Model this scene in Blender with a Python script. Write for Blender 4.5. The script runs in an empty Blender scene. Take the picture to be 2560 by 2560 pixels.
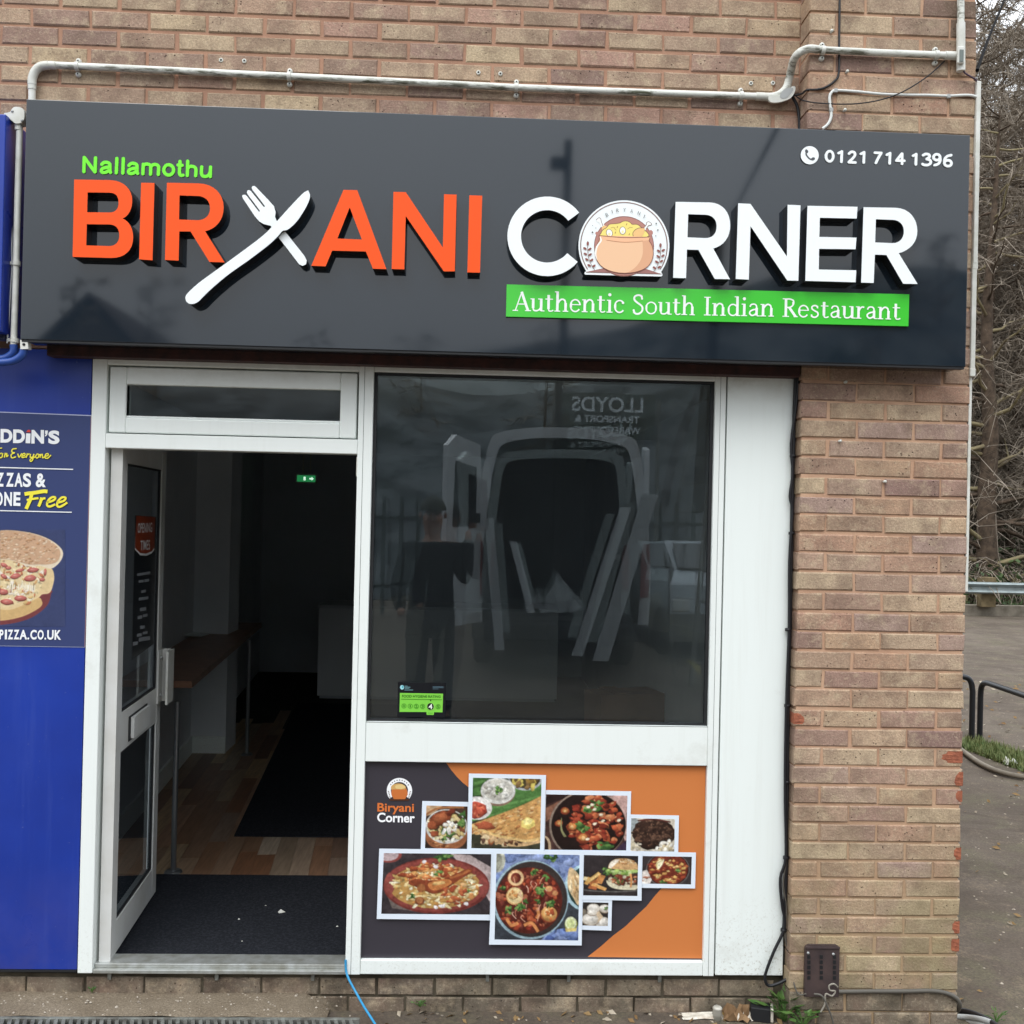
import bpy, bmesh, math, random
import numpy as np
from mathutils import Vector, Matrix
from mathutils.geometry import tessellate_polygon

S = bpy.context.scene
COL = S.collection
rnd = random.Random(7)
PI = math.pi

# ---------------------------------------------------------------- camera
F = 2560.0                       # focal length in photo pixels (photo is 2560 wide)
YAW, PITCH, ROLL, CD, CH = 0.04013193, 0.00617714, 0.02263077, 4.0512182, 1.861
cw = Vector((math.sin(YAW) * math.cos(PITCH), math.cos(YAW) * math.cos(PITCH), math.sin(PITCH)))
r0 = Vector((math.cos(YAW), -math.sin(YAW), 0))
u0 = r0.cross(cw)
cr = math.cos(ROLL) * r0 + math.sin(ROLL) * u0
cu = -math.sin(ROLL) * r0 + math.cos(ROLL) * u0
CAMP = Vector((0, -CD, CH))
cam = bpy.data.cameras.new('camera')
cam.lens = 36.0
cam.sensor_width = 36.0
cam.clip_start = 0.05
cam.clip_end = 600
camo = bpy.data.objects.new('camera', cam)
COL.objects.link(camo)
M = Matrix((cr, cu, -cw)).transposed().to_4x4()
M.translation = CAMP
camo.matrix_world = M
S.camera = camo

# ---------------------------------------------------------------- world: overcast daylight
SUN_ELEV, SUN_AZ = math.radians(52), math.radians(203)     # sun behind the camera, a little to the left
W = bpy.data.worlds.new('World')
S.world = W
W.use_nodes = True
nt = W.node_tree
nt.nodes.clear()
wo = nt.nodes.new('ShaderNodeOutputWorld')
bg = nt.nodes.new('ShaderNodeBackground')
sky = nt.nodes.new('ShaderNodeTexSky')
sky.sky_type = 'NISHITA'
sky.sun_disc = False
sky.sun_elevation = SUN_ELEV
sky.sun_rotation = SUN_AZ
sky.air_density = 1.0
sky.dust_density = 3.0
hs = nt.nodes.new('ShaderNodeHueSaturation')
hs.inputs['Saturation'].default_value = 0.25
tc = nt.nodes.new('ShaderNodeTexCoord')
sx = nt.nodes.new('ShaderNodeSeparateXYZ')
mr = nt.nodes.new('ShaderNodeMapRange')                    # cloud cover: brighter towards the zenith
mr.inputs['From Min'].default_value = 0.0
mr.inputs['From Max'].default_value = 0.8
mr.inputs['To Min'].default_value = 0.38
mr.inputs['To Max'].default_value = 2.1
cn = nt.nodes.new('ShaderNodeTexNoise')
cn.inputs['Scale'].default_value = 2.2
cn.inputs['Detail'].default_value = 6
cmr = nt.nodes.new('ShaderNodeMapRange')
cmr.inputs['To Min'].default_value = 0.86
cmr.inputs['To Max'].default_value = 1.14
mm = nt.nodes.new('ShaderNodeMath'); mm.operation = 'MULTIPLY'
cl = nt.nodes.new('ShaderNodeVectorMath'); cl.operation = 'SCALE'
cl.inputs[0].default_value = (11.4, 12.0, 12.6)
mx = nt.nodes.new('ShaderNodeMix'); mx.data_type = 'RGBA'
mx.inputs['Factor'].default_value = 0.85
L = nt.links.new
L(tc.outputs['Generated'], sx.inputs[0]); L(sx.outputs['Z'], mr.inputs['Value'])
L(tc.outputs['Generated'], cn.inputs['Vector']); L(cn.outputs['Fac'], cmr.inputs['Value'])
L(mr.outputs[0], mm.inputs[0]); L(cmr.outputs[0], mm.inputs[1]); L(mm.outputs[0], cl.inputs['Scale'])
L(sky.outputs[0], hs.inputs['Color']); L(hs.outputs[0], mx.inputs['A']); L(cl.outputs[0], mx.inputs['B'])
L(mx.outputs['Result'], bg.inputs['Color']); L(bg.outputs[0], wo.inputs[0])
bg.inputs['Strength'].default_value = 0.128
sun = bpy.data.lights.new('sun', 'SUN')
sun.energy = 1.05
sun.angle = math.radians(28)
sun.color = (1.0, 0.965, 0.92)
suno = bpy.data.objects.new('sun', sun)
COL.objects.link(suno)
sdir = Vector((math.sin(SUN_AZ) * math.cos(SUN_ELEV), math.cos(SUN_AZ) * math.cos(SUN_ELEV), math.sin(SUN_ELEV)))
suno.rotation_euler = sdir.to_track_quat('Z', 'Y').to_euler()
suno.location = (-3, -12, 14)
S.view_settings.view_transform = 'Standard'
S.view_settings.look = 'None'
S.view_settings.exposure = 0.0
S.view_settings.gamma = 1.0
S.view_settings.use_curve_mapping = False
S.cycles.max_bounces = 14
S.cycles.diffuse_bounces = 10
S.cycles.transparent_max_bounces = 16
S.cycles.use_denoising = True

# ---------------------------------------------------------------- helpers: measuring rays
def ray(px, py):
    return cw + cr * ((px - 1280) / F) - cu * ((py - 1280) / F)
def at(px, py, Y):
    d = ray(px, py)
    return CAMP + d * ((Y + CD) / d.y)
def atz(px, py, Z):
    d = ray(px, py)
    return CAMP + d * ((Z - CH) / d.z)
def onp(px, py, p, n):
    d = ray(px, py)
    return CAMP + d * ((p - CAMP).dot(n) / d.dot(n))

# ---------------------------------------------------------------- helpers: objects
WL = {}
def wl(o):
    return WL.get(o.name, Vector((0, 0, 0)))
def tag(o, label=None, cat=None, group=None, kind=None):
    if label: o['label'] = label
    if cat: o['category'] = cat
    if group: o['group'] = group
    if kind: o['kind'] = kind
    return o
def link(name, me, parent=None, loc=(0, 0, 0)):
    o = bpy.data.objects.new(name, me)
    COL.objects.link(o)
    o.location = loc
    WL[o.name] = Vector(loc)
    if parent:
        o.parent = parent
        o.matrix_parent_inverse = Matrix.Translation(-wl(parent))
    return o
def thing(name, label, cat, loc, group=None):
    o = bpy.data.objects.new(name, None)
    o.empty_display_size = 0.1
    COL.objects.link(o)
    o.location = loc
    WL[o.name] = Vector(loc)
    return tag(o, label, cat, group)
def copy_tree(o, parent=None):
    c = o.copy()
    COL.objects.link(c)
    WL[c.name] = wl(o).copy()
    if parent:
        c.parent = parent
        c.matrix_parent_inverse = o.matrix_parent_inverse.copy()
    for ch in list(o.children):
        copy_tree(ch, c)
    return c

class MB:
    def __init__(s):
        s.v = []; s.f = []; s.m = []; s.mats = []; s.sm = []
    def mi(s, m):
        if m not in s.mats: s.mats.append(m)
        return s.mats.index(m)
    def add(s, vs, fs, m, smooth=False):
        b = len(s.v); s.v += [tuple(v) for v in vs]; k = s.mi(m)
        for f in fs:
            s.f.append([b + i for i in f]); s.m.append(k); s.sm.append(smooth)
    def box(s, a, b, m, bev=0.0, rot=None, org=None):
        x0, y0, z0 = (min(a[i], b[i]) for i in range(3)); x1, y1, z1 = (max(a[i], b[i]) for i in range(3))
        if bev > 0:
            bm = bmesh.new()
            bmesh.ops.create_cube(bm, size=1.0, matrix=Matrix.Translation(((x0 + x1) / 2, (y0 + y1) / 2, (z0 + z1) / 2)) @ Matrix.Diagonal((x1 - x0, y1 - y0, z1 - z0, 1)))
            bmesh.ops.bevel(bm, geom=bm.edges[:] + bm.verts[:], offset=min(bev, 0.45 * min(x1 - x0, y1 - y0, z1 - z0)), segments=2, affect='EDGES', profile=0.5)
            bm.verts.index_update()
            vs = [v.co.copy() for v in bm.verts]; fs = [[v.index for v in f.verts] for f in bm.faces]
            bm.free()
        else:
            vs = [Vector(p) for p in ((x0, y0, z0), (x1, y0, z0), (x1, y1, z0), (x0, y1, z0), (x0, y0, z1), (x1, y0, z1), (x1, y1, z1), (x0, y1, z1))]
            fs = [(0, 3, 2, 1), (4, 5, 6, 7), (0, 1, 5, 4), (1, 2, 6, 5), (2, 3, 7, 6), (3, 0, 4, 7)]
        if rot is not None:
            o = Vector(org) if org is not None else Vector(((x0 + x1) / 2, (y0 + y1) / 2, (z0 + z1) / 2))
            vs = [rot @ (v - o) + o for v in vs]
        s.add(vs, fs, m)
        return s
    def hexa(s, p, m):          # 8 corners: 4 bottom ring, 4 top ring
        s.add(p, [(0, 3, 2, 1), (4, 5, 6, 7), (0, 1, 5, 4), (1, 2, 6, 5), (2, 3, 7, 6), (3, 0, 4, 7)], m)
        return s
    def quad(s, p, m):
        s.add(p, [(0, 1, 2, 3)], m)
        return s
    def tube(s, pts, r, m, n=10, caps=True, smooth=True):
        pts = [Vector(p) for p in pts]
        rs = r if isinstance(r, (list, tuple)) else [r] * len(pts)
        t0 = (pts[1] - pts[0]).normalized()
        up = Vector((0, 0, 1)) if abs(t0.z) < 0.9 else Vector((0, 1, 0))
        nx = t0.cross(up).normalized()
        vs = []; fs = []
        for i, p in enumerate(pts):
            a = pts[max(i - 1, 0)]; b = pts[min(i + 1, len(pts) - 1)]
            t = (b - a).normalized()
            nx = (nx - t * nx.dot(t)).normalized(); ny = t.cross(nx)
            for k in range(n):
                an = 2 * PI * k / n
                vs.append(p + (nx * math.cos(an) + ny * math.sin(an)) * rs[i])
        for i in range(len(pts) - 1):
            for k in range(n):
                a = i * n + k; b = i * n + (k + 1) % n
                fs.append((a, b, b + n, a + n))
        s.add(vs, fs, m, smooth)
        if caps:
            s.add(vs[:n], [list(range(n))[::-1]], m); s.add(vs[-n:], [list(range(n))], m)
        return s
    def prism(s, loops, back, mface, mside, backface=True):   # loops: lists of 3d points (front); back: offset vector
        loops = [[Vector(p) for p in l] for l in loops]
        flat = [p for l in loops for p in l]
        tri = tessellate_polygon([[Vector((p.x, p.z, 0)) for p in l] for l in loops])
        fs = []
        for t in tri:
            a, b, c = (flat[i] for i in t)
            nrm = (b - a).cross(c - a)
            fs.append(t if nrm.y < 0 else t[::-1])
        s.add(flat, fs, mface)
        if back is not None:
            bk = Vector(back)
            o = 0
            for l in loops:
                n = len(l)
                s.add(l + [p + bk for p in l], [(i, (i + 1) % n, (i + 1) % n + n, i + n) for i in range(n)], mside)
            if backface:
                s.add([p + bk for p in flat], [t[::-1] for t in fs], mside)
        return s
    def lathe(s, prof, c, m, n=16, axis='z', smooth=True):
        vs = []; fs = []
        for (r, h) in prof:
            for k in range(n):
                a = 2 * PI * k / n
                x, y, z = r * math.cos(a), r * math.sin(a), h
                if axis == 'y': x, y, z = x, h, y
                if axis == 'x': x, y, z = h, x, y
                vs.append(Vector((x, y, z)) + Vector(c))
        for i in range(len(prof) - 1):
            for k in range(n):
                a = i * n + k; b = i * n + (k + 1) % n
                fs.append((a, b, b + n, a + n))
        s.add(vs, fs, m, smooth)
        return s
    def build(s, name, parent=None, fixn=True):
        me = bpy.data.meshes.new(name)
        me.from_pydata(s.v, [], s.f)
        for m in s.mats: me.materials.append(m)
        me.polygons.foreach_set('material_index', s.m)
        me.polygons.foreach_set('use_smooth', s.sm)
        me.update()
        if fixn:
            bm = bmesh.new(); bm.from_mesh(me)
            bmesh.ops.recalc_face_normals(bm, faces=bm.faces[:])
            bm.to_mesh(me); bm.free()
        return link(name, me, parent)

def bez(p0, p1, p2, p3, n=8):
    out = []
    for i in range(1, n + 1):
        t = i / n; a = 1 - t
        out.append((a ** 3 * p0[0] + 3 * a * a * t * p1[0] + 3 * a * t * t * p2[0] + t ** 3 * p3[0],
                    a ** 3 * p0[1] + 3 * a * a * t * p1[1] + 3 * a * t * t * p2[1] + t ** 3 * p3[1]))
    return out
def path(items, n=8):           # items: (x,y) points or (c1x,c1y,c2x,c2y,x,y) curves
    out = []
    for it in items:
        if len(it) == 2: out.append(it)
        else: out += bez(out[-1], it[0:2], it[2:4], it[4:6], n)
    return out
def catmull(pts, n=6, closed=False):
    P = [tuple(p) for p in pts]; N = len(P); out = []
    rng = range(N if closed else N - 1)
    for i in rng:
        g = (lambda k: P[k % N]) if closed else (lambda k: P[min(max(k, 0), N - 1)])
        p0, p1, p2, p3 = g(i - 1), g(i), g(i + 1), g(i + 2)
        for j in range(n):
            t = j / n
            out.append(tuple(0.5 * (2 * b + (c - a) * t + (2 * a - 5 * b + 4 * c - d) * t * t + (3 * b - a - 3 * c + d) * t ** 3) for a, b, c, d in zip(p0, p1, p2, p3)))
    if not closed: out.append(P[-1])
    return out

# ---------------------------------------------------------------- materials
def lin(h):
    if not isinstance(h, str): return tuple(h) + ((1,) if len(h) == 3 else ())
    c = [int(h[i:i + 2], 16) / 255 for i in (0, 2, 4)]
    return tuple((x / 12.92 if x < 0.04045 else ((x + 0.055) / 1.055) ** 2.4) for x in c) + (1,)
class NT:
    def __init__(s, name):
        s.mat = bpy.data.materials.new(name); s.mat.use_nodes = True
        s.t = s.mat.node_tree; s.t.nodes.clear()
        s.out = s.n('ShaderNodeOutputMaterial'); s.b = s.n('ShaderNodeBsdfPrincipled')
        s.l(s.b.outputs[0], s.out.inputs[0])
        s.geo = s.n('ShaderNodeNewGeometry'); s.pos = s.geo.outputs['Position']
    def n(s, t): return s.t.nodes.new(t)
    def l(s, a, b): s.t.links.new(a, b)
    def noise(s, scale, detail=4, rough=0.6, vec=None, dist=0.0):
        n = s.n('ShaderNodeTexNoise'); n.inputs['Scale'].default_value = scale; n.inputs['Detail'].default_value = detail
        n.inputs['Roughness'].default_value = rough; n.inputs['Distortion'].default_value = dist
        s.l(vec or s.pos, n.inputs['Vector']); return n.outputs['Fac']
    def ramp(s, fac, stops, const=False):
        r = s.n('ShaderNodeValToRGB'); e = r.color_ramp.elements
        if const: r.color_ramp.interpolation = 'CONSTANT'
        while len(e) < len(stops): e.new(0.5)
        for i, (p, c) in enumerate(stops):
            e[i].position = p; e[i].color = lin(c)
        s.l(fac, r.inputs['Fac']); return r.outputs['Color']
    def mr(s, fac, a, b, c=0.0, d=1.0, smooth=False):
        r = s.n('ShaderNodeMapRange'); r.clamp = True
        if smooth: r.interpolation_type = 'SMOOTHSTEP'
        for k, v in zip(('From Min', 'From Max', 'To Min', 'To Max'), (a, b, c, d)): r.inputs[k].default_value = v
        s.l(fac, r.inputs['Value']); return r.outputs[0]
    def mix(s, fac, a, b, mode='MIX'):
        m = s.n('ShaderNodeMix'); m.data_type = 'RGBA'; m.blend_type = mode
        for k, v in (('Factor', fac), ('A', a), ('B', b)):
            i = m.inputs[k] if k != 'Factor' else m.inputs[0]
            if k == 'A': i = m.inputs[6]
            if k == 'B': i = m.inputs[7]
            if hasattr(v, 'is_linked'): s.l(v, i)
            elif isinstance(v, (int, float)): i.default_value = v
            else: i.default_value = lin(v)
        return m.outputs[2]
    def math(s, op, a, b=0.0):
        m = s.n('ShaderNodeMath'); m.operation = op
        for i, v in enumerate((a, b)):
            if hasattr(v, 'is_linked'): s.l(v, m.inputs[i])
            else: m.inputs[i].default_value = v
        return m.outputs[0]
    def sep(s):
        x = s.n('ShaderNodeSeparateXYZ'); s.l(s.pos, x.inputs[0]); return x.outputs
    def bump(s, h, strength=0.3, dist=0.01):
        b = s.n('ShaderNodeBump'); b.inputs['Strength'].default_value = strength; b.inputs['Distance'].default_value = dist
        s.l(h, b.inputs['Height']); s.l(b.outputs[0], s.b.inputs['Normal'])
    def set(s, **k):
        for a, v in k.items():
            i = s.b.inputs[{'col': 'Base Color', 'rough': 'Roughness', 'metal': 'Metallic', 'spec': 'Specular IOR Level', 'coat': 'Coat Weight', 'emit': 'Emission Color', 'estr': 'Emission Strength', 'sss': 'Subsurface Weight', 'trans': 'Transmission Weight'}[a]]
            if hasattr(v, 'is_linked'): s.l(v, i)
            elif isinstance(v, (int, float)): i.default_value = v
            else: i.default_value = lin(v)
        return s
def mat(name, col, rough=0.5, spec=0.5, metal=0.0, col2=None, vs=6.0, lo=0.35, hi=0.65, bump=0.0, bs=80.0, coat=0.0, dirt=None, ds=3.0, dlo=.55, dhi=.8):
    m = NT(name)
    c = col
    if col2 is not None: c = m.mix(m.mr(m.noise(vs, 5), lo, hi), col, col2)
    if dirt is not None: c = m.mix(m.mr(m.noise(ds, 8, .7), dlo, dhi), c, dirt)
    m.set(col=c, rough=rough, spec=spec, metal=metal, coat=coat)
    if bump: m.bump(m.noise(bs, 4), bump, 0.004)
    return m.mat

# white painted aluminium with faint grime
def frame_white(name, base, dirt, lo=.58, hi=.85, foot=.5):
    m = NT(name); z = m.sep()[2]
    g = m.mr(m.noise(3.0, 8, .7), lo, hi)
    low = m.math('MULTIPLY', m.mr(z, 0.45, 0.0), m.mr(m.noise(110, 4, .7), .54, .70))
    mp = m.n('ShaderNodeMapping'); mp.inputs['Scale'].default_value = (26, 26, .9); m.l(m.pos, mp.inputs['Vector'])
    stk = m.math('MULTIPLY', m.mr(m.noise(1.0, 6, .7, mp.outputs[0]), .52, .8), .22)
    g = m.math('MAXIMUM', g, stk)
    f = m.math('MAXIMUM', m.math('MULTIPLY', g, .62), m.math('MULTIPLY', low, foot))
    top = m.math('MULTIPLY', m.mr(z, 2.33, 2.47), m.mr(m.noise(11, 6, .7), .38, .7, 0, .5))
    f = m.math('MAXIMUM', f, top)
    m.set(col=m.mix(f, base, dirt), rough=0.38, spec=0.4)
    m.bump(m.noise(9, 2), .04, .01)
    return m.mat
WHITE = frame_white('white_frame_paint', 'e9eeeb', 'b9b8ac')
WHITEP = frame_white('white_panel_paint', 'eaf0ed', 'a9a394', .62, .9, .95)
WHITEDOOR = mat('door_paint', 'd3d4d2', .35, col2='c7c6c1', vs=5)
BLACKTRIM = mat('black_gasket', '16171a', .6)
ALU = mat('brushed_sill_metal', 'b9bcba', .38, metal=.55, col2='9a9a92', vs=20)
DARKTIMBER = mat('dark_timber', '2a1c1c', .8, col2='4a2a26', vs=18, bump=.3)

def brick_mat(name, tones, algae=0.0, grime=0.0):
    m = NT(name); oi = m.n('ShaderNodeObjectInfo'); x, y, z = m.sep()
    add = m.n('ShaderNodeVectorMath'); add.operation = 'ADD'
    sc = m.n('ShaderNodeVectorMath'); sc.operation = 'SCALE'; sc.inputs['Scale'].default_value = 37.0
    cmb = m.n('ShaderNodeCombineXYZ'); m.l(oi.outputs['Random'], cmb.inputs[0]); m.l(oi.outputs['Random'], cmb.inputs[1])
    m.l(cmb.outputs[0], sc.inputs[0]); m.l(m.pos, add.inputs[0]); m.l(sc.outputs[0], add.inputs[1]); v = add.outputs[0]
    n = len(tones)
    base = m.ramp(oi.outputs['Random'], [((i + .5) / n, t) for i, t in enumerate(tones)])
    c = m.mix(m.mr(m.noise(7, 5, .65, v), .44, .66, 0, .62), base, '745f52')            # darker kiln patches
    c = m.mix(m.mr(m.noise(13, 6, .7, v), .5, .68, 0, .55), c, 'd8c4a4')
    c = m.mix(m.mr(m.noise(4.2, 3, .5, v), .55, .68, 0, .4), c, '93786a')               # pale bloom
    c = m.mix(m.mr(m.noise(160, 4, .7, v), .36, .6, 0, .42), c, '6f5d50', )               # grain
    c = m.mix(m.mr(m.noise(95, 3, .7, v), .56, .72, 0, .35), c, 'd6c4ac')
    vo = m.n('ShaderNodeTexVoronoi'); vo.inputs['Scale'].default_value = 55; m.l(v, vo.inputs['Vector'])
    pit = m.math('MULTIPLY', m.mr(vo.outputs['Distance'], .16, .09), m.mr(m.noise(9, 2, .5, v), .52, .62))
    c = m.mix(pit, c, '2e211c')
    if algae:
        a = m.math('MULTIPLY', m.mr(z, .95, .1), m.mr(m.noise(4.5, 5, .6), .36, .6))
        c = m.mix(m.math('MULTIPLY', a, algae), c, '8f8862')
        a2 = m.math('MULTIPLY', m.mr(z, .12, -.02), .6); c = m.mix(a2, c, '7a7360')
        t = m.math('MULTIPLY', m.mr(x, 1.6, 1.95), m.math('MULTIPLY', m.mr(z, 3.2, 3.75), m.mr(m.noise(6, 4), .42, .62)))
        c = m.mix(m.math('MULTIPLY', t, .6), c, '4c4a34')
    if grime:
        c = m.mix(m.math('MULTIPLY', m.mr(m.noise(5, 7, .7), .42, .62), grime), c, '2c2821')
    m.set(col=c, rough=.9, spec=.2)
    h = m.math('ADD', m.noise(110, 5, .7, v), m.math('MULTIPLY', pit, -2.0))
    m.bump(h, .8, .005)
    return m.mat
TONES = ['bda68c', 'ae8f80', 'cbb496', 'a3857a', 'b9a287', '957b72', 'd2bd9b', 'b3917f', 'bfa78e', '8a7069', 'c8af90', 'ba9585']
BRICK = brick_mat('facing_brick', TONES)
BRICKP = brick_mat('pier_brick', ['c3a88c', 'b59384', 'cdb698', 'a8887c', 'bda286', '997c74', 'd2bc9c', 'b8917d', 'c3a486', '8e736c', 'c8ac8c', 'b1978b'], algae=.6)
BRICKL = brick_mat('plinth_brick', ['8f8573', '857b6c', '988c78', '7b7266', '8a806e'], grime=.6)
CHIP = mat('broken_red_brick', 'a8674e', .95, .15, col2='8a5442', vs=50, bump=.9, bs=90)
def mortar_mat(name, a, b, dark):
    m = NT(name); z = m.sep()[2]
    c = m.mix(m.mr(m.noise(6, 5), .35, .65), a, b)
    c = m.mix(m.mr(m.noise(3, 6, .7), .55, .75, 0, .5), c, dark)
    c = m.mix(m.mr(z, 1.0, .2, 0, .75), c, 'a08c6e')
    m.set(col=c, rough=.95, spec=.1); m.bump(m.noise(130, 4), .5, .004); return m.mat
MORTAR = mortar_mat('pink_mortar', 'b48d76', 'a27d69', '7d6354')
MORTARP = mortar_mat('pier_mortar', 'c5a287', 'b48f77', '8f7360')
MORTARL = mat('plinth_mortar', '5e574a', .95, .1, col2='3b352c', vs=8, bump=.5)

def gloss_black(name, col, spec):
    m = NT(name)
    m.set(col=col, rough=m.mr(m.noise(2.0, 3), .3, .7, .035, .06), spec=spec)
    m.bump(m.noise(.9, 1), .012, .05)
    return m.mat
SIGNBLK = gloss_black('gloss_black_composite', '19222b', .8)
def plastic(name, col, rough=.25, spec=.5): return mat(name, col, rough, spec)
ORANGE = plastic('orange_acrylic', 'f8571a', .4, .25)
WACR = plastic('white_acrylic', 'f0f5f6', .25)
LSIDE = mat('letter_return_black', '1b1416', .35)
LSIDE2 = mat('letter_return_dark', '181b20', .3)
GREEN = plastic('green_acrylic', '44c83a', .12)
LIME = plastic('lime_acrylic', '74f029', .3)
LIMES = plastic('lime_edge', '2a8a18', .4)
WCABLE = mat('white_cable', 'd9dbd7', .45)
BCABLE = mat('black_cable', '15151a', .5)
GCABLE = mat('grey_cable', '57534c', .6)
def conduit_mat():
    m = NT('weathered_white_conduit')
    st = m.n('ShaderNodeMapping'); st.inputs['Scale'].default_value = (7, 40, 40); m.l(m.pos, st.inputs['Vector'])
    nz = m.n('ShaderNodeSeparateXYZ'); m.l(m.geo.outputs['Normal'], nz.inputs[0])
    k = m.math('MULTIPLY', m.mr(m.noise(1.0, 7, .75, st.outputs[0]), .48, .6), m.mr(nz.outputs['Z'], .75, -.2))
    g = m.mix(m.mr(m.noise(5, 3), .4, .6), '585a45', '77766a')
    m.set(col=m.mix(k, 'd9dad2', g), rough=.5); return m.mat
CONDUIT = conduit_mat()
WPLAST = mat('white_plastic', 'dcdcd6', .4, col2='c8c8be', vs=15)
GREYPLAST = mat('grey_plastic', 'a5a7a6', .45)
def blue_mat():
    m = NT('blue_cladding'); z = m.sep()[2]
    mp = m.n('ShaderNodeMapping'); mp.inputs['Scale'].default_value = (14, 14, .8); m.l(m.pos, mp.inputs['Vector'])
    c = m.mix(m.mr(m.noise(1.3, 5), .35, .65), '1a3a9e', '163089')
    c = m.mix(m.mr(m.noise(1.0, 6, .7, mp.outputs[0]), .5, .78, 0, .45), c, '3a50a4')
    c = m.mix(m.math('MULTIPLY', m.mr(z, .5, .05), m.mr(m.noise(3.5, 6, .7), .35, .7, 0, .6)), c, '4d4a86')
    c = m.mix(m.mr(m.noise(60, 4, .7), .68, .78, 0, .5), c, '8a90b4')
    m.set(col=c, rough=m.mr(m.noise(4, 4), .3, .7, .25, .42), spec=.5); m.bump(m.noise(1.6, 2), .05, .03); return m.mat
BLUE = blue_mat()
BLUEPIPE = mat('blue_painted_pipe', '1b2140', .4)
BLUEELB = mat('blue_elbow', '24468f', .35)
def concrete():
    m = NT('concrete_apron')
    c = m.mix(m.mr(m.noise(5, 6), .35, .68), '8f8270', '786b5a')
    c = m.mix(m.mr(m.noise(130, 4, .7), .4, .62, 0, .6), c, '574e44')
    vo = m.n('ShaderNodeTexVoronoi'); vo.inputs['Scale'].default_value = 60; m.l(m.pos, vo.inputs['Vector'])
    k = m.math('MULTIPLY', m.mr(vo.outputs['Distance'], .28, .18), m.mr(m.noise(21, 2), .55, .62))
    c = m.mix(k, c, 'b3a898')
    m.set(col=c, rough=.95, spec=.15); m.bump(m.noise(120, 6, .7), .8, .006); return m.mat
CONC = concrete()
def asphalt(name, a, b):
    m = NT(name)
    c = m.mix(m.mr(m.noise(1.1, 7, .65), .38, .64), a, b)
    c = m.mix(m.mr(m.noise(.8, 8, .75, dist=.6), .46, .6, 0, .75), c, '4b4037')
    c = m.mix(m.mr(m.noise(2.6, 8, .75, dist=.4), .5, .64, 0, .6), c, '6b6650')
    c = m.mix(m.mr(m.noise(5.5, 8, .8), .54, .68, 0, .6), c, '8a7a68')
    c = m.mix(m.mr(m.noise(70, 4, .75), .38, .62, 0, .6), c, '413c37')
    vo = m.n('ShaderNodeTexVoronoi'); vo.inputs['Scale'].default_value = 26; m.l(m.pos, vo.inputs['Vector'])
    k = m.math('MULTIPLY', m.mr(vo.outputs['Distance'], .2, .12), m.mr(m.noise(7, 3), .56, .64))
    c = m.mix(k, c, 'b0a595')
    m.set(col=c, rough=.9, spec=.25); m.bump(m.noise(90, 6, .7), .7, .006); return m.mat
ASPH = asphalt('worn_asphalt', '5a4f44', '70655a')
PAVE = asphalt('dirty_pavement', '6d6154', '5a5047')
IRON = mat('galvanised_grating', '83857f', .6, metal=.3, col2='5c5a54', vs=25)
DARKHOLE = mat('drain_dark', '0c0c0c', .9)

def glass(name, tint, refl, dust=.018):  # dust: weight of an added pale film that imitates a hazy veil
    m = NT(name); m.t.nodes.remove(m.b)
    fr = m.n('ShaderNodeFresnel'); fr.inputs['IOR'].default_value = 1.5
    fac = m.math('MULTIPLY', fr.outputs[0], refl)
    tr = m.n('ShaderNodeBsdfTransparent'); tr.inputs['Color'].default_value = lin(tint)
    gl = m.n('ShaderNodeBsdfGlossy'); gl.inputs['Roughness'].default_value = 0.0; gl.inputs['Color'].default_value = (.86, .94, 1, 1)
    df = m.n('ShaderNodeBsdfDiffuse'); df.inputs['Color'].default_value = lin('c4d4e4')     # pale blue haze painted over the glass to lift its dark tones
    dm = m.n('ShaderNodeMixShader'); m.l(m.mr(m.noise(3, 6, .7), .3, .7, dust * .7, dust * 1.3), dm.inputs[0]); m.l(tr.outputs[0], dm.inputs[1]); m.l(df.outputs[0], dm.inputs[2])
    mxs = m.n('ShaderNodeMixShader'); m.l(fac, mxs.inputs[0]); m.l(dm.outputs[0], mxs.inputs[1]); m.l(gl.outputs[0], mxs.inputs[2])
    m.l(mxs.outputs[0], m.out.inputs[0]); return m.mat
GLASS = glass('window_glass', 'eef4f2', 2.0, .008)
GLASS2 = glass('inner_window_glass', 'f0f4f2', 1.5, .004)
DGLASS = glass('door_glass', 'e4eaec', .7, .03)
def ink_mat():
    m = NT('print_ink'); a = m.n('ShaderNodeAttribute'); a.attribute_name = 'ink'
    c = m.mix(m.mr(m.noise(170, 4, .7), .35, .68, 0, .22), a.outputs['Color'], '2a1408')
    m.set(col=c, rough=.35, spec=.35); return m.mat
def flatink_mat():
    m = NT('flat_print'); a = m.n('ShaderNodeAttribute'); a.attribute_name = 'ink'
    m.set(col=a.outputs['Color'], rough=.3, spec=.4); return m.mat
INK = ink_mat(); FINK = flatink_mat()

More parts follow.
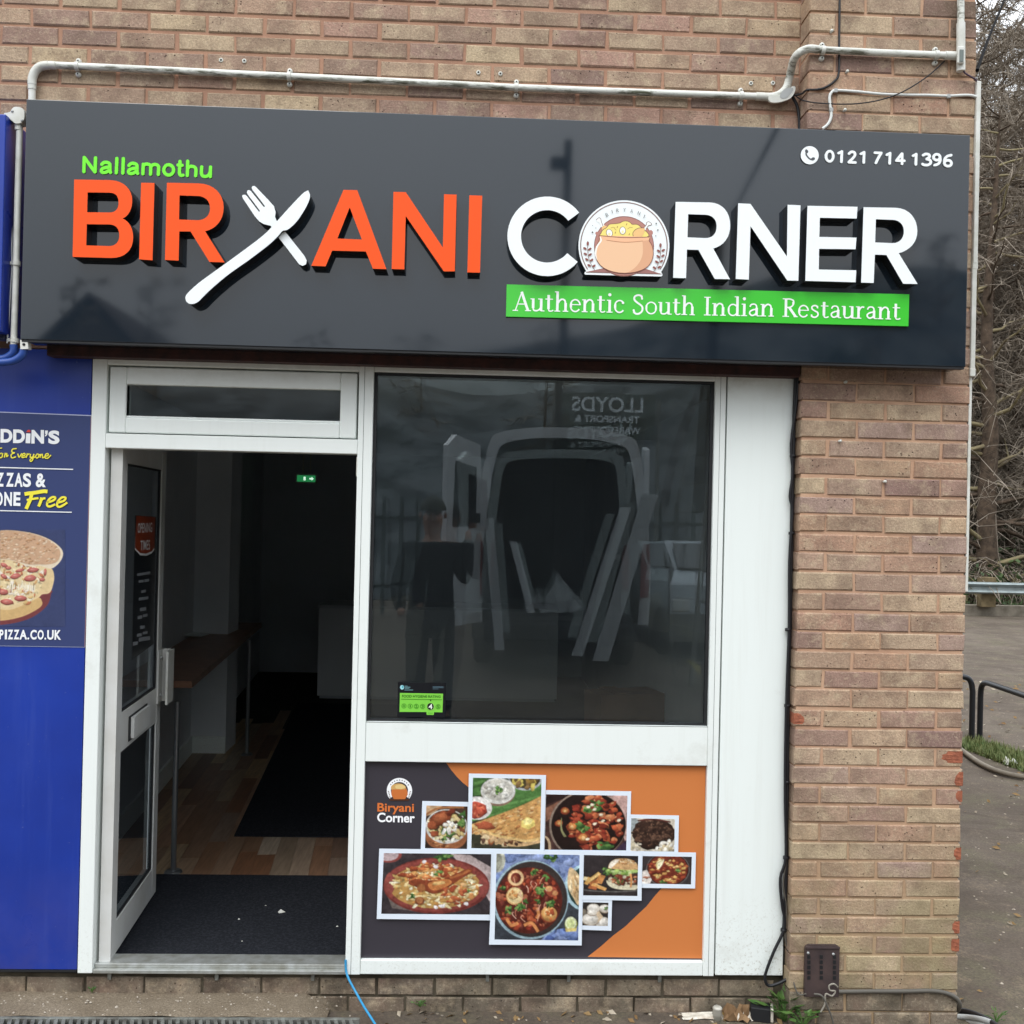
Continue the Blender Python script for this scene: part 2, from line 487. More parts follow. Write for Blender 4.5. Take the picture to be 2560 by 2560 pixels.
# ---------------------------------------------------------------- lettering and print
def text_geo(s, bold=0.0, spacing=1.0, shear=0.0, depth=0.0):
    cu_ = bpy.data.curves.new('lettering', 'FONT')
    cu_.body = s; cu_.offset = bold; cu_.space_character = spacing; cu_.shear = shear; cu_.extrude = 1.0 if depth else 0.0
    cu_.resolution_u = 5
    o = bpy.data.objects.new('lettering_tmp', cu_); COL.objects.link(o)
    me = bpy.data.meshes.new_from_object(o.evaluated_get(bpy.context.evaluated_depsgraph_get()))
    vs = [v.co.copy() for v in me.vertices]; fs = [list(p.vertices) for p in me.polygons]
    bpy.data.objects.remove(o); bpy.data.curves.remove(cu_); bpy.data.meshes.remove(me)
    return vs, fs
def quadmap(q):
    (ax, ay), (bx, by), (cx, cy), (dx, dy) = q          # TL TR BR BL in photo pixels
    def f(u, v):
        return ((1 - u) * (1 - v) * ax + u * (1 - v) * bx + u * v * cx + (1 - u) * v * dx,
                (1 - u) * (1 - v) * ay + u * (1 - v) * by + u * v * cy + (1 - u) * v * dy)
    return f
def text_px(mb, s, q, Y, m, bold=0.0, depth=0.0, spacing=1.0, shear=0.0, pt=None, ink=None):
    vs, fs = text_geo(s, bold, spacing, shear, depth)
    x0 = min(v.x for v in vs); x1 = max(v.x for v in vs); y0 = min(v.y for v in vs); y1 = max(v.y for v in vs)
    f = quadmap(q); out = []
    for v in vs:
        px, py = f((v.x - x0) / (x1 - x0), (y1 - v.y) / (y1 - y0))
        p = pt(px, py) if pt else at(px, py, Y)
        if depth: p = p + Vector((0, (1 - v.z) / 2 * depth, 0))
        out.append(p)
    mb.add(out, fs, m)

class Print:                     # flat printed artwork: polygons with their own ink colour, stacked a hair apart
    def __init__(s, pt, step=0.00006, nrm=(0, -1, 0)):
        s.clip = None
        s.pt = pt; s.v = []; s.f = []; s.c = []; s.k = 0; s.step = step; s.n = Vector(nrm)
    def cut(s, P):               # keep a polygon inside the picture's edges
        x0, y0, x1, y1 = s.clip
        for ax, lim, sg in ((0, x0, 1), (0, x1, -1), (1, y0, 1), (1, y1, -1)):
            out = []
            for i in range(len(P)):
                a, b = P[i - 1], P[i]; da, db = (a[ax] - lim) * sg, (b[ax] - lim) * sg
                if (da >= 0) != (db >= 0):
                    t = da / (da - db); out.append((a[0] + (b[0] - a[0]) * t, a[1] + (b[1] - a[1]) * t))
                if db >= 0: out.append(b)
            P = out
            if not P: break
        return P
    def poly(s, pts, col):
        if s.clip:
            pts = s.cut([tuple(p) for p in pts])
            if len(pts) < 3: return
        b = len(s.v); s.k += 1
        off = s.n * (s.step * s.k)
        P = [Vector(s.pt(x, y)) + off for x, y in pts]
        s.v += P
        for t in tessellate_polygon([[Vector((x, -y, 0)) for x, y in pts]]):
            s.f.append([b + i for i in t]); s.c.append(lin(col))
    def tris(s, vs, fs, col):
        if s.clip and any(not (s.clip[0] <= x <= s.clip[2] and s.clip[1] <= y <= s.clip[3]) for x, y in vs):
            nv = []; nf = []
            for f in fs:
                P = s.cut([tuple(vs[i]) for i in f])
                if len(P) >= 3: nf.append(list(range(len(nv), len(nv) + len(P)))); nv += P
            vs, fs = nv, nf
        b = len(s.v); s.k += 1
        off = s.n * (s.step * s.k)
        s.v += [Vector(s.pt(x, y)) + off for x, y in vs]
        for f in fs: s.f.append([b + i for i in f]); s.c.append(lin(col))
    def ell(s, cx, cy, rx, ry, col, n=20, rot=0.0, jit=0.0, a0=0.0, a1=2 * PI):
        pts = []
        full = abs(a1 - a0 - 2 * PI) < 1e-6
        for i in range(n if full else n + 1):
            a = a0 + (a1 - a0) * i / n; k = 1 + rnd.uniform(-jit, jit)
            x, y = rx * math.cos(a) * k, ry * math.sin(a) * k
            pts.append((cx + x * math.cos(rot) - y * math.sin(rot), cy + x * math.sin(rot) + y * math.cos(rot)))
        s.poly(pts, col)
    def ring(s, cx, cy, r1, r2, col, a0=0.0, a1=2 * PI, n=40, sq=1.0):
        vs = []; fs = []
        for i in range(n + 1):
            a = a0 + (a1 - a0) * i / n
            vs += [(cx + r1 * math.cos(a), cy + r1 * sq * math.sin(a)), (cx + r2 * math.cos(a), cy + r2 * sq * math.sin(a))]
            if i: fs.append((2 * i - 2, 2 * i - 1, 2 * i + 1, 2 * i))
        s.tris(vs, fs, col)
    def stroke(s, pts, w, col, smooth=True, taper=False):
        if smooth and len(pts) > 2: pts = catmull(pts, 5)
        vs = []; fs = []; N = len(pts)
        for i, p in enumerate(pts):
            a = pts[max(i - 1, 0)]; b = pts[min(i + 1, N - 1)]
            dx, dy = b[0] - a[0], b[1] - a[1]; l = math.hypot(dx, dy) or 1
            ww = (w[0] + (w[1] - w[0]) * i / (N - 1)) if isinstance(w, tuple) else w
            nx, ny = -dy / l * ww / 2, dx / l * ww / 2
            vs += [(p[0] + nx, p[1] + ny), (p[0] - nx, p[1] - ny)]
            if i: fs.append((2 * i - 2, 2 * i - 1, 2 * i + 1, 2 * i))
        s.tris(vs, fs, col)
    def text(s, t, q, col, bold=0.0, shear=0.0, spacing=1.0):
        vs, fs = text_geo(t, bold, spacing, shear)
        x0 = min(v.x for v in vs); x1 = max(v.x for v in vs); y0 = min(v.y for v in vs); y1 = max(v.y for v in vs)
        f = quadmap(q)
        s.tris([f((v.x - x0) / (x1 - x0), (y1 - v.y) / (y1 - y0)) for v in vs], fs, col)
    def scatter(s, n, cx, cy, rx, ry, r, cols, asp=(1, 1.8), jit=.25, hi=None):
        for i in range(n):
            a = rnd.uniform(0, 2 * PI); q = math.sqrt(rnd.random())
            x, y = cx + rx * q * math.cos(a), cy + ry * q * math.sin(a)
            rr = rnd.uniform(*r); k = rnd.uniform(*asp); ro = rnd.uniform(0, PI)
            c = rnd.choice(cols)
            s.ell(x, y, rr * k, rr, c, 9, ro, jit)
            if hi and rnd.random() < .6: s.ell(x - rr * .2, y - rr * .3, rr * .45 * k, rr * .3, rnd.choice(hi), 7, ro, jit)
    def build(s, name, parent, m):
        me = bpy.data.meshes.new(name)
        me.from_pydata([tuple(p) for p in s.v], [], s.f)
        me.materials.append(m)
        ca = me.color_attributes.new('ink', 'FLOAT_COLOR', 'CORNER')
        i = 0
        for f, c in zip(s.f, s.c):
            for _ in f:
                ca.data[i].color = c; i += 1
        me.update()
        return link(name, me, parent)

class Raster:                    # a printed photograph: colours worked out on a small grid, softened, then laid out as a fine coloured mesh
    def __init__(s, w, h, box=(0, 0, 1, 1), bg='000000', ss=3):
        s.w, s.h, s.ss, s.box = w, h, ss, box
        s.a = np.zeros((h * ss, w * ss, 3)); s.a[:] = lin(bg)[:3]
        s.g = np.random.default_rng(w * 7 + h)
    def fill(s, pts, col, shade=0.0):
        x0, y0, x1, y1 = s.box; H, W = s.a.shape[:2]
        P = np.array([((x - x0) / (x1 - x0) * W - .5, (y - y0) / (y1 - y0) * H - .5) for x, y in pts])
        ax, ay = np.floor(P.min(0)).astype(int); bx, by = np.ceil(P.max(0)).astype(int) + 1
        ax, ay, bx, by = max(ax, 0), max(ay, 0), min(bx, W), min(by, H)
        if ax >= bx or ay >= by: return
        X, Y = np.meshgrid(np.arange(ax, bx), np.arange(ay, by))
        ins = np.zeros(X.shape, bool)
        for i in range(len(P)):
            (xa, ya), (xb, yb) = P[i - 1], P[i]
            if ya == yb: continue
            c = ((ya > Y) != (yb > Y)) & (X < (xb - xa) * (Y - ya) / (yb - ya) + xa)
            ins ^= c
        c = np.array(lin(col)[:3])
        if shade:
            v = (Y - (P[:, 1].min() + P[:, 1].max()) / 2) / max(1e-6, (P[:, 1].max() - P[:, 1].min()) / 2)
            u = (X - (P[:, 0].min() + P[:, 0].max()) / 2) / max(1e-6, (P[:, 0].max() - P[:, 0].min()) / 2)
            k = 1 - shade * (v * .8 + u * .3) - shade * .5 * (u * u + v * v)
            s.a[ay:by, ax:bx][ins] = (c[None] * np.clip(k, .25, 1.8)[ins][:, None])
        else:
            s.a[ay:by, ax:bx][ins] = c
    def poly(s, pts, col): s.fill(pts, col)
    def ell(s, cx, cy, rx, ry, col, n=20, rot=0.0, jit=0.0):
        pts = []
        for i in range(n):
            a = 2 * PI * i / n; k = 1 + rnd.uniform(-jit, jit); x, y = rx * math.cos(a) * k, ry * math.sin(a) * k
            pts.append((cx + x * math.cos(rot) - y * math.sin(rot), cy + x * math.sin(rot) + y * math.cos(rot)))
        s.fill(pts, col, .45 if jit else .12)
    def stroke(s, pts, w, col, smooth=True):
        if smooth and len(pts) > 2: pts = catmull(pts, 5)
        N = len(pts); Lf, Rt = [], []
        for i, p in enumerate(pts):
            a = pts[max(i - 1, 0)]; b = pts[min(i + 1, N - 1)]; dx, dy = b[0] - a[0], b[1] - a[1]; l = math.hypot(dx, dy) or 1
            ww = (w[0] + (w[1] - w[0]) * i / (N - 1)) if isinstance(w, tuple) else w
            Lf.append((p[0] - dy / l * ww / 2, p[1] + dx / l * ww / 2)); Rt.append((p[0] + dy / l * ww / 2, p[1] - dx / l * ww / 2))
        for i in range(N - 1): s.fill([Lf[i], Lf[i + 1], Rt[i + 1], Rt[i]], col)
    scatter = Print.scatter
    def finish(s, soft=.5, grain=.15):
        def blur(a, sg):
            r = int(sg * 3 + 1); k = np.exp(-.5 * (np.arange(-r, r + 1) / sg) ** 2); k /= k.sum()
            for ax in (0, 1):
                p = np.pad(a, [(r, r) if i == ax else (0, 0) for i in range(a.ndim)], mode='edge')
                a = sum(k[j] * np.take(p, np.arange(j, j + a.shape[ax]), axis=ax) for j in range(2 * r + 1))
            return a
        H, W = s.a.shape[:2]
        n = np.zeros((H, W))
        for sg, am in ((1.3, 1.0), (3.5, 1.2), (10, 1.0)):
            q = blur(s.g.standard_normal((H, W)), sg * s.ss / 2); n += am * q / q.std()
        lum = blur(s.a.mean(2), 1.2 * s.ss)                       # soft relief from the picture's own edges
        gy, gx = np.gradient(lum)
        a = s.a * np.clip(1 + grain * n[..., None] / 1.6 - 2.2 * (gy + .4 * gx)[..., None] / (lum[..., None] + .08), .45, 1.7)
        a = blur(a, soft * s.ss)
        a = (a * .82 + a.mean(2, keepdims=True) * .14) * .95
        return np.clip(a.reshape(s.h, s.ss, s.w, s.ss, 3).mean((1, 3)), 0, 1)
    def build(s, name, parent, m, pt, **kw):
        a = s.finish(**kw); h, w = s.h, s.w; x0, y0, x1, y1 = s.box
        vs = [tuple(pt(x0 + (x1 - x0) * i / (w - 1), y0 + (y1 - y0) * j / (h - 1))) for j in range(h) for i in range(w)]
        fs = [(j * w + i, (j + 1) * w + i, (j + 1) * w + i + 1, j * w + i + 1) for j in range(h - 1) for i in range(w - 1)]
        me = bpy.data.meshes.new(name); me.from_pydata(vs, [], fs); me.materials.append(m)
        ca = me.color_attributes.new('ink', 'FLOAT_COLOR', 'POINT')
        ca.data.foreach_set('color', np.concatenate([a.reshape(-1, 3), np.ones((h * w, 1))], 1).ravel().astype(np.float32))
        me.update()
        return link(name, me, parent)

# ================================================================ MASONRY
bld = thing('shop_building', 'weathered brown brick building front with pink mortar joints around the black shop sign', 'building', (0, 0, 0))
MBK = Vector((0, 0, 0))
def brick_meshes(L_, H_, D_, m, n=5, chip=None):
    out = []
    for k in range(n):
        j = lambda a=.0022: rnd.uniform(-a, a)
        e = .0045
        x0, x1, z0, z1 = -L_ / 2 + j(), L_ / 2 + j(), -H_ / 2 + j(), H_ / 2 + j()
        o = [Vector((x0 + j(), e, z0 + j())), Vector((x1 + j(), e, z0 + j())), Vector((x1 + j(), e, z1 + j())), Vector((x0 + j(), e, z1 + j()))]
        i = [Vector((x0 + e, j(.0012), z0 + e)), Vector((x1 - e, j(.0012), z0 + e)), Vector((x1 - e, j(.0012), z1 - e)), Vector((x0 + e, j(.0012), z1 - e))]
        bk = [Vector((p.x, D_, p.z)) for p in o]
        mb = MB()
        mb.add(i + o + bk, [(0, 1, 2, 3)] + [(4 + a, 4 + (a + 1) % 4, (a + 1) % 4, a) for a in range(4)] + [(8 + a, 8 + (a + 1) % 4, 4 + (a + 1) % 4, 4 + a) for a in range(4)], m)
        if chip:                                    # broken-off arris: ragged red facets standing in place of the corner
            a_, w_ = chip
            sgn = 1 if a_ > 0 else -1
            xe = x1 if sgn > 0 else x0
            hh = z1 - z0; nn = 9
            lo_, hi_ = sorted((rnd.uniform(0, .25), rnd.uniform(.75, 1)))
            zs = [z0 + hh * (lo_ + (hi_ - lo_) * q / nn) for q in range(nn + 1)]
            A = [Vector((xe + sgn * .0018, -.0012, z)) for z in zs]
            k0_, k1_ = rnd.uniform(.25, 1.0), rnd.uniform(.25, 1.0)
            ed = [min(1, k0_ + (k1_ - k0_) * q / nn + .35 * math.sin(PI * q / nn) + rnd.uniform(-.07, .07)) for q in range(nn + 1)]
            B = [Vector((xe - sgn * w_ * .5 * ed[q], -.0028 + rnd.uniform(-.001, .001), zs[q])) for q in range(nn + 1)]
            C = [Vector((xe - sgn * w_ * ed[q], -.0008, zs[q])) for q in range(nn + 1)]
            D = [Vector((xe + sgn * .0022, .05, z)) for z in zs]
            R_ = D + A + B + C; m_ = nn + 1
            mb.add(R_, [(a * m_ + q, a * m_ + q + 1, (a + 1) * m_ + q + 1, (a + 1) * m_ + q) for a in range(3) for q in range(nn)], CHIP)
        me = bpy.data.meshes.new('brick')
        me.from_pydata(mb.v, [], mb.f)
        for q in mb.mats: me.materials.append(q)
        me.polygons.foreach_set('material_index', mb.m)
        bm = bmesh.new(); bm.from_mesh(me); bmesh.ops.recalc_face_normals(bm, faces=bm.faces[:]); bm.to_mesh(me); bm.free()
        out.append(me)
    return out
def lay(parent, meshes, x, y, z):
    return link('brick', rnd.choice(meshes), parent, (x, y + rnd.uniform(-.0015, .0015), z))

PX0, PX1, PY = at(2000, 1180, -.11).x, at(2420, 1180, -.11).x, -.11
# upper wall, face at Y = 0
uw = MB()
uw.box((-4.2, .0055, 2.482), (1.30, .25, 5.2), MORTAR)
wall = uw.build('brick_wall', bld)
F215 = brick_meshes(.214, .0645, .09, BRICK, 7)
ZA = 3.775                                        # middle of the course that shows whole across the photo
XA = at(77.9, 36.2, 0).x - .0
for c in range(-5, 4):
    off = 0 if c % 2 == 0 else .1125
    z = ZA + c * .0752
    k = 0
    x = XA - 2 * .2255 + off
    while x < PX0:
        w = .2255
        if x + w > PX0 - .002:                    # last brick is cut against the pier
            w = PX0 + .006 - x
        if w > .06:
            b = lay(wall, F215, x + w / 2, 0, z)
            if abs(w - .2255) > .01: b.scale.x = (w - .0105) / .214
        x += .2255

# pier, face at Y = -.11
pm = MB()
pm.box((PX0 + .006, PY + .0055, -.3), (PX1 - .006, .55, 5.2), MORTARP)
pier = pm.build('brick_pier', bld)
beds = [-69, -18, 32.5, 83.7, 133, 182.8, 230.6, 280] + [280 + 675 / 14 * i for i in range(1, 14)] + \
       [955.4, 1003.6, 1050, 1096.6, 1143, 1191.3, 1239.4, 1286, 1332.5, 1382, 1430, 1480, 1529.7, 1579.5, 1626, 1674, 1722, 1772, 1820, 1868, 1915.8, 1964.6, 2012.7,
        2057.7, 2105, 2151.7, 2196.3, 2243.8, 2290.3, 2336.9, 2386, 2430.9, 2477, 2529.4, 2582, 2634]
bz = [at(2090, y, PY).z for y in beds]
PW = PX1 - PX0
S3 = brick_meshes((PW - .02) / 3, .0635, .11, BRICKP, 6)
HD = brick_meshes((PW - .02) / 6 - .005, .0635, .11, BRICKP, 4)
S3C = brick_meshes((PW - .02) / 3, .0635, .11, BRICKP, 2, (1, .032))
HDC = brick_meshes((PW - .02) / 6 - .005, .0635, .11, BRICKP, 2, (1, .03))
HDCC = brick_meshes((PW - .02) / 6 - .005, .0635, .11, BRICKP, 1, (1, .085))
HDL = brick_meshes((PW - .02) / 6 - .005, .0635, .11, BRICKP, 1, (-1, .04))
PL3 = brick_meshes((PW - .02) / 3, .068, .11, BRICKL, 4)
PLH = brick_meshes((PW - .02) / 6 - .005, .068, .11, BRICKL, 3)
BH = (PW + .01) / 3
yc = lambda i: (beds[i] + beds[i + 1]) / 2
for i in range(len(bz) - 1):
    z = (bz[i] + bz[i + 1]) / 2; h = bz[i] - bz[i + 1]; y = yc(i)
    plinth = y > 2477
    stretcher = (i % 2 == 1)
    if stretcher:
        spans = [(PX0 + BH * k, BH, 's') for k in range(3)]
    else:
        spans = [(PX0, BH / 2, 'h'), (PX0 + BH / 2, BH, 's'), (PX0 + 1.5 * BH, BH, 's'), (PX0 + 2.5 * BH, BH / 2, 'h')]
    for q, (x, w, t) in enumerate(spans):
        ms = (PL3 if t == 's' else PLH) if plinth else (S3 if t == 's' else HD)
        last = q == len(spans) - 1
        if last and any(abs(y - v) < 24 for v in (1943, 1990, 2125, 2315, 2362)): ms = S3C if t == 's' else HDC
        if last and t == 'h' and abs(y - 1892) < 24: ms = HDCC
        if q == 0 and t == 'h' and abs(y - 1797) < 26: ms = HDL
        dz = .0 if not plinth else 0
        b = lay(pier, ms, x + (w - .01) / 2, PY - (.004 if plinth else 0), z)
        b.scale.z = (h - .0095) / (.068 if plinth else .0635)
# mossy ledge where the pier meets the ground is left to the material

# plinth under the shopfront, face at Y = -.02
lm = MB()
lm.box((-4.2, -.012, -.35), (PX0 + .01, .24, .062), MORTARL)
plinth = lm.build('brick_plinth', bld)
L215 = brick_meshes(.215, .066, .09, BRICKL, 6)
ztop = .058
for c in range(3):
    x = -2.35 + (.1125 if c % 2 else 0)
    z = ztop - .004 - c * .073 - .036
    while x < PX0 - .1:
        if not (c > 0 and x + .225 < -.55):
            w = min(.225, PX0 - .005 - x)
            b = lay(plinth, L215, x + w / 2, -.02, z)
            if w < .22: b.scale.x = (w - .01) / .215
        x += .225
# the building runs on: side wall, roof line and interior shell are separate boxes behind the face
sm_ = MB()
sm_.box((PX1 - .12, .45, -.3), (PX1 - .005, 9.3, 5.2), BRICK)
sm_.build('side_wall', bld)
rm = MB(); rm.box((-4.2, .0, 5.2), (PX1 + .1, 9.4, 5.35), DARKTIMBER); rm.build('roof', bld)

# ================================================================ SHOP SIGN
YS = -.25
SX0, SX1 = at(58, 560, YS).x, at(2420, 620, YS).x
SZ0, SZ1 = at(1230, 883, YS).z, at(1230, 292, YS).z
sign = thing('shop_sign', 'long glossy black fascia sign with raised orange and white letters above the door', 'shop sign', ((SX0 + SX1) / 2, -.115, SZ0))
mb = MB()
mb.box((SX0, YS, SZ0), (SX1, -.116, SZ1), SIGNBLK, bev=.0025)
mb.build('sign_panel', sign)
mb = MB()                                          # folded lower lip and timber batten behind it
mb.box((SX0 + .04, -.112, SZ0 - .035), (PX0 - .01, -.02, SZ0 + .03), DARKTIMBER)
mb.build('timber_batten', sign)
mb = MB(); mb.box((SX0 + .004, YS + .003, SZ0 - .008), (SX1 - .004, YS + .03, SZ0 - .0005), BLACKTRIM); mb.build('lower_trim', sign)

YL = YS - .052
def zoomA(l): return [(160 + x / 3.01875, 360 + y / 3.01875) for x, y in l]
def zoomB(l): return [(760 + x / 3.01875, 420 + y / 3.01875) for x, y in l]
def zoomD(l): return [(1660 + x / 2.76, 460 + y / 2.76) for x, y in l]
def letter(loops, face, side, name='letter', y=None, back=None):
    mb = MB()
    y = YL if y is None else y
    mb.prism([[at(px, py, y) for px, py in l] for l in loops], (0, (YS - y) if back is None else back, 0), face, side, backface=False)
    return mb.build(name, sign, fixn=False)
def fixl(o):
    bm = bmesh.new(); bm.from_mesh(o.data); bmesh.ops.remove_doubles(bm, verts=bm.verts[:], dist=1e-6)
    bmesh.ops.recalc_face_normals(bm, faces=bm.faces[:]); bm.to_mesh(o.data); bm.free()
B_ = [path([(77, 268), (345, 272), (450, 275, 515, 340, 515, 425), (515, 490, 490, 540, 443, 562), (495, 585, 522, 640, 522, 705), (522, 800, 460, 860, 360, 860), (65, 852)]),
      path([(178, 365), (345, 367), (390, 368, 412, 395, 412, 440), (412, 490, 390, 517, 340, 517), (175, 515)]),
      path([(172, 605), (345, 607), (392, 609, 417, 640, 417, 688), (417, 740, 390, 770, 340, 770), (168, 765)])]
I_ = [[(582, 292), (683, 294), (668, 878), (567, 870)]]
R_ = [path([(777, 292), (1015, 297), (1130, 300, 1205, 375, 1205, 480), (1205, 570, 1150, 640, 1065, 658), (1212, 893), (1098, 890), (955, 660), (870, 660), (865, 880), (762, 875)]),
      path([(872, 388), (1010, 392), (1065, 394, 1102, 430, 1102, 485), (1102, 545, 1060, 575, 1005, 575), (868, 570)])]
A_ = [[(298, 165), (402, 167), (622, 763), (520, 760), (467, 630), (213, 623), (163, 742), (55, 738)], [(345, 297), (437, 540), (252, 532)]]
N_ = [[(675, 180), (768, 182), (1048, 600), (1057, 198), (1152, 201), (1138, 780), (1055, 780), (768, 362), (757, 765), (662, 762)]]
I2 = [[(1248, 206), (1345, 209), (1328, 790), (1233, 788)]]
for l, z in ((B_, zoomA), (I_, zoomA), (R_, zoomA), (A_, zoomB), (N_, zoomB), (I2, zoomB)):
    letter([z(k) for k in l], ORANGE, LSIDE)
cc = (1368, 590.8)
C_ = [[(cc[0] + 99.5 * math.cos(a), cc[1] - 99.5 * math.sin(a)) for a in [math.radians(36.5 + i * (360 - 36.5 - 40) / 40) for i in range(41)]] +
      [(cc[0] + 65.5 * math.cos(a), cc[1] - 65.5 * math.sin(a)) for a in [math.radians(320.0 - i * (360 - 36.5 - 40) / 40) for i in range(41)]]]
R3 = [path([(80, 123), (315, 127), (405, 130, 457, 195, 457, 285), (457, 365, 415, 425, 340, 445), (455, 657), (350, 655), (238, 455), (158, 452), (152, 650), (63, 647)]),
      path([(167, 208), (285, 212), (335, 214, 363, 245, 363, 290), (363, 345, 335, 373, 285, 373), (162, 368)])]
N3 = [[(512, 133), (597, 137), (848, 500), (853, 143), (942, 147), (927, 668), (850, 665), (597, 290), (585, 660), (495, 655)]]
E3 = [[(990, 150), (1335, 157), (1330, 238), (1075, 233), (1072, 365), (1328, 370), (1322, 450), (1070, 447), (1068, 590), (1327, 595), (1322, 678), (975, 668)]]
R4 = [path([(1377, 160), (1600, 164), (1690, 167, 1748, 235, 1748, 325), (1748, 400, 1700, 455, 1620, 478), (1750, 690), (1650, 688), (1535, 490), (1455, 487), (1447, 683), (1360, 680)]),
      path([(1462, 243), (1580, 247), (1628, 249, 1655, 285, 1655, 325), (1655, 375, 1628, 408, 1575, 408), (1457, 403)])]
letter(C_, WACR, LSIDE2)
for l in (R3, N3, E3, R4):
    letter([zoomD(k) for k in l], WACR, LSIDE2)
fork = [(1343, 392), (1352, 383), (1368, 383), (1380, 393), (1470, 510), (1478, 510), (1476, 500), (1386, 380), (1380, 365), (1385, 350), (1398, 347), (1410, 355), (1508, 475), (1516, 474), (1514, 465), (1422, 345), (1416, 330), (1423, 317), (1438, 316), (1452, 328), (1545, 425), (1585, 470), (1597, 515), (1593, 550), (1605, 580), (1660, 650), (1815, 845), (1832, 880), (1826, 908), (1800, 920), (1775, 908), (1600, 680), (1560, 617), (1510, 605), (1475, 585), (1440, 545), (1390, 470), (1350, 410)]
letter([zoomA(fork)], WACR, LSIDE2, 'fork', y=YS - .045)
knife = [(1843, 350)] + catmull([(1843, 350), (1857, 395), (1830, 470), (1760, 580), (1690, 645), (1650, 655), (1610, 700), (1540, 765), (1400, 872), (1250, 978), (1140, 1068), (1065, 1138), (1010, 1192), (960, 1208), (925, 1190), (917, 1150), (950, 1108), (1020, 1046), (1100, 987), (1300, 843), (1500, 692), (1600, 590), (1700, 480), (1800, 375), (1843, 350)], 4)[1:-1]
letter([zoomA(knife)], WACR, LSIDE2, 'knife', y=YS - .062)
# small raised lettering
def raised(name, strokes, w, zf, y, m, side):       # one letter: round-ended strokes standing proud of the sign
    mb = MB()
    for k_, st in enumerate(strokes):
        yy = y - .00008 * k_
        if st[0] == 'o':
            _, cx, cy, rx, ry = st
            loops = [[(cx + (rx + sg * w / 2) * math.cos(2 * PI * i / 28), cy + (ry + sg * w / 2) * math.sin(2 * PI * i / 28)) for i in range(28)] for sg in (1, -1)]
        else:
            p = catmull(st, 5) if len(st) > 2 else list(st)
            Lf, Rt = [], []
            for i in range(len(p)):
                a, b = p[max(i - 1, 0)], p[min(i + 1, len(p) - 1)]; dx, dy = b[0] - a[0], b[1] - a[1]; l = math.hypot(dx, dy)
                Lf.append((p[i][0] - dy / l * w / 2, p[i][1] + dx / l * w / 2)); Rt.append((p[i][0] + dy / l * w / 2, p[i][1] - dx / l * w / 2))
            def cap(c, d0, d1):
                an = math.atan2(d1[1] - d0[1], d1[0] - d0[0])
                return [(c[0] + w / 2 * math.cos(an + PI / 2 - PI * i / 7), c[1] + w / 2 * math.sin(an + PI / 2 - PI * i / 7)) for i in range(1, 7)]
            ce, cs = cap(p[-1], p[-2], p[-1]), cap(p[0], p[1], p[0])
            rim = Lf + ce + Rt[::-1] + cs; n_ = len(p)
            V = [at(*zf(x_, y_), yy) for x_, y_ in rim]; N_ = len(V)
            fs = [(i, i + 1, n_ + len(ce) + n_ - 2 - i, n_ + len(ce) + n_ - 1 - i) for i in range(n_ - 1)]
            fs += [tuple(range(n_ - 1, n_ + len(ce) + 1)), tuple(range(N_ - len(cs) - 1, N_)) + (0,)]
            mb.add(V, fs, m)
            mb.add(V + [q_ + Vector((0, YS - yy - .0003, 0)) for q_ in V], [(i, (i + 1) % N_, (i + 1) % N_ + N_, i + N_) for i in range(N_)], side)
            continue
        mb.prism([[at(*zf(x_, y_), yy) for x_, y_ in l] for l in loops], (0, YS - yy - .0003, 0), m, side, backface=False)
    return mb.build(name, sign, fixn=False)
zN = lambda x, y: (180 + x / 5.084, 370 + y / 5.084)
sa = lambda dx, dy: [[(378 + dx, 208 + dy), (402 + dx, 186 + dy), (440 + dx, 182 + dy), (474 + dx, 197 + dy), (481 + dx, 232 + dy), (481 + dx, 290 + dy), (489 + dx, 310 + dy)], [(478 + dx, 242 + dy), (420 + dx, 249 + dy), (380 + dx, 266 + dy), (374 + dx, 298 + dy), (397 + dx, 311 + dy), (435 + dx, 306 + dy), (476 + dx, 278 + dy)]]
for st in ([[(155, 120), (150, 300)], [(158, 122), (289, 303)], [(298, 124), (292, 303)]], sa(0, 0), [[(570, 132), (562, 316)]], [[(652, 134), (645, 318)]], sa(345, 13),
           [[(905, 207), (900, 328)], [(903, 232), (930, 207), (965, 205), (990, 217), (1000, 242), (997, 332)], [(1001, 242), (1030, 212), (1070, 211), (1094, 226), (1100, 252), (1096, 336)]], [('o', 1228, 278, 62, 66)],
           [[(1372, 170), (1368, 250), (1365, 318), (1380, 346), (1410, 345)], [(1347, 216), (1400, 219)]], [[(1470, 167), (1465, 350)], [(1467, 264), (1500, 234), (1540, 236), (1567, 252), (1575, 282), (1571, 352)]],
           [[(1648, 240), (1645, 318), (1660, 353), (1700, 361), (1735, 344), (1755, 308)], [(1760, 242), (1756, 363)]]):
    raised('letter', st, 41, zN, YS - .004, LIME, LIME)
zP = lambda x, y: (1960 + x / 4.2, 340 + y / 4.2)
one = lambda x, y: [[(x, y), (x - 4, y + 108)], [(x - 33, y + 17), (x - 3, y + 2)]]
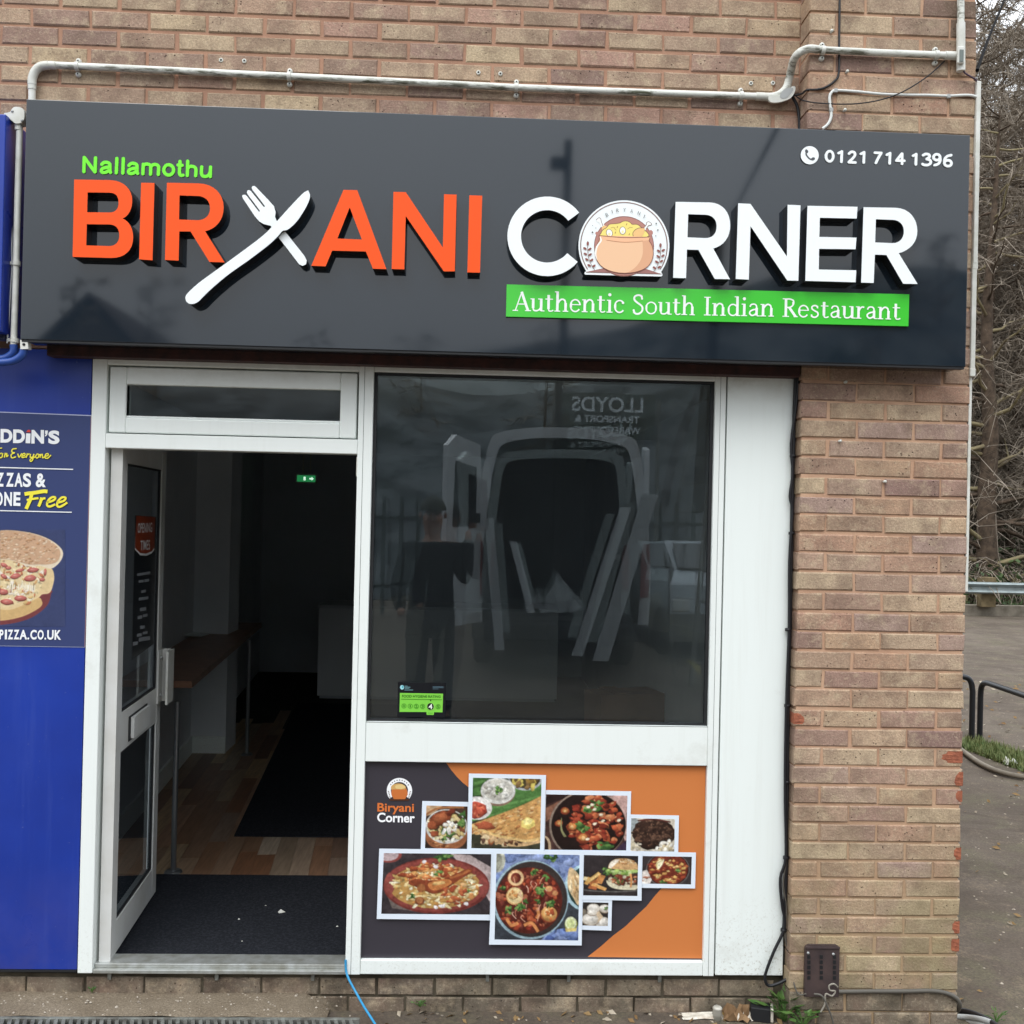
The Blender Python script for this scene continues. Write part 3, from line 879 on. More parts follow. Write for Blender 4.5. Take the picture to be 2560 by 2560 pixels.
for st in ([('o', 480, 212, 38, 54)], one(608, 162), [[(684, 184), (708, 166), (738, 172), (746, 198), (726, 230), (692, 262), (682, 273)], [(682, 275), (750, 278)]], one(842, 170),
           [[(955, 175), (1022, 178)], [(1022, 178), (990, 232), (966, 282)]], one(1114, 180), [[(1241, 186), (1240, 292)], [(1238, 186), (1182, 256)], [(1182, 258), (1264, 260)]], one(1389, 190),
           [[(1462, 201), (1486, 189), (1520, 194), (1529, 216), (1500, 240)], [(1500, 242), (1535, 254), (1540, 284), (1510, 304), (1472, 303), (1456, 294)]], [('o', 1605, 222, 34, 31), [(1639, 225), (1640, 260), (1620, 292), (1582, 306)]], [('o', 1722, 285, 37, 31), [(1686, 285), (1690, 242), (1715, 212), (1756, 201)]]):
    raised('digit', st, 27, zP, YS - .0045, WACR, WACR)
def on_sign(dy):
    return lambda px, py: at(px, py, YS - dy)
ph = [(2024.3 + 22.6 * math.cos(2 * PI * i / 32), 388 + 22.8 * math.sin(2 * PI * i / 32)) for i in range(32)]
mb = MB(); mb.prism([[at(x, y, YS - .005) for x, y in ph]], (0, .0045, 0), WACR, LSIDE2, backface=False)
po = mb.build('phone_icon', sign)
pr = Print(on_sign(.0055))
q = lambda x, y: (1960 + x / 4.2, 340 + y / 4.2)
pr.stroke([q(236, 165), (q(232, 190)), q(246, 215), q(266, 236), q(288, 246), q(312, 244)], 3.6, '4a4d52')
pr.ell(*q(238, 160), 3.8, 5.0, '4a4d52', rot=-.5); pr.ell(*q(305, 240), 5.0, 3.8, '4a4d52', rot=-.4)
pr.build('handset_print', po, FINK)
# green strap line
gq = [(1266.7, 711), (2273.3, 735.7), (2271, 815.4), (1265, 791.3)]
mb = MB(); mb.prism([[at(x, y, YS - .012) for x, y in gq]], (0, .0115, 0), GREEN, GREEN, backface=False)
strap = mb.build('strapline_panel', sign)

# serif lettering drawn stroke by stroke (units: x-height 1 -> .66 of cap height 1.0)
def serif_glyphs():
    T, t, s_ = .13, .055, .05                     # thick, thin, serif thickness
    G = {}
    def st(x, y0, y1, w=T): return ('l', [(x, y0), (x, y1)], w)
    def sf(x, y, w=.2): return ('l', [(x - w, y), (x + w, y)], s_)
    X = .66
    bowl = lambda cx, cy, rx, ry, a0, a1, w0, w1: ('a', (cx, cy, rx, ry, a0, a1), (w0, w1))
    G['A'] = (.82, [('l', [(.12, .02), (.41, 1)], t), ('l', [(.40, 1.0), (.72, .02)], T), ('l', [(.22, .36), (.60, .36)], s_), sf(.12, .025, .13), sf(.72, .025, .14)])
    G['u'] = (.68, [st(.14, .16, X), ('c', [(.14, .2), (.17, .06), (.3, .03), (.42, .08), (.5, .2)], t + .02), st(.52, .02, X), sf(.09, X - .02, .08), sf(.46, X - .02, .09), sf(.59, .025, .09)])
    G['t'] = (.46, [st(.19, .12, .86), ('c', [(.19, .15), (.22, .04), (.32, .02), (.42, .07)], t + .01), ('l', [(.04, X - .02), (.4, X - .02)], s_)])
    G['h'] = (.70, [st(.15, 0, 1.05), ('c', [(.17, .42), (.26, .58), (.38, .65), (.50, .58), (.53, .42)], t + .03), st(.54, 0, .46), sf(.15, .025, .14), sf(.54, .025, .13), sf(.1, 1.03, .08)])
    G['e'] = (.60, [bowl(.30, .33, .23, .31, 5, 325, .075, .075), ('l', [(.08, .38), (.52, .38)], s_), ('l', [(.1, .22), (.1, .46)], T * .75)])
    G['n'] = (.70, [st(.15, 0, X), ('c', [(.17, .42), (.26, .58), (.38, .65), (.50, .58), (.53, .42)], t + .03), st(.54, 0, .46), sf(.15, .025, .14), sf(.54, .025, .13), sf(.1, X - .02, .08)])
    G['i'] = (.34, [st(.17, 0, X), sf(.17, .025, .14), sf(.12, X - .02, .08), ('d', (.165, .93, .078), 0)])
    G['c'] = (.56, [bowl(.30, .33, .23, .31, 40, 322, .075, .075), ('l', [(.1, .2), (.1, .46)], T * .75), ('d', (.46, .52, .06), 0)])
    G['S'] = (.62, [('c', [(.5, .78), (.46, .95), (.3, 1.0), (.14, .92), (.12, .76), (.24, .62), (.4, .5), (.52, .36), (.5, .14), (.34, .0), (.16, .03), (.09, .22)], .095), ('l', [(.5, .76), (.5, .98)], s_), ('l', [(.09, .02), (.09, .24)], s_)])
    G['o'] = (.66, [bowl(.33, .33, .25, .31, 0, 360, .07, .07), ('l', [(.1, .2), (.1, .46)], T * .7), ('l', [(.56, .2), (.56, .46)], T * .7)])
    G['I'] = (.42, [st(.21, 0, 1), sf(.21, .025, .16), sf(.21, .975, .16)])
    G['d'] = (.68, [bowl(.31, .32, .22, .3, 30, 330, .07, .07), ('l', [(.11, .2), (.11, .44)], T * .7), st(.52, .0, 1.05), sf(.46, 1.03, .08), sf(.58, .025, .09)])
    G['a'] = (.58, [('c', [(.1, .5), (.16, .62), (.3, .65), (.40, .58), (.42, .44)], .075), st(.42, .04, .46), ('c', [(.42, .38), (.24, .34), (.11, .25), (.1, .13), (.2, .04), (.32, .08), (.42, .18)], .08), sf(.5, .025, .07)])
    G['R'] = (.74, [st(.18, 0, 1), ('c', [(.18, .96), (.38, .97), (.54, .88), (.54, .68), (.40, .53), (.18, .51)], .075), ('l', [(.52, .62), (.52, .82)], T * .6), ('l', [(.34, .52), (.66, .02)], T), sf(.18, .025, .16), sf(.13, .975, .11), sf(.66, .025, .1)])
    G['s'] = (.50, [('c', [(.38, .5), (.34, .62), (.22, .65), (.11, .58), (.12, .46), (.25, .36), (.38, .28), (.4, .13), (.28, .02), (.14, .04), (.08, .16)], .08), ('l', [(.385, .5), (.385, .64)], s_), ('l', [(.08, .02), (.08, .16)], s_)])
    G['r'] = (.48, [st(.15, 0, X), ('c', [(.17, .42), (.24, .57), (.34, .64), (.42, .61)], .085), sf(.15, .025, .14), sf(.1, X - .02, .08)])
    G[' '] = (.30, [])
    return G
SG = serif_glyphs()
def serif_text(pr, txt, p0, p1, cap, col):        # baseline from p0 to p1, cap height in px along the up direction
    tot = sum(SG[c][0] for c in txt)
    dx, dy = p1[0] - p0[0], p1[1] - p0[1]
    x = 0
    k = math.hypot(dx, dy) / tot
    ex, ey = dx / math.hypot(dx, dy), dy / math.hypot(dx, dy)
    ux, uy = .022, -1
    def m(gx, gy): return (p0[0] + (x + gx) * k * ex + gy * cap * ux, p0[1] + (x + gx) * k * ey + gy * cap * uy)
    for c in txt:
        w, st = SG[c]
        for kind, d, wd in st:
            if kind == 'l': pr.stroke([m(*q_) for q_ in d], wd * (cap * 1.0 + k) / 2, col, smooth=False)
            if kind == 'c': pr.stroke([m(*q_) for q_ in d], wd * (cap + k) / 2, col)
            if kind == 'd': pr.ell(*m(d[0], d[1]), d[2] * k, d[2] * k, col, 14)
            if kind == 'a':
                cx, cy, rx, ry, a0, a1 = d
                pts = [m(cx + rx * math.cos(math.radians(a0 + (a1 - a0) * i / 24)), cy + ry * math.sin(math.radians(a0 + (a1 - a0) * i / 24))) for i in range(25)]
                pr.stroke(pts, wd[0] * (cap + k) / 2, col, smooth=False)
        x += w
for wtx, p0, p1, cap in (('Authentic', (1282, 777), (1562, 782.6), 48), ('South', (1579, 784), (1738.5, 788.4), 46.5), ('Indian', (1757, 788.4), (1936, 791.8), 46.5), ('Restaurant', (1955, 791.8), (2252, 799.6), 46)):
    pr = Print(on_sign(.0125))
    serif_text(pr, wtx, p0, p1, cap, 'f2f7f2')
    pr.build('strapline_word', strap, FINK)

# pot emblem that stands for the O
def E_(x, y): return (1400 + x / 6.0375, 460 + y / 6.0375)
ang0, ang1 = math.radians(146.5), math.radians(393.5)
out_ = [(965 + 686 * math.cos(math.radians(180 + 34) + 0 * 1 + (math.radians(360 - 68 + 0) * 0)), 0)] and []
cx_, cy_, ro_ = 965, 932, 686
arc = [(cx_ + ro_ * math.cos(math.radians(a)), cy_ - ro_ * math.sin(math.radians(a))) for a in [214 - i * (214 + 35) / 60 for i in range(61)]]
outl = arc[::-1]
outl = [(1540, 1352), (1548, 1375), (1530, 1396)] + [(385, 1368), (365, 1350), (375, 1328)] + arc
mb = MB(); mb.prism([[at(*E_(x, y), YS - .045) for x, y in outl]], (0, .0445, 0), WACR, LSIDE2, backface=False)
emb = mb.build('pot_emblem', sign)
pr = Print(lambda x, y: at(*E_(x, y), YS - .0455))
BR, MAR, DK = '7b5a52', 'b98276', '6e4038'
sh = lambda x, y: (x, y + (x - 965) * .024)
pr.ring(965, 932, 660, 646, BR, math.radians(-213), math.radians(33), 60)
pr.poly([sh(395, 1340), sh(690, 1270), sh(1240, 1255), sh(1530, 1345)], 'a0706a')
pr.stroke([sh(390, 1345), sh(1535, 1345)], 10, BR, False)
pr.ell(966, 940, 452, 455, MAR, 48); pr.ring(966, 940, 452, 444, DK)
pr.ell(1370, 735, 32, 40, MAR); pr.ell(556, 745, 22, 26, MAR)
pr.poly([(545, 545), (580, 512), (612, 520), (622, 560), (720, 690), (650, 700), (592, 580), (556, 570)], 'f4f6f2')
pr.stroke([(545, 545), (580, 512), (612, 520), (622, 560), (650, 640)], 8, DK)
pr.poly([(1310, 580), (1340, 570), (1380, 600), (1372, 622), (1335, 630), (1290, 700), (1262, 660), (1305, 610)], 'f4f6f2')
pr.stroke([(1270, 660), (1305, 610), (1310, 580), (1340, 570), (1380, 600), (1372, 622), (1335, 630), (1300, 680)], 8, DK)
pr.poly(catmull([(640, 700), (640, 640), (700, 635), (730, 700)], 4, True), 'eec07e')
rice = catmull([(625, 790), (620, 740), (650, 690), (700, 660), (745, 610), (830, 600), (900, 590), (950, 565), (1010, 560), (1065, 585), (1090, 610), (1160, 610), (1210, 640), (1260, 690), (1320, 735), (1310, 800), (960, 820)], 4, True)
pr.poly(rice, 'f3e07e'); pr.stroke(rice + rice[:1], 8, DK, False)
for x, y in ((865, 650), (1005, 610), (835, 735), (1045, 760)): pr.ell(x, y, 7, 18, 'b98f4c', 10, .35)
for a in ([(765, 665), (800, 655), (830, 665)], [(1020, 680), (1060, 655), (1095, 660)], [(820, 668), (850, 700)]): pr.stroke(a, 6, 'b98f4c')
for x, y, r_ in ((745, 740, -.35), (945, 705, 0)):
    pr.ell(x, y, 48, 60, DK, 24, r_); pr.ell(x, y, 41, 53, 'fbfbf4', 24, r_); pr.ell(x, y + 18, 18, 22, 'f6e9a8', 14)
pr.poly(catmull([(1105, 790), (1100, 740), (1140, 690), (1200, 665), (1270, 665), (1275, 710), (1230, 800), (1160, 815)], 5, True), 'f0c383')
pr.stroke([(1105, 790), (1100, 740), (1140, 690), (1200, 665), (1270, 665)], 8, DK)
pot = path([(585, 778), (1360, 800), (1335, 870, 1345, 860, 1350, 870), (1420, 950, 1440, 1130, 1330, 1240), (1180, 1385, 760, 1385, 610, 1230), (490, 1100, 520, 950, 590, 860), (600, 830, 595, 800, 585, 778)], 10)
pr.poly(pot, 'f0c39c')
pr.poly(path([(1230, 800), (1360, 800), (1335, 870, 1345, 860, 1350, 870), (1420, 950, 1440, 1130, 1330, 1240), (1250, 1320, 1120, 1350, 1000, 1345), (1180, 1270, 1260, 1120, 1250, 980), (1248, 900, 1240, 850, 1230, 800)], 10), 'dfa985')
pr.poly([(585, 778), (1360, 800), (1345, 850), (1250, 862), (980, 880), (700, 850), (605, 830)], 'f3bd95')
pr.stroke([(700, 850), (980, 882), (1250, 862)], 9, 'b97a58'); pr.stroke([(585, 780), (960, 810), (1360, 802)], 11, '8a5344')
pr.stroke(pot[2:] + pot[:1], 10, '8a5344', False)
pr.poly(catmull([(600, 800), (605, 860), (545, 940), (525, 1050), (560, 1150), (548, 1060), (570, 950), (630, 860), (612, 800)], 4, True), 'fbf6ee')
for bx, s_ in ((418, 1), (1515, -1)):             # leaf sprigs
    dy_ = 0 if s_ > 0 else 28
    stem = [(bx, 890 + dy_), (bx, 1000 + dy_), (bx + s_ * 15, 1120 + dy_), (bx + s_ * 55, 1220 + dy_), (bx + s_ * 105, 1300 + dy_)]
    pr.stroke(stem, 7, '7d6a62')
    pr.ell(bx, 900 + dy_, 17, 34, '8a4f46', 14)
    for (ly, ox) in ((985, 0), (1068, 6), (1150, 28), (1240, 62)):
        pr.ell(bx + s_ * (ox - 42), ly - 10 + dy_, 30, 16, '8a4f46', 12, s_ * .5); pr.ell(bx + s_ * (ox + 30), ly + dy_, 30, 16, '8a4f46', 12, -s_ * .6)
for x, y, r_ in ((490, 630, 6), (540, 668, 7), (488, 732, 13), (1450, 600, 12), (1475, 697, 12), (1443, 787, 8)): pr.ell(x, y, r_, r_, '5f625c', 10)
for ch, x, y, a in zip('BIRYANI', (705, 786, 868, 972, 1080, 1190, 1270), (468, 422, 402, 395, 410, 445, 492), (-.42, -.28, -.15, 0, .15, .3, .42)):
    w, h = (38 if ch != 'I' else 9) / 2, 27
    c_, s_ = math.cos(a), math.sin(a)
    R2 = lambda u, v: (x + u * c_ - v * s_, y + u * s_ + v * c_)
    pr.text(ch, [R2(-w, -h), R2(w, -h), R2(w, h), R2(-w, h)], '5d5f5c', bold=-.004)
pr.build('emblem_print', emb, FINK)

# ================================================================ SHOPFRONT
YF = -.05                                         # front of the frame
JX0, JX1 = -1.468, -1.412                         # left jamb
MX0, MX1 = -.446, -.389                           # mullion between door and window
WX1, RX1 = .952, .996                             # right edge of the glass, right edge of the frame
PX_E = 1.270                                      # right edge of the side panel
ZT = 2.478                                        # top of frame
sf_ = thing('shopfront', 'white aluminium shopfront with open glazed door, top light and large dark window', 'shopfront', (-.2, 0, .08))
def fr(name, parent, *boxes, m=None, bev=.003):
    mb = MB()
    for a, b in boxes: mb.box(a, b, m or WHITE, bev=bev)
    return mb.build(name, parent)
fr('door_jamb', sf_, ((JX0, YF, .078), (JX1, .035, ZT)))
fr('mullion', sf_, ((MX0, YF - .002, .078), (MX1, .035, ZT - .001)))
fr('head_rail', sf_, ((JX1 + .0005, YF + .001, 2.418), (MX0 - .0005, .035, ZT - .002)), ((MX1 + .0005, YF + .001, 2.420), (WX1, .035, ZT - .002)))
fr('window_jamb', sf_, ((WX1 + .0005, YF, .078), (RX1, .035, ZT)))
TB0, TB1 = at(560, 1127, YF).z, at(560, 1090, YF).z
fr('transom', sf_, ((JX1 + .0005, YF - .001, TB0), (MX0 - .0005, .035, TB1)))
fr('middle_rail', sf_, ((MX1 + .0005, YF + .0015, .903), (WX1, .035, 1.058)))
fr('bottom_rail', sf_, ((MX1 + .0005, YF + .0015, .079), (WX1, .035, .134)))
th = fr('threshold', sf_, ((JX1 + .0005, YF + .002, .076), (MX0 - .0005, .10, .092)), ((JX1 + .001, YF + .02, .092), (MX0 - .001, .06, .108)), m=ALU)
# glazing beads round the big window
bd = []
for a, b in (((MX1, -.032, 1.058), (MX1 + .012, -.012, 2.420)), ((WX1 - .012, -.032, 1.058), (WX1, -.012, 2.420)), ((MX1 + .012, -.032, 2.410), (WX1 - .012, -.012, 2.420)), ((MX1 + .012, -.032, 1.058), (WX1 - .012, -.012, 1.066))): bd.append((a, b))
fr('glazing_gasket', sf_, *bd, m=BLACKTRIM, bev=0)
mb = MB(); mb.quad([(MX1 + .005, -.02, 1.06), (WX1 - .005, -.02, 1.06), (WX1 - .005, -.02, 2.416), (MX1 + .005, -.02, 2.416)], GLASS)
mb.build('window_pane', sf_)
# inner sheet of the sealed unit, slightly bellied as such units are
mb = MB(); N_g = 24; vs = []; fs = []
for i in range(N_g + 1):
    for j in range(N_g + 1):
        u, v = i / N_g * 2 - 1, j / N_g * 2 - 1
        vs.append(((MX1 + WX1) / 2 + u * .666,   .006 - .0095 * (1 - u * u) * (1 - v * v), 1.738 + v * .677))
for i in range(N_g):
    for j in range(N_g):
        a = i * (N_g + 1) + j; fs.append((a, a + N_g + 1, a + N_g + 2, a + 1))
mb.add(vs, fs, GLASS2, True)
mb.build('inner_pane', sf_)
# top light over the door
tl = fr('top_light_frame', sf_, ((JX1 + .008, -.043, TB1 + .004), (JX1 + .072, .02, 2.412)), ((MX0 - .072, -.043, TB1 + .004), (MX0 - .008, .02, 2.412)),
        ((JX1 + .072, -.043, 2.345), (MX0 - .072, .02, 2.412)), ((JX1 + .072, -.043, TB1 + .004), (MX0 - .072, .02, TB1 + .062)), bev=.005)
gz = [at(584, 966, -.03).z, at(584, 1046, -.03).z]; gx = [at(308, 1000, -.03).x, at(859, 1010, -.03).x]
fr('bead', tl, ((JX1 + .072, -.035, TB1 + .062), (gx[0], .0, 2.345)), ((gx[1], -.035, TB1 + .062), (MX0 - .072, .0, 2.345)), ((gx[0], -.035, gz[0]), (gx[1], .0, 2.345)), ((gx[0], -.035, TB1 + .062), (gx[1], .0, gz[1])))
mb = MB(); mb.quad([(gx[0] - .004, -.02, gz[1] - .004), (gx[1] + .004, -.02, gz[1] - .004), (gx[1] + .004, -.02, gz[0] + .004), (gx[0] - .004, -.02, gz[0] + .004)], GLASS); mb.build('pane', tl)
fr('frame_joint', sf_, ((MX0 + .021, YF - .0026, .079), (MX0 + .0224, YF, ZT - .003)), ((WX1 + .021, YF - .0006, .079), (WX1 + .0222, YF + .002, ZT - .003)),
   ((MX1 + .001, YF + .0008, 1.0565), (WX1, YF + .003, 1.0578)), ((MX1 + .001, YF + .0008, .9032), (WX1, YF + .003, .9044)), ((JX1 + .001, YF - .0004, TB1 - .0012), (MX0 - .001, YF + .002, TB1 - .0002)), m=BLACKTRIM, bev=0)
# plain side panel beside the window
sp_ = fr('side_panel', sf_, ((RX1 + .006, YF + .001, .082), (PX_E, .03, ZT - .004)), m=WHITEP, bev=.002)
fr('panel_joint', sf_, ((RX1 + .0005, -.03, .082), (RX1 + .0055, .03, ZT - .004)), m=BLACKTRIM, bev=0)
fr('edge_seal', sf_, ((PX_E + .0005, -.04, .06), (PX0 + .004, .03, ZT + .02)), m=BLACKTRIM, bev=0)
fr('fixing_clip', sf_, *[((x, -.03, .045), (x + .013, -.019, .074)) for x in (-1.36, -.95, -.58, .10, .42, .78)], m=IRON, bev=0)

# ---- door, swung inwards on its left-hand hinges
H0 = Vector((-1.357, -.012, 0)); H1 = Vector((-1.409, .733, 0))
dd = (H1 - H0).normalized(); dn = Vector((dd.y, -dd.x, 0))          # dn points out of the outer face (to the right)
DW = (H1 - H0).length; DZ0, DZ1 = .108, 2.128
def dpt(s, n, z): return H0 + dd * s + dn * n + Vector((0, 0, z))
def dbox(mb, s0, s1, n0, n1, z0, z1, m):
    b = [dpt(s0, n0, z0), dpt(s1, n0, z0), dpt(s1, n1, z0), dpt(s0, n1, z0)]
    mb.hexa(b + [p + Vector((0, 0, z1 - z0)) for p in b], m)
mb = MB(); TH = -.043
dbox(mb, 0, .075, TH, 0, DZ0, DZ1, WHITEDOOR); dbox(mb, DW - .075, DW, TH, 0, DZ0, DZ1, WHITEDOOR)
dbox(mb, .075, DW - .075, TH, -.001, 2.045, DZ1, WHITEDOOR); dbox(mb, .075, DW - .075, TH, -.001, .90, 1.055, WHITEDOOR); dbox(mb, .075, DW - .075, TH, -.001, DZ0, .235, WHITEDOOR)
door = mb.build('door', sf_)
tag(door, 'glazed white door swung open into the dark shop')
mb = MB()
for z0, z1 in ((1.055, 2.045), (.235, .90)):
    for s0, s1, a, b in ((.075, .083, z0, z1), (DW - .083, DW - .075, z0, z1), (.083, DW - .083, z0, z0 + .008), (.083, DW - .083, z1 - .008, z1)):
        dbox(mb, s0, s1, -.016, -.006, a, b, BLACKTRIM)
mb.build('gasket', door)
for z0, z1 in ((1.06, 2.04), (.24, .895)):
    mb = MB(); mb.quad([dpt(.078, -.014, z0), dpt(DW - .078, -.014, z0), dpt(DW - .078, -.014, z1), dpt(.078, -.014, z1)], DGLASS); mb.build('glass_pane', door)
mb = MB(); dbox(mb, .185, .485, .0005, .003, .918, 1.020, BLACKTRIM); dbox(mb, .215, .480, .003, .016, .926, 1.012, WHITEDOOR); mb.build('letterbox', door)
mb = MB(); dbox(mb, DW - .088, DW + .012, .0005, .008, .985, 1.225, WHITEDOOR); dbox(mb, DW - .012, DW + .012, .008, .052, .985, 1.225, WHITEDOOR)
dbox(mb, DW - .11, DW + .012, .044, .054, .985, 1.225, WPLAST)
ph_ = mb.build('pull_handle', door)
mb = MB()
for z in (1.02, 1.19): mb.lathe([(0, 0), (.009, 0), (.009, .006), (.0, .009)], dpt(DW - .05, .0085, z), GREYPLAST, 10, 'x')
mb.build('screw', ph_)
# ---- opening times notice on the door glass
PG = dpt(.2, -.0125, 1.4)
ot = thing('opening_times_notice', 'small dark opening times notice with red heading on the open door glass', 'notice', tuple(onp(360, 1470, PG, dn)))
def doorpt(px, py): return onp(px, py, PG, dn)
class DPrint(Print): pass
pr = Print(doorpt, nrm=tuple(dn))
pr.poly([(338, 1288), (391, 1292), (384, 1610), (330, 1650)], '1c1f22')
pr.build('backing', ot, FINK)
pr = Print(lambda x, y: doorpt(x, y) + dn * .0004, nrm=tuple(dn))
z6 = lambda x, y: (320 + x / 4.6, 1260 + y / 4.6)
pr.poly([z6(*p) for p in ([(97, 135), (310, 150), (302, 525), (270, 570), (210, 595), (140, 590), (78, 525)])], 'e9eaea')
pr.poly([z6(*p) for p in ([(97, 135), (310, 150), (303, 505), (270, 545), (205, 570), (140, 565), (80, 505)])], '8e3a1c')
pr.text('OPENING', [z6(112, 222), z6(277, 212), z6(275, 325), z6(110, 335)], 'e4e2e2', bold=.012)
pr.text('TIMES', [z6(142, 420), z6(252, 412), z6(250, 525), z6(142, 535)], 'e4e2e2', bold=.012)
for x0, x1, y0, y1 in ((105, 255, 790, 835), (120, 178, 870, 915), (187, 240, 858, 905), (150, 202, 985, 1030), (122, 232, 1070, 1118), (134, 205, 1188, 1240), (107, 158, 1280, 1332), (168, 222, 1262, 1308), (134, 190, 1395, 1445), (100, 155, 1485, 1535), (166, 222, 1462, 1508), (52, 108, 1580, 1635), (120, 252, 1530, 1590)):
    sl = -.16 * (x1 - x0)
    for r_ in range(1):
        pr.poly([z6(x0, y0 + 8), z6(x1, y0 + 8 + sl), z6(x1, y1 - 6 + sl), z6(x0, y1 - 6)], '8b8f94')
pr.build('notice_print', ot, FINK)

# ---- hygiene rating sticker on the window
hs_ = thing('hygiene_rating_sticker', 'green and black food hygiene rating sticker low on the dark window', 'sticker', tuple(at(1053, 1748, -.021)))
H_ = lambda x, y: (980 + x / 12.88, 1690 + y / 12.88)
pr = Print(lambda x, y: at(x, y, -.0215))
pr.poly([H_(190, 200), H_(1740, 225), H_(1720, 1340), H_(175, 1320)], '14161b')
pr.build('backing', hs_, FINK)
pr = Print(lambda x, y: at(x, y, -.0221))
pr.poly([H_(255, 545), H_(1645, 570), H_(1625, 1170), H_(1355, 1165), H_(1345, 1255), H_(1115, 1250), H_(1110, 1160), H_(240, 1155)], '7fce4a')
pr.ell(*H_(325, 365), 5.2, 5.6, '9fd3dc'); pr.ell(*H_(345, 350), 2.6, 3.2, '58aeb8')
for x0, x1, y in ((415, 500, 325), (415, 590, 360), (415, 560, 395), (400, 680, 450)): pr.stroke([H_(x0, y), H_(x1, y)], 1.5, '6f9aa0', False)
for x0, x1, y in ((1310, 1660, 345), (1310, 1660, 375), (1310, 1500, 415)): pr.stroke([H_(x0, y), H_(x1, y)], 1.4, '4f6672', False)
pr.text('FOOD HYGIENE RATING', [H_(325, 605), H_(1570, 625), H_(1565, 705), H_(320, 690)], '1d5c10', bold=.02)
pr.stroke([H_(285, 745), H_(1610, 765)], 1.2, '1d5c10', False)
pr.poly([H_(1215, 765), H_(1275, 766), H_(1245, 820)], '12400c')
for i, x in enumerate((385, 588, 785, 985, 1240, 1485)):
    y = 965 + i * 4
    if i == 4:
        pr.ell(*H_(x, y), 9.2, 9.4, 'a8dc7d'); pr.ell(*H_(x, y), 8.4, 8.8, '0f1b0c')
        pr.text('4', [H_(x - 65, y - 80), H_(x + 65, y - 80), H_(x + 60, y + 85), H_(x - 65, y + 85)], 'eef4ea', bold=.01)
    else:
        pr.ring(*H_(x, y), 6.0, 5.0, '2e7d1c', n=20)
        pr.text(str(i), [H_(x - (38 if i != 1 else 18), y - 42), H_(x + (38 if i != 1 else 18), y - 42), H_(x + (38 if i != 1 else 18), y + 42), H_(x - (38 if i != 1 else 18), y + 42)], '2e7d1c', bold=.01)
pr.stroke([H_(1160, 1190), H_(1310, 1193)], 1.0, '3d9a28', False)
pr.build('sticker_print', hs_, FINK)
# ---- small white reed switch by the door head
mb = MB(); mb.box(at(891, 1142, -.045), at(898, 1192, -.03), WPLAST, bev=.003); fr_ = mb.build('door_contact', sf_)

# ================================================================ FOOD PICTURE PANEL UNDER THE WINDOW
YPAN = -.028
mp = thing('food_picture_panel', 'dark and orange printed panel of food pictures under the dark shop window', 'poster panel', ((MX1 + WX1) / 2, YPAN, .13))
Z7 = lambda x, y: (860 + x / 1.932, 1860 + y / 1.932)
mb = MB(); mb.box((MX1 + .0005, YPAN, .1345), (WX1 - .0005, -.005, .9025), BLACKTRIM); mb.build('backing_board', mp)
P0 = lambda dy: (lambda x, y: at(x, y, YPAN - dy))
pr = Print(P0(.0008))
pr.poly([Z7(99, 84), Z7(1754, 103), Z7(1738, 1043), Z7(72, 1033)], '3b383f')
pr.build('printed_ground', mp, FINK)
pr = Print(P0(.0012))
pr.poly([Z7(x, y) for x, y in [(492, 88), (515, 122), (545, 158), (575, 188), (605, 212), (700, 300), (1000, 420), (1300, 520), (1450, 600), (1540, 690), (1500, 735), (1460, 785), (1420, 822), (1360, 880), (1300, 925), (1240, 978), (1176, 1028), (1733, 1036), (1747, 103)]], 'cc7b44')
pr.build('orange_sweep', mp, FINK)
pr = Print(P0(.0016))
def zA(x, y): return (900 + x / 5.682, 1880 + y / 5.682)
pr.ring(*zA(560, 548), 180 / 5.682, 122 / 5.682, 'f3f4f6', math.radians(-220), math.radians(40), 40)
pr.ell(*zA(560, 580), 118 / 5.682, 110 / 5.682, 'bb6a35', 26)
pr.ell(*zA(545, 510), 105 / 5.682, 62 / 5.682, 'cfa567', 18, 0, .06); pr.ell(*zA(570, 495), 70 / 5.682, 34 / 5.682, 'e2c587', 14, 0, .1)
pr.poly([zA(455, 530), zA(665, 530), zA(680, 600), zA(640, 670), zA(480, 670), zA(445, 600)], 'c8713a')
for i in range(9):
    a = math.radians(215 + i * 14); pr.ell(*zA(560 + 150 * math.cos(a), 548 + 150 * math.sin(a)), 1.6, 1.6, '6b6a72', 6)
for s_ in (-1, 1):
    for i in range(5): pr.ell(*zA(560 + s_ * (155 - i * 6), 560 + i * 22), 1.7, 1.3, '77635f', 6)
pr.poly([zA(415, 668), zA(700, 668), zA(690, 690), zA(425, 690)], '50301f')
pr.text('Biryani', [zA(248, 722), zA(768, 728), zA(766, 888), zA(246, 882)], 'd8763c', bold=.022)
pr.text('Corner', [zA(245, 858), zA(780, 868), zA(778, 1004), zA(243, 994)], 'f4f4f6', bold=.028)
pr.build('panel_logo', mp, FINK)

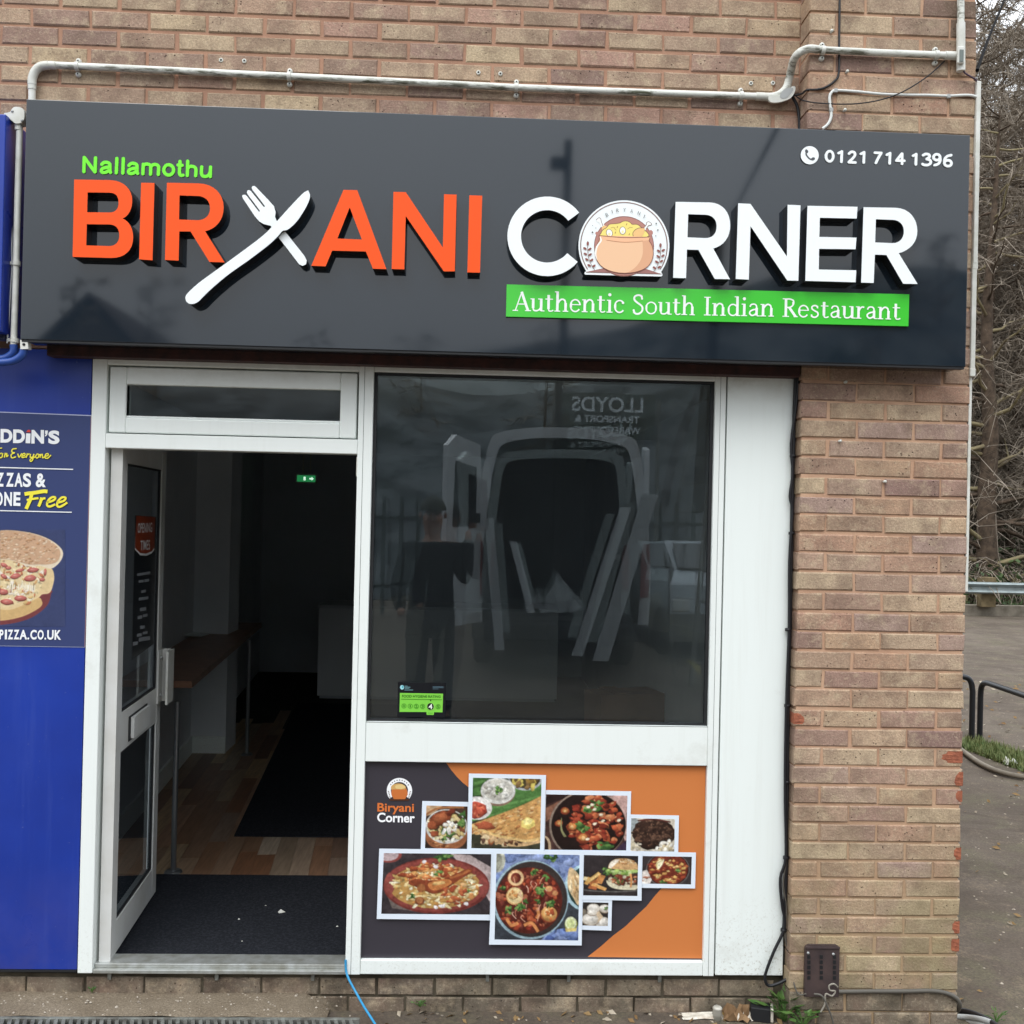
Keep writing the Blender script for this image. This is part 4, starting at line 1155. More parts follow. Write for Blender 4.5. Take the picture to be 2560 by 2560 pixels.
LAY = [.002]
def photo(outer, inner, paint, name='food_photo', label=None):
    LAY[0] += .0018
    pb = Print(P0(LAY[0])); pb.poly(outer, 'dfe8f3')
    o = pb.build(name, mp, FINK)
    f = quadmap(inner)
    wpx = math.hypot(inner[1][0] - inner[0][0], inner[1][1] - inner[0][1]); hpx = math.hypot(inner[3][0] - inner[0][0], inner[3][1] - inner[0][1])
    p2 = Raster(max(30, int(wpx * .8)), max(30, int(hpx * .8)))
    paint(p2)
    p2.build('picture', o, FINK, lambda u, v: at(*f(u, v), YPAN - LAY[0] - .0003))
    if label: tag(o, label)
    return o
REDS = ['8f2f14', 'a63d18', '7a2410', 'b9501f', '942a12', '5f1b0d']
DARKS = ['3a1a10', '2c130c', '4a2012']
GRN = ['3f6b2c', '5d8a3c', '2f5123', '7ba24e']
RICE = ['e6d49a', 'd9bd72', 'f0e3b4', 'cfa95a', 'e2c888']
def leafs(p, n, cx, cy, rx, ry, r=.03):
    for i in range(n):
        x, y = cx + rnd.uniform(-rx, rx), cy + rnd.uniform(-ry, ry); a = rnd.uniform(0, PI)
        for k in range(3): p.ell(x + rnd.uniform(-r, r), y + rnd.uniform(-r, r), r * 1.3, r * .6, rnd.choice(GRN), 8, a + k, .2)
def pic_bowl(p):
    p.poly([(0, 0), (1, 0), (1, 1), (0, 1)], '4a2f24'); p.poly([(0, 0), (.4, 0), (.15, .2), (0, .25)], 'cfa77a'); p.stroke([(0, .22), (.3, .06), (.9, .02)], .05, 'a86a35')
    p.poly([(0, .75), (1, .75), (1, 1), (0, 1)], '33261f')
    p.poly(catmull([(0.0, .42), (.03, .8), (.2, .97), (.5, 1.0), (.82, .96), (.98, .78), (1, .42)], 4), '9a5a30')
    for i in range(10): p.ell(rnd.uniform(.2, .95), rnd.uniform(.84, .96), .05, .02, rnd.choice(['c98a50', '6b3a1c']), 8, 0, .3)
    p.ell(.5, .48, .5, .4, 'd8d6cf', 30); p.ell(.5, .46, .46, .36, '4b3324', 28)
    p.scatter(90, .5, .5, .42, .32, (.02, .05), RICE + ['f2efe2', '8a4c2a', '6b7d3a'], (1, 2.6), .35)
    p.ell(.38, .3, .26, .17, '8c3f1c', 16, -.4, .12); p.ell(.36, .27, .18, .09, 'ad5a2c', 14, -.4, .2); p.ell(.6, .15, .12, .07, '7a2f18', 12, -.6, .2)
    p.ell(.22, .66, .11, .07, '9c4a24', 12, 0, .2); p.ell(.16, .47, .1, .12, 'a14d22', 12, .4, .2)
    leafs(p, 5, .84, .3, .1, .12, .06); leafs(p, 5, .5, .66, .12, .07, .05); p.scatter(14, .58, .5, .2, .12, (.02, .045), ['f4f1ea', 'ebe6da'], (1, 2.5), .3)
def pic_dosa(p):
    p.poly([(0, 0), (1, 0), (1, 1), (0, 1)], '4d7d38')
    for i in range(14): y = rnd.random(); p.stroke([(0, y), (1, y - .25)], .03, rnd.choice(['3e6a2d', '5f9146', '38602a']), False)
    p.poly([(0, .62), (.5, .5), (1, .35), (1, 1), (0, 1)], '3b3a2a')
    p.ell(.76, .0, .25, .17, 'b9bcbe', 26); p.ell(.76, .0, .22, .14, '4a4026', 22); p.scatter(26, .76, .03, .18, .11, (.025, .055), ['d9b93a', 'b98d2e', 'e6cf57', '8a6a3a', '7d4a2e'], (1, 1.6), .3)
    p.ell(.37, .2, .25, .2, '8d6f5a', 28); p.ell(.37, .18, .25, .185, 'e4e2da', 30); p.ell(.37, .17, .215, .15, 'cfcabd', 28)
    p.scatter(40, .37, .17, .19, .12, (.012, .03), ['dad6ca', 'bdb7a8', 'e6e3da'], (1, 2.4), .3); leafs(p, 5, .38, .17, .1, .03, .025)
    p.ell(.07, .43, .22, .165, 'e9e4de', 26); p.ell(.06, .46, .16, .12, 'c2472b', 22, 0, .08); p.scatter(26, .06, .46, .13, .09, (.015, .035), ['d75a35', 'a93620', 'e2744a'], (1, 2), .3)
    dosa = path([(0, .66), (.2, .57, .6, .46, 1, .24), (1, .86), (.75, .93, .55, .85, .4, .82), (.25, .8, .1, .74, 0, .66)])
    p.poly(path([(0, .70), (.2, .9, .5, 1.0, .8, .95), (1, .9), (1, .8), (0, .66)]), 'c9a06a')
    p.scatter(46, .5, .88, .42, .06, (.02, .045), ['7d4a2a', 'd8b07a', '4a2f22', 'b5652f', 'e3c898', '6b4a3a'], (1, 1.7), .3)
    p.poly(dosa, 'd09a4e')
    for i in range(110):
        u = rnd.random(); x = u; ytop = .66 - .4 * u + .04; y = rnd.uniform(ytop, .8)
        p.ell(x, y, rnd.uniform(.015, .045), rnd.uniform(.008, .02), rnd.choice(['c2823a', 'dcae68', 'b56f30', 'e2bb7c', 'c98d45']), 8, -.35, .3)
    p.stroke([(0, .67), (.15, .74), (.4, .82), (.6, .85), (.8, .88), (1, .84)], .035, 'e6bd70')
    p.ell(.2, .68, .14, .06, 'b9562b', 14, .1, .25)
    p.poly([(.72, .6), (.8, .54), (.9, .58), (.92, .66), (.82, .72), (.72, .68)], 'e8cf63'); p.poly([(.74, .6), (.8, .555), (.88, .58), (.86, .64), (.77, .66)], 'f4e38a')
def pic_curry65(p):
    p.poly([(0, 0), (1, 0), (1, 1), (0, 1)], '4a2f2a'); p.poly([(0, .2), (.35, 0), (.1, 0), (0, .05)], '2b1a18'); p.poly([(0, .25), (.3, .02), (.36, .1), (.1, .4), (0, .5)], '8a5a42')
    p.poly([(.75, 0), (1, 0), (1, .9), (.95, .7), (.9, .25)], 'c9a096'); p.poly([(.86, 1), (1, .8), (1, 1)], '3d2c44')
    p.ell(.52, .55, .47, .62, '8f7a6a', 40); p.ell(.53, .55, .455, .605, '241513', 40); p.ell(.0, .95, .08, .2, 'bfa07a', 16); p.ell(-.01, .97, .06, .2, '33201c', 16)
    p.scatter(120, .62, .52, .32, .5, (.025, .055), REDS + ['c96530', 'd98048'], (1, 1.6), .3, ['d8834c', 'e9a66a', 'b7461f'])
    for x, y, r_ in ((.24, .3, .055), (.33, .58, .07), (.17, .52, .05), (.47, .78, .08)):
        p.ell(x, y, r_, r_ * 1.25, '9c3f18', 14, 0, .1); p.ell(x, y - .01, r_ * .7, r_ * .85, 'd58436', 12, 0, .18); p.ell(x, y, r_ * .3, r_ * .45, 'f0bd74', 8, 0, .2)
    leafs(p, 7, .58, .22, .1, .1, .035); leafs(p, 4, .46, .57, .03, .06, .04); leafs(p, 5, .74, .93, .06, .03, .04)
    for x, y in ((.52, .22), (.6, .26), (.68, .36), (.7, .47), (.61, .52), (.9, .45), (.52, .8), (.57, .18)): p.ell(x, y, .022, .03, 'efe0c0', 8, rnd.random(), .3)
    p.stroke([(.2, .42), (.2, .62), (.25, .76)], (.008, .035), '8d8a5a')
def pic_beef(p):
    p.poly([(0, 0), (1, 0), (1, 1), (0, 1)], 'd9cdb8'); p.poly([(0, 0), (.2, .05), (.05, .4), (0, .4)], '9fa8a8')
    p.ell(.52, .45, .5, .43, '37221a', 30, 0, .05); p.ell(.5, .6, .42, .35, '37221a', 24, 0, .08)
    p.scatter(130, .52, .47, .46, .4, (.02, .045), ['4a3024', '2e1c15', '5e4030', '3d261c', '6f4e3b'], (1, 2.4), .3, ['7d5c48'])
    p.stroke([(.15, .08), (.5, .02), (.9, .1)], .05, '5a2a22')
    p.scatter(26, .8, .85, .22, .14, (.02, .05), ['efe8d8', 'd8caa8', 'c8b48a', 'f4efe2'], (1.2, 3), .3); p.scatter(12, .12, .85, .12, .12, (.02, .05), ['e4dac6', 'cbbd9c'], (1.2, 3), .3)
def pic_biryani(p):
    p.poly([(0, 0), (1, 0), (1, 1), (0, 1)], '3a3236'); p.poly([(.62, 0), (.8, .02), (1, .22), (1, .8), (.9, .5)], 'b9a5a2'); p.poly([(.05, .7), (.3, .95), (.1, .9)], '6f625c')
    p.ell(.05, .03, .12, .13, '8d3f38', 18); p.ell(.04, .03, .1, .1, 'c9b0b2', 16)
    p.ell(.5, .53, .49, .46, '7a2f28', 44); p.ell(.49, .52, .47, .43, '8f3d33', 44); p.ell(.49, .54, .42, .36, 'b98a3e', 40); p.ell(.07, .5, .05, .18, '94433a', 14); p.ell(.93, .55, .05, .16, '94433a', 14)
    p.scatter(330, .49, .54, .4, .36, (.009, .02), RICE + ['c98a3a', 'f4ecc9', 'd8c080'], (1.4, 3.2), .3)
    p.scatter(60, .45, .32, .28, .16, (.018, .04), ['b3521e', '9a3f18', 'd0742c', 'e0a050', 'c4622a'], (1, 1.7), .3, ['e8b468'])
    p.poly(catmull([(.24, .5), (.3, .42), (.42, .44), (.55, .42), (.66, .34), (.76, .26), (.82, .25), (.82, .31), (.72, .42), (.64, .52), (.56, .62), (.46, .66), (.36, .58)], 4, True), '8c3c18')
    p.poly(catmull([(.42, .5), (.5, .44), (.6, .42), (.64, .48), (.55, .58), (.46, .6)], 4, True), 'c9772e'); p.ell(.52, .49, .07, .03, 'e8b869', 12, -.2, .2); p.stroke([(.62, .4), (.72, .34), (.8, .27)], .035, 'b06028')
    p.ell(.35, .78, .045, .07, '8c4a22', 14); p.ell(.35, .77, .03, .05, 'b9733a', 12); p.ell(.36, .57, .04, .07, 'a4602c', 12)
    leafs(p, 6, .55, .06, .06, .05, .03); leafs(p, 3, .51, .33, .02, .03, .02); leafs(p, 2, .78, .6, .01, .03, .02); leafs(p, 2, .27, .71, .02, .02, .02)
    p.scatter(30, .7, .66, .16, .16, (.014, .03), ['c4622a', 'e0b070', 'a9451d', 'd98f45'], (1, 2.2), .3)
    for x, y in ((.78, .82), (.5, .88), (.57, .86), (.38, .14), (.55, .86), (.49, .22)): p.ell(x, y, .022, .03, 'ece4e4', 9, 0, .3)
def pic_squid(p):
    p.poly([(0, 0), (1, 0), (1, 1), (0, 1)], '7f93c4'); p.poly([(0, .55), (.3, .8), (.9, .55), (1, .6), (1, .82), (.6, .95), (.55, 1), (0, 1)], '3a3f47')
    for i in range(30): p.ell(rnd.random(), rnd.random() * .3, .08, .05, rnd.choice(['7289c0', '8fa2d0', '6a80b4']), 10, 0, .3)
    for i in range(16): p.ell(rnd.uniform(.6, 1), rnd.uniform(.88, 1), .06, .04, rnd.choice(['5570ad', '6d86c0', '3f5590']), 10, 0, .3)
    p.ell(.02, .08, .09, .14, 'c8c8b4', 18); p.ell(.0, .08, .07, .12, 'a9a894', 16)
    p.ell(1.1, .38, .28, .28, 'a9ccd6', 30); p.ell(1.11, .38, .25, .255, '274640', 30)
    p.poly(catmull([(.88, .15), (.98, .22), (1.0, .3), (1.0, .58), (.93, .5), (.86, .36)], 4, True), 'd6b684')
    for i in range(14): p.ell(rnd.uniform(.89, .99), rnd.uniform(.26, .5), .012, .05, rnd.choice(['e6cfa2', 'b98f5a', 'c9a066']), 8, -.2, .3)
    p.ell(.42, .53, .45, .46, '98b4c0', 50); p.ell(.43, .525, .43, .44, '3a302e', 50); p.ell(.4, .54, .40, .385, '5d2016', 44)
    p.scatter(150, .4, .54, .36, .35, (.012, .03), REDS + ['7d3226', 'a95a3a', '571a12'], (1, 2.6), .3, ['c97048'])
    for x, y, r1, r2, s_ in ((.24, .28, .095, .06, 1.0),):
        p.ell(x, y, .1, .098, 'b96a38', 24); p.ell(x, y, .092, .09, 'edc287', 24); p.ell(x, y, .062, .062, '7a2a1a', 20); p.ell(x - .01, y + .01, .03, .04, 'a0522f', 10, .4, .2)
    p.ell(.23, .49, .102, .102, 'dba65e', 26); p.ell(.235, .485, .092, .092, 'f0d594', 24); p.ell(.21, .48, .06, .055, 'e0b26a', 18, .3, .1); p.scatter(10, .22, .48, .05, .05, (.008, .018), ['d0883a', 'e9c078'], (1, 2.4), .3)
    p.ell(.64, .70, .1, .09, 'a94e22', 20, .3); p.ell(.645, .69, .092, .085, 'dfa04e', 18, .3, .06); p.scatter(12, .64, .7, .06, .06, (.012, .026), ['f2cd8a', 'c4691f', 'ae4a1c'], (1, 2), .3)
    p.ell(.67, .43, .08, .06, 'a94a2c', 16, .5); p.ell(.64, .4, .04, .035, 'd79a5a', 12); p.ell(.71, .45, .035, .03, 'cf8a4e', 12)
    for a in ([(.14, .75), (.2, .83), (.28, .8)], [(.35, .83), (.44, .8), (.52, .9)], [(.5, .62), (.52, .7), (.5, .75)]): p.stroke(a, .035, 'd5853f')
    for i in range(22):
        x, y = .4 + rnd.uniform(-.22, .22), .5 + rnd.uniform(-.25, .25); p.stroke([(x, y), (x + rnd.uniform(-.03, .03), y + .03), (x + rnd.uniform(-.05, .05), y + .08)], .008, rnd.choice(['e6b49a', 'c77a5e', 'd99a7a']))
    leafs(p, 9, .48, .42, .12, .15, .024); leafs(p, 4, .29, .64, .03, .04, .026); leafs(p, 3, .16, .65, .02, .04, .024); leafs(p, 3, .67, .58, .04, .03, .026); leafs(p, 2, .47, .2, .03, .02, .025); leafs(p, 4, .68, .05, .08, .03, .03); leafs(p, 2, .1, .4, .04, .02, .02)
    p.ell(.91, .81, .075, .085, 'a8ae4a', 20); p.ell(.905, .795, .066, .074, 'eaf0c4', 20); p.ell(.905, .8, .05, .056, 'd6e094', 16); p.poly([(.84, .86), (.98, .85), (.97, .89), (.85, .9)], 'dcc56a')
def pic_burger(p):
    p.poly([(0, 0), (1, 0), (1, 1), (0, 1)], '332c2e'); p.ell(.5, .83, .55, .08, '6b6765', 30); p.ell(.5, .815, .53, .065, '2b2628', 30)
    for a, b, c in (((.05, .72), (.12, .55), 'd9a04a'), ((.08, .66), (.3, .44), 'e8b75c'), ((.2, .75), (.33, .5), 'c98238'), ((.12, .72), (.26, .62), 'b9692c'), ((.16, .72), (.42, .84), 'dd9c48'), ((.02, .62), (.05, .54), 'f0d9a0'), ((.3, .7), (.37, .5), 'd18a3e'), ((.1, .78), (.25, .82), 'b5602a')): p.stroke([a, b], .075, c, False)
    p.stroke([(.2, .7), (.42, .82)], .03, 'eebb6a', False); p.stroke([(.12, .62), (.28, .46)], .02, 'f4d38c', False)
    p.poly(path([(.42, .62), (.44, .8, .6, .84, .75, .84), (.95, .84), (1, .8), (1, .6)]), 'd9cfae')
    p.poly(path([(.44, .45), (1, .45), (1, .72), (.85, .72), (.74, .7), (.66, .76), (.58, .7), (.46, .62)]), '4a2c22')
    p.scatter(60, .74, .58, .26, .11, (.018, .04), ['8c3a22', 'a9552f', '5f6b35', 'c9c0a0', '3d2a22', '7a2f1c', 'd08a5a'], (1, 2), .3)
    p.scatter(34, .7, .40, .3, .05, (.02, .045), ['8fb04a', 'a9c765', '6f9436', 'c3d68a'], (1, 2), .3); leafs(p, 3, .41, .42, .03, .08, .03)
    p.stroke([(.86, .45), (.88, .6), (.87, .78)], .035, 'd9904a')
    p.poly(path([(.45, .32), (.46, .1, .6, .06, .74, .07), (.9, .08, .99, .16, 1, .3), (1, .34), (.8, .36), (.6, .34), (.45, .32)]), 'd3a468')
    p.poly(path([(.46, .3), (.47, .12, .58, .09, .66, .1), (.6, .2, .56, .26, .5, .32)]), 'ece0cc'); p.scatter(40, .78, .16, .17, .07, (.008, .014), ['a8682e', 'f0deb4', 'b97a3c'], (1, 2), .2)
def pic_paneer(p):
    p.poly([(0, 0), (1, 0), (1, 1), (0, 1)], '3a3233'); p.ell(.52, .48, .44, .62, '6f6563', 36); p.ell(.52, .47, .42, .6, '221513', 36); p.ell(.52, .47, .4, .57, '7a2a14', 34)
    p.scatter(90, .52, .47, .38, .52, (.02, .05), REDS + ['c0602a'], (1, 1.6), .3, ['d98a4a'])
    for i in range(34):
        a = rnd.uniform(0, 2 * PI); q = math.sqrt(rnd.random()); x, y = .54 + .36 * q * math.cos(a), .48 + .48 * q * math.sin(a); r_ = rnd.uniform(.025, .05); ro = rnd.uniform(0, PI)
        p.ell(x, y, r_ * 1.2, r_ * 1.7, 'b5662a', 4, ro, .1); p.ell(x, y - .01, r_, r_ * 1.4, rnd.choice(['e9b85a', 'f0cd7c', 'dfa24a']), 4, ro, .15)
    leafs(p, 2, .7, .5, .02, .05, .04); leafs(p, 2, .45, .92, .03, .03, .04)
    p.poly(path([(.28, .38), (.26, .2, .34, .12, .44, .12), (.42, .28, .38, .4, .32, .48)]), 'f2eac0'); p.stroke([(.3, .42), (.3, .26), (.42, .14)], .02, 'd6c160')
    p.poly([(0, .55), (.1, .5), (.2, .85), (.16, 1), (0, 1)], 'e6dad0'); p.scatter(10, .08, .8, .08, .16, (.01, .03), ['b06a4a', 'f6efe6', 'c9a890'], (1, 2), .3)
def pic_idli(p):
    p.poly([(0, 0), (1, 0), (1, 1), (0, 1)], '2e2726'); p.ell(.02, .5, .16, .2, '7d7262', 12, 0, .2)
    for x, y, rx, ry in ((.85, .25, .22, .17), (.42, .25, .25, .2), (.8, .85, .3, .25), (.32, .72, .34, .26), (.38, .42, .2, .14)):
        p.ell(x, y + .03, rx, ry, 'a8927a', 22); p.ell(x, y, rx * .97, ry * .95, 'd9cfc0', 22); p.ell(x - .02, y - .04, rx * .7, ry * .55, 'ece5da', 18)
    p.poly(path([(.55, .45), (.64, .36), (.72, .5), (.8, .6), (.7, .75), (.58, .88), (.62, .7), (.55, .55)]), 'dcc09a'); leafs(p, 2, .92, .2, .05, .06, .05)
X4 = lambda *a: [Z7(*q_) for q_ in a]
photo(X4((378, 275), (602, 280), (602, 520), (370, 515)), X4((398, 297), (597, 302), (594, 507), (391, 503)), pic_bowl, label='picture of a copper bowl of biryani')
photo(X4((975, 222), (1387, 228), (1380, 530), (967, 525)), X4((976, 243), (1369, 250), (1363, 514), (969, 510)), pic_curry65, label='picture of red fried curry pieces in a dark pan')
photo(X4((1383, 340), (1618, 345), (1614, 528), (1378, 525)), X4((1388, 358), (1598, 363), (1595, 520), (1384, 517)), pic_beef, label='picture of dark brown shredded meat')
photo(X4((603, 142), (976, 150), (966, 522), (597, 516)), X4((623, 163), (954, 169), (947, 509), (615, 503)), pic_dosa, label='picture of a folded golden dosa with dips')
photo(X4((1437, 520), (1700, 524), (1696, 698), (1434, 695)), X4((1443, 541), (1680, 545), (1676, 678), (1439, 674)), pic_paneer, label='picture of paneer curry with lemon wedge')
photo(X4((170, 505), (728, 512), (722, 852), (158, 845)), X4((192, 527), (711, 532), (704, 824), (180, 820)), pic_biryani, label='picture of chicken biryani on an oval red dish')
photo(X4((1146, 748), (1295, 753), (1291, 902), (1144, 897)), X4((1154, 764), (1277, 767), (1274, 879), (1151, 876)), pic_idli, label='picture of white idli cakes')
photo(X4((1145, 516), (1440, 520), (1437, 757), (1143, 752)), X4((1159, 536), (1421, 541), (1417, 734), (1155, 731)), pic_burger, label='picture of a burger and chips')
photo(X4((722, 512), (1155, 520), (1148, 973), (700, 969)), X4((737, 530), (1138, 536), (1131, 949), (727, 944)), pic_squid, label='picture of a round pan of squid curry')

# ================================================================ BLUE SHOP NEXT DOOR
bl = thing('blue_shop_cladding', 'plain bright blue cladding of the neighbouring shop left of the white door frame', 'wall cladding', (-1.9, -.045, .09))
mb = MB(); mb.box((-4.2, -.045, .09), (JX0 - .004, -.021, 2.47), BLUE, bev=.002); mb.build('cladding_panel', bl)
mb = MB(); mb.box((-4.2, -.05, .082), (JX0 - .004, -.022, .0895), BLACKTRIM); mb.build('base_strip', bl)
mb = MB(); mb.box((SX0 + .03, -.06, 2.443), (JX0 - .002, -.0455, 2.452), WPLAST); mb.build('top_trim', bl)
bf = thing('blue_fascia', 'blue fascia end of the neighbouring shop at the far left edge', 'shop sign', (-2.2, -.25, 2.5))
mb = MB(); mb.box((-4.2, -.25, 2.5), (at(9, 500, -.25).x, -.02, at(9, 285, -.25).z), BLUE, bev=.004); mb.build('fascia_board', bf)
YP = -.0465
po_ = thing('pizza_poster', 'navy pizza poster with white and yellow lettering on the blue cladding', 'poster', (at(110, 1330, YP).x, YP, at(110, 1618, YP).z))
NAVY = '38436f'
pr = Print(lambda x, y: at(x, y, YP))
pr.poly([(-420, 1015), (228.5, 1040), (212, 1618), (-420, 1608)], NAVY)
pr.stroke([(-420, 1014), (228.5, 1039)], 2.2, 'b8bcd6', False); pr.stroke([(-420, 1608), (212, 1618)], 1.4, '8d93ad', False); pr.stroke([(228, 1040), (212, 1618)], 1.2, 'b08a84', False)
pr.build('poster_sheet', po_, FINK)
K = lambda x, y: (x / 7.157, 1030 + y / 7.157)
pr = Print(lambda x, y: at(x, y, YP - .002))
for ch, x0, x1, dy in (('D', 5, 222, 0), ('D', 232, 448, 8), ('N', 560, 788, 17), ('S', 862, 1066, 26)):
    pr.text(ch, [K(x0 + 5, 303 + dy), K(x1, 305 + dy), K(x1, 550 + dy), K(x0, 548 + dy)], 'f0f2f4', bold=.05)
pr.poly([K(468, 382), K(548, 384), K(540, 560), K(458, 557)], 'f0f2f4'); pr.poly([K(468, 360), K(500, 318), K(540, 320), K(546, 362)], 'd8483e')
pr.poly([K(808, 330), K(858, 332), K(850, 400), K(822, 438), K(800, 432), K(822, 395), K(806, 390)], 'f0f2f4')
pr.stroke([K(-300, 985), K(1310, 1027)], 2.6, 'eef0f2', False); pr.stroke([K(-300, 1758), K(1285, 1794)], 2.4, 'eef0f2', False)
for ch, x0, x1, dy in (('Z', -70, 68, 0), ('Z', 108, 246, 2), ('A', 258, 405, 4), ('S', 408, 556, 8), ('&', 640, 822, 12)):
    pr.text(ch, [K(x0 + 6, 1085 + dy), K(x1 + 3, 1087 + dy), K(x1, 1337 + dy), K(x0, 1334 + dy)], 'f0f2f4', bold=.035)
for ch, x0, x1 in (('O', -95, 50), ('N', 75, 215), ('E', 240, 366)):
    pr.text(ch, [K(x0 + 6, 1430), K(x1 + 4, 1434), K(x1, 1682), K(x0, 1678)], 'f0f2f4', bold=.04)
pr.build('poster_lettering', po_, FINK)
pr = Print(lambda x, y: at(x, y, YP - .002))
YEL = 'f3e648'
for off, c in ((5, '3a3c1e'), (0, YEL)):          # hand-lettered Free with its printed outline
    for w_, pts in ((66, [(440, 1470), (520, 1455), (650, 1440), (780, 1418), (850, 1425)]), (62, [(570, 1460), (545, 1560), (510, 1640), (468, 1735)]), (38, [(480, 1575), (590, 1555), (690, 1540)]),
                    (52, [(745, 1530), (725, 1610), (690, 1690)]), (40, [(735, 1590), (770, 1550), (815, 1545)]),
                    (38, [(840, 1620), (960, 1580), (990, 1530), (930, 1525), (860, 1590), (845, 1670), (900, 1690), (990, 1650)]),
                    (38, [(1020, 1625), (1140, 1590), (1175, 1535), (1110, 1530), (1040, 1595), (1025, 1675), (1080, 1695), (1205, 1620)])):
        pr.stroke([K(x + off, y + off) for x, y in pts], w_ * (1.08 if off else 1) / 7.157, c)
pr.build('free_lettering', po_, FINK)
pr = Print(lambda x, y: at(x, y, YP - .002))
for off, c in ((4, '4a4a1c'), (0, 'f1e54e')):     # hand-lettered "or Everyone"
    for pts in ([(-40, 650), (40, 645)], [(10, 735), (-15, 780), (5, 820), (40, 800), (45, 750), (15, 735), (60, 750)], [(85, 740), (95, 745), (80, 815)], [(90, 770), (125, 740), (120, 800), (155, 770)],
                [(300, 655), (230, 665), (215, 715), (270, 730)], [(270, 730), (205, 760), (215, 820), (290, 800)], [(320, 745), (345, 810), (390, 740)], [(400, 790), (450, 770), (440, 740), (405, 760), (400, 815), (465, 800)],
                [(480, 745), (490, 750), (470, 820)], [(480, 780), (520, 750), (530, 760)], [(550, 750), (545, 810), (590, 800), (610, 750)], [(610, 750), (590, 850), (555, 885), (545, 850), (640, 800)],
                [(670, 750), (640, 790), (660, 825), (695, 800), (690, 755), (660, 755), (715, 765)], [(725, 750), (720, 820)], [(722, 790), (760, 755), (765, 820), (800, 800)], [(810, 795), (865, 775), (860, 745), (820, 760), (810, 820), (860, 825), (915, 770)]):
        pr.stroke([K(x + off, y + off) for x, y in pts], (21 if off else 20) / 7.157, c)
pr.build('script_lettering', po_, FINK)
pr = Print(lambda x, y: at(x, y, YP - .002))
K2 = lambda x, y: (x / 5.683, 1290 + y / 5.683)
for ch, x0, x1 in (('P', -8, 48), ('I', 68, 98), ('Z', 110, 185), ('Z', 195, 272), ('A', 275, 385), ('.', 388, 415), ('C', 430, 520), ('O', 533, 620), ('.', 630, 656), ('U', 670, 762), ('K', 775, 868)):
    y0, y1 = (1722, 1752) if ch == '.' else (1614, 1752)
    k = x0 * .008
    pr.text(ch, [K2(x0 + 3, y0 + k), K2(x1 + 3, y0 + k), K2(x1, y1 + k), K2(x0, y1 + k)], 'f0f2f4', bold=.035)
pr.build('web_address_lettering', po_, FINK)
pr = Raster(160, 225, K2(0, 195) + (K2(925, 0)[0], K2(0, 1570)[1]), NAVY)
P2 = lambda l, n=4: [K2(*q_) for q_ in catmull(l, n)]
pr.poly([K2(*q_) for q_ in catmull([(-500, 1450), (-200, 1540), (100, 1535), (380, 1470), (560, 1370), (680, 1250), (722, 1110), (700, 1050), (200, 1000), (-500, 1100)], 4, True)], '7d3a3c')
pr.poly([K2(*q_) for q_ in catmull([(-500, 1350), (-200, 1470), (50, 1480), (300, 1430), (480, 1350), (590, 1270), (590, 1200), (520, 1140), (100, 1000), (-500, 1100)], 4, True)], 'd6ae6c')
pr.poly([K2(*q_) for q_ in catmull([(-500, 500), (0, 560), (400, 600), (700, 720), (765, 840), (750, 980), (700, 1090), (600, 1110), (540, 1160), (380, 1240), (140, 1330), (-100, 1300), (-500, 1200)], 4, True)], 'e6c88f')
pr.poly([K2(*q_) for q_ in catmull([(-500, 600), (0, 630), (300, 650), (560, 700), (655, 760), (660, 880), (600, 970), (530, 1110), (380, 1190), (120, 1290), (-100, 1280), (-500, 1200)], 4, True)], 'e9cf9a')
for i in range(150):
    x, y = rnd.uniform(-100, 620), rnd.uniform(660, 1250)
    if x / 640 + abs(y - 900) / 900 < 1.05: pr.ell(*K2(x, y), rnd.uniform(3, 9), rnd.uniform(2, 4), rnd.choice(['f3e6c0', 'd9a562', 'f0d8a0', 'c97a4a', 'efe2d0', 'ddb873']), 7, rnd.uniform(0, PI), .3)
for i in range(26): pr.stroke([K2(120 + i * 15, 950 + rnd.uniform(-20, 60)), K2(112 + i * 15, 1010 + rnd.uniform(0, 70))], rnd.uniform(1.2, 2.4), rnd.choice(['f6efe0', 'eee2c6', '8d7a5a', 'f4ead2']), False)
for x, y, rx, ry, a in ((60, 700, 55, 30, .4), (120, 740, 45, 28, 0), (280, 775, 65, 25, -.2), (470, 770, 85, 38, -.1), (60, 860, 55, 30, .6), (220, 855, 80, 40, -.2), (430, 885, 90, 48, -.1), (50, 1080, 75, 45, .1), (290, 1170, 92, 42, 0), (100, 1220, 90, 45, .1), (640, 800, 22, 55, .1), (600, 905, 40, 28, 0)):
    pr.ell(*K2(x, y), rx / 5.683, ry / 5.683, 'a8433c', 14, a, .08); pr.ell(*K2(x + 4, y - 4), rx / 6.6, ry / 7, 'cf6b60', 12, a, .12); pr.ell(*K2(x - 8, y - 8), rx / 14, ry / 16, 'dd8c7c', 8, a, .2)
lid = [(-500, 330), (-200, 235), (0, 210), (150, 205), (400, 235), (600, 290), (760, 370), (870, 470), (890, 560), (840, 660), (720, 748), (560, 705), (430, 720), (200, 640), (0, 620), (-500, 640)]
pr.poly([K2(*q_) for q_ in catmull(lid, 4, True)], 'e9d6b8')
pr.poly([K2(x * .965 - 4, y * .97 + 10) for x, y in catmull([(x, min(y, 700)) for x, y in lid], 4, True)], 'd2a680')
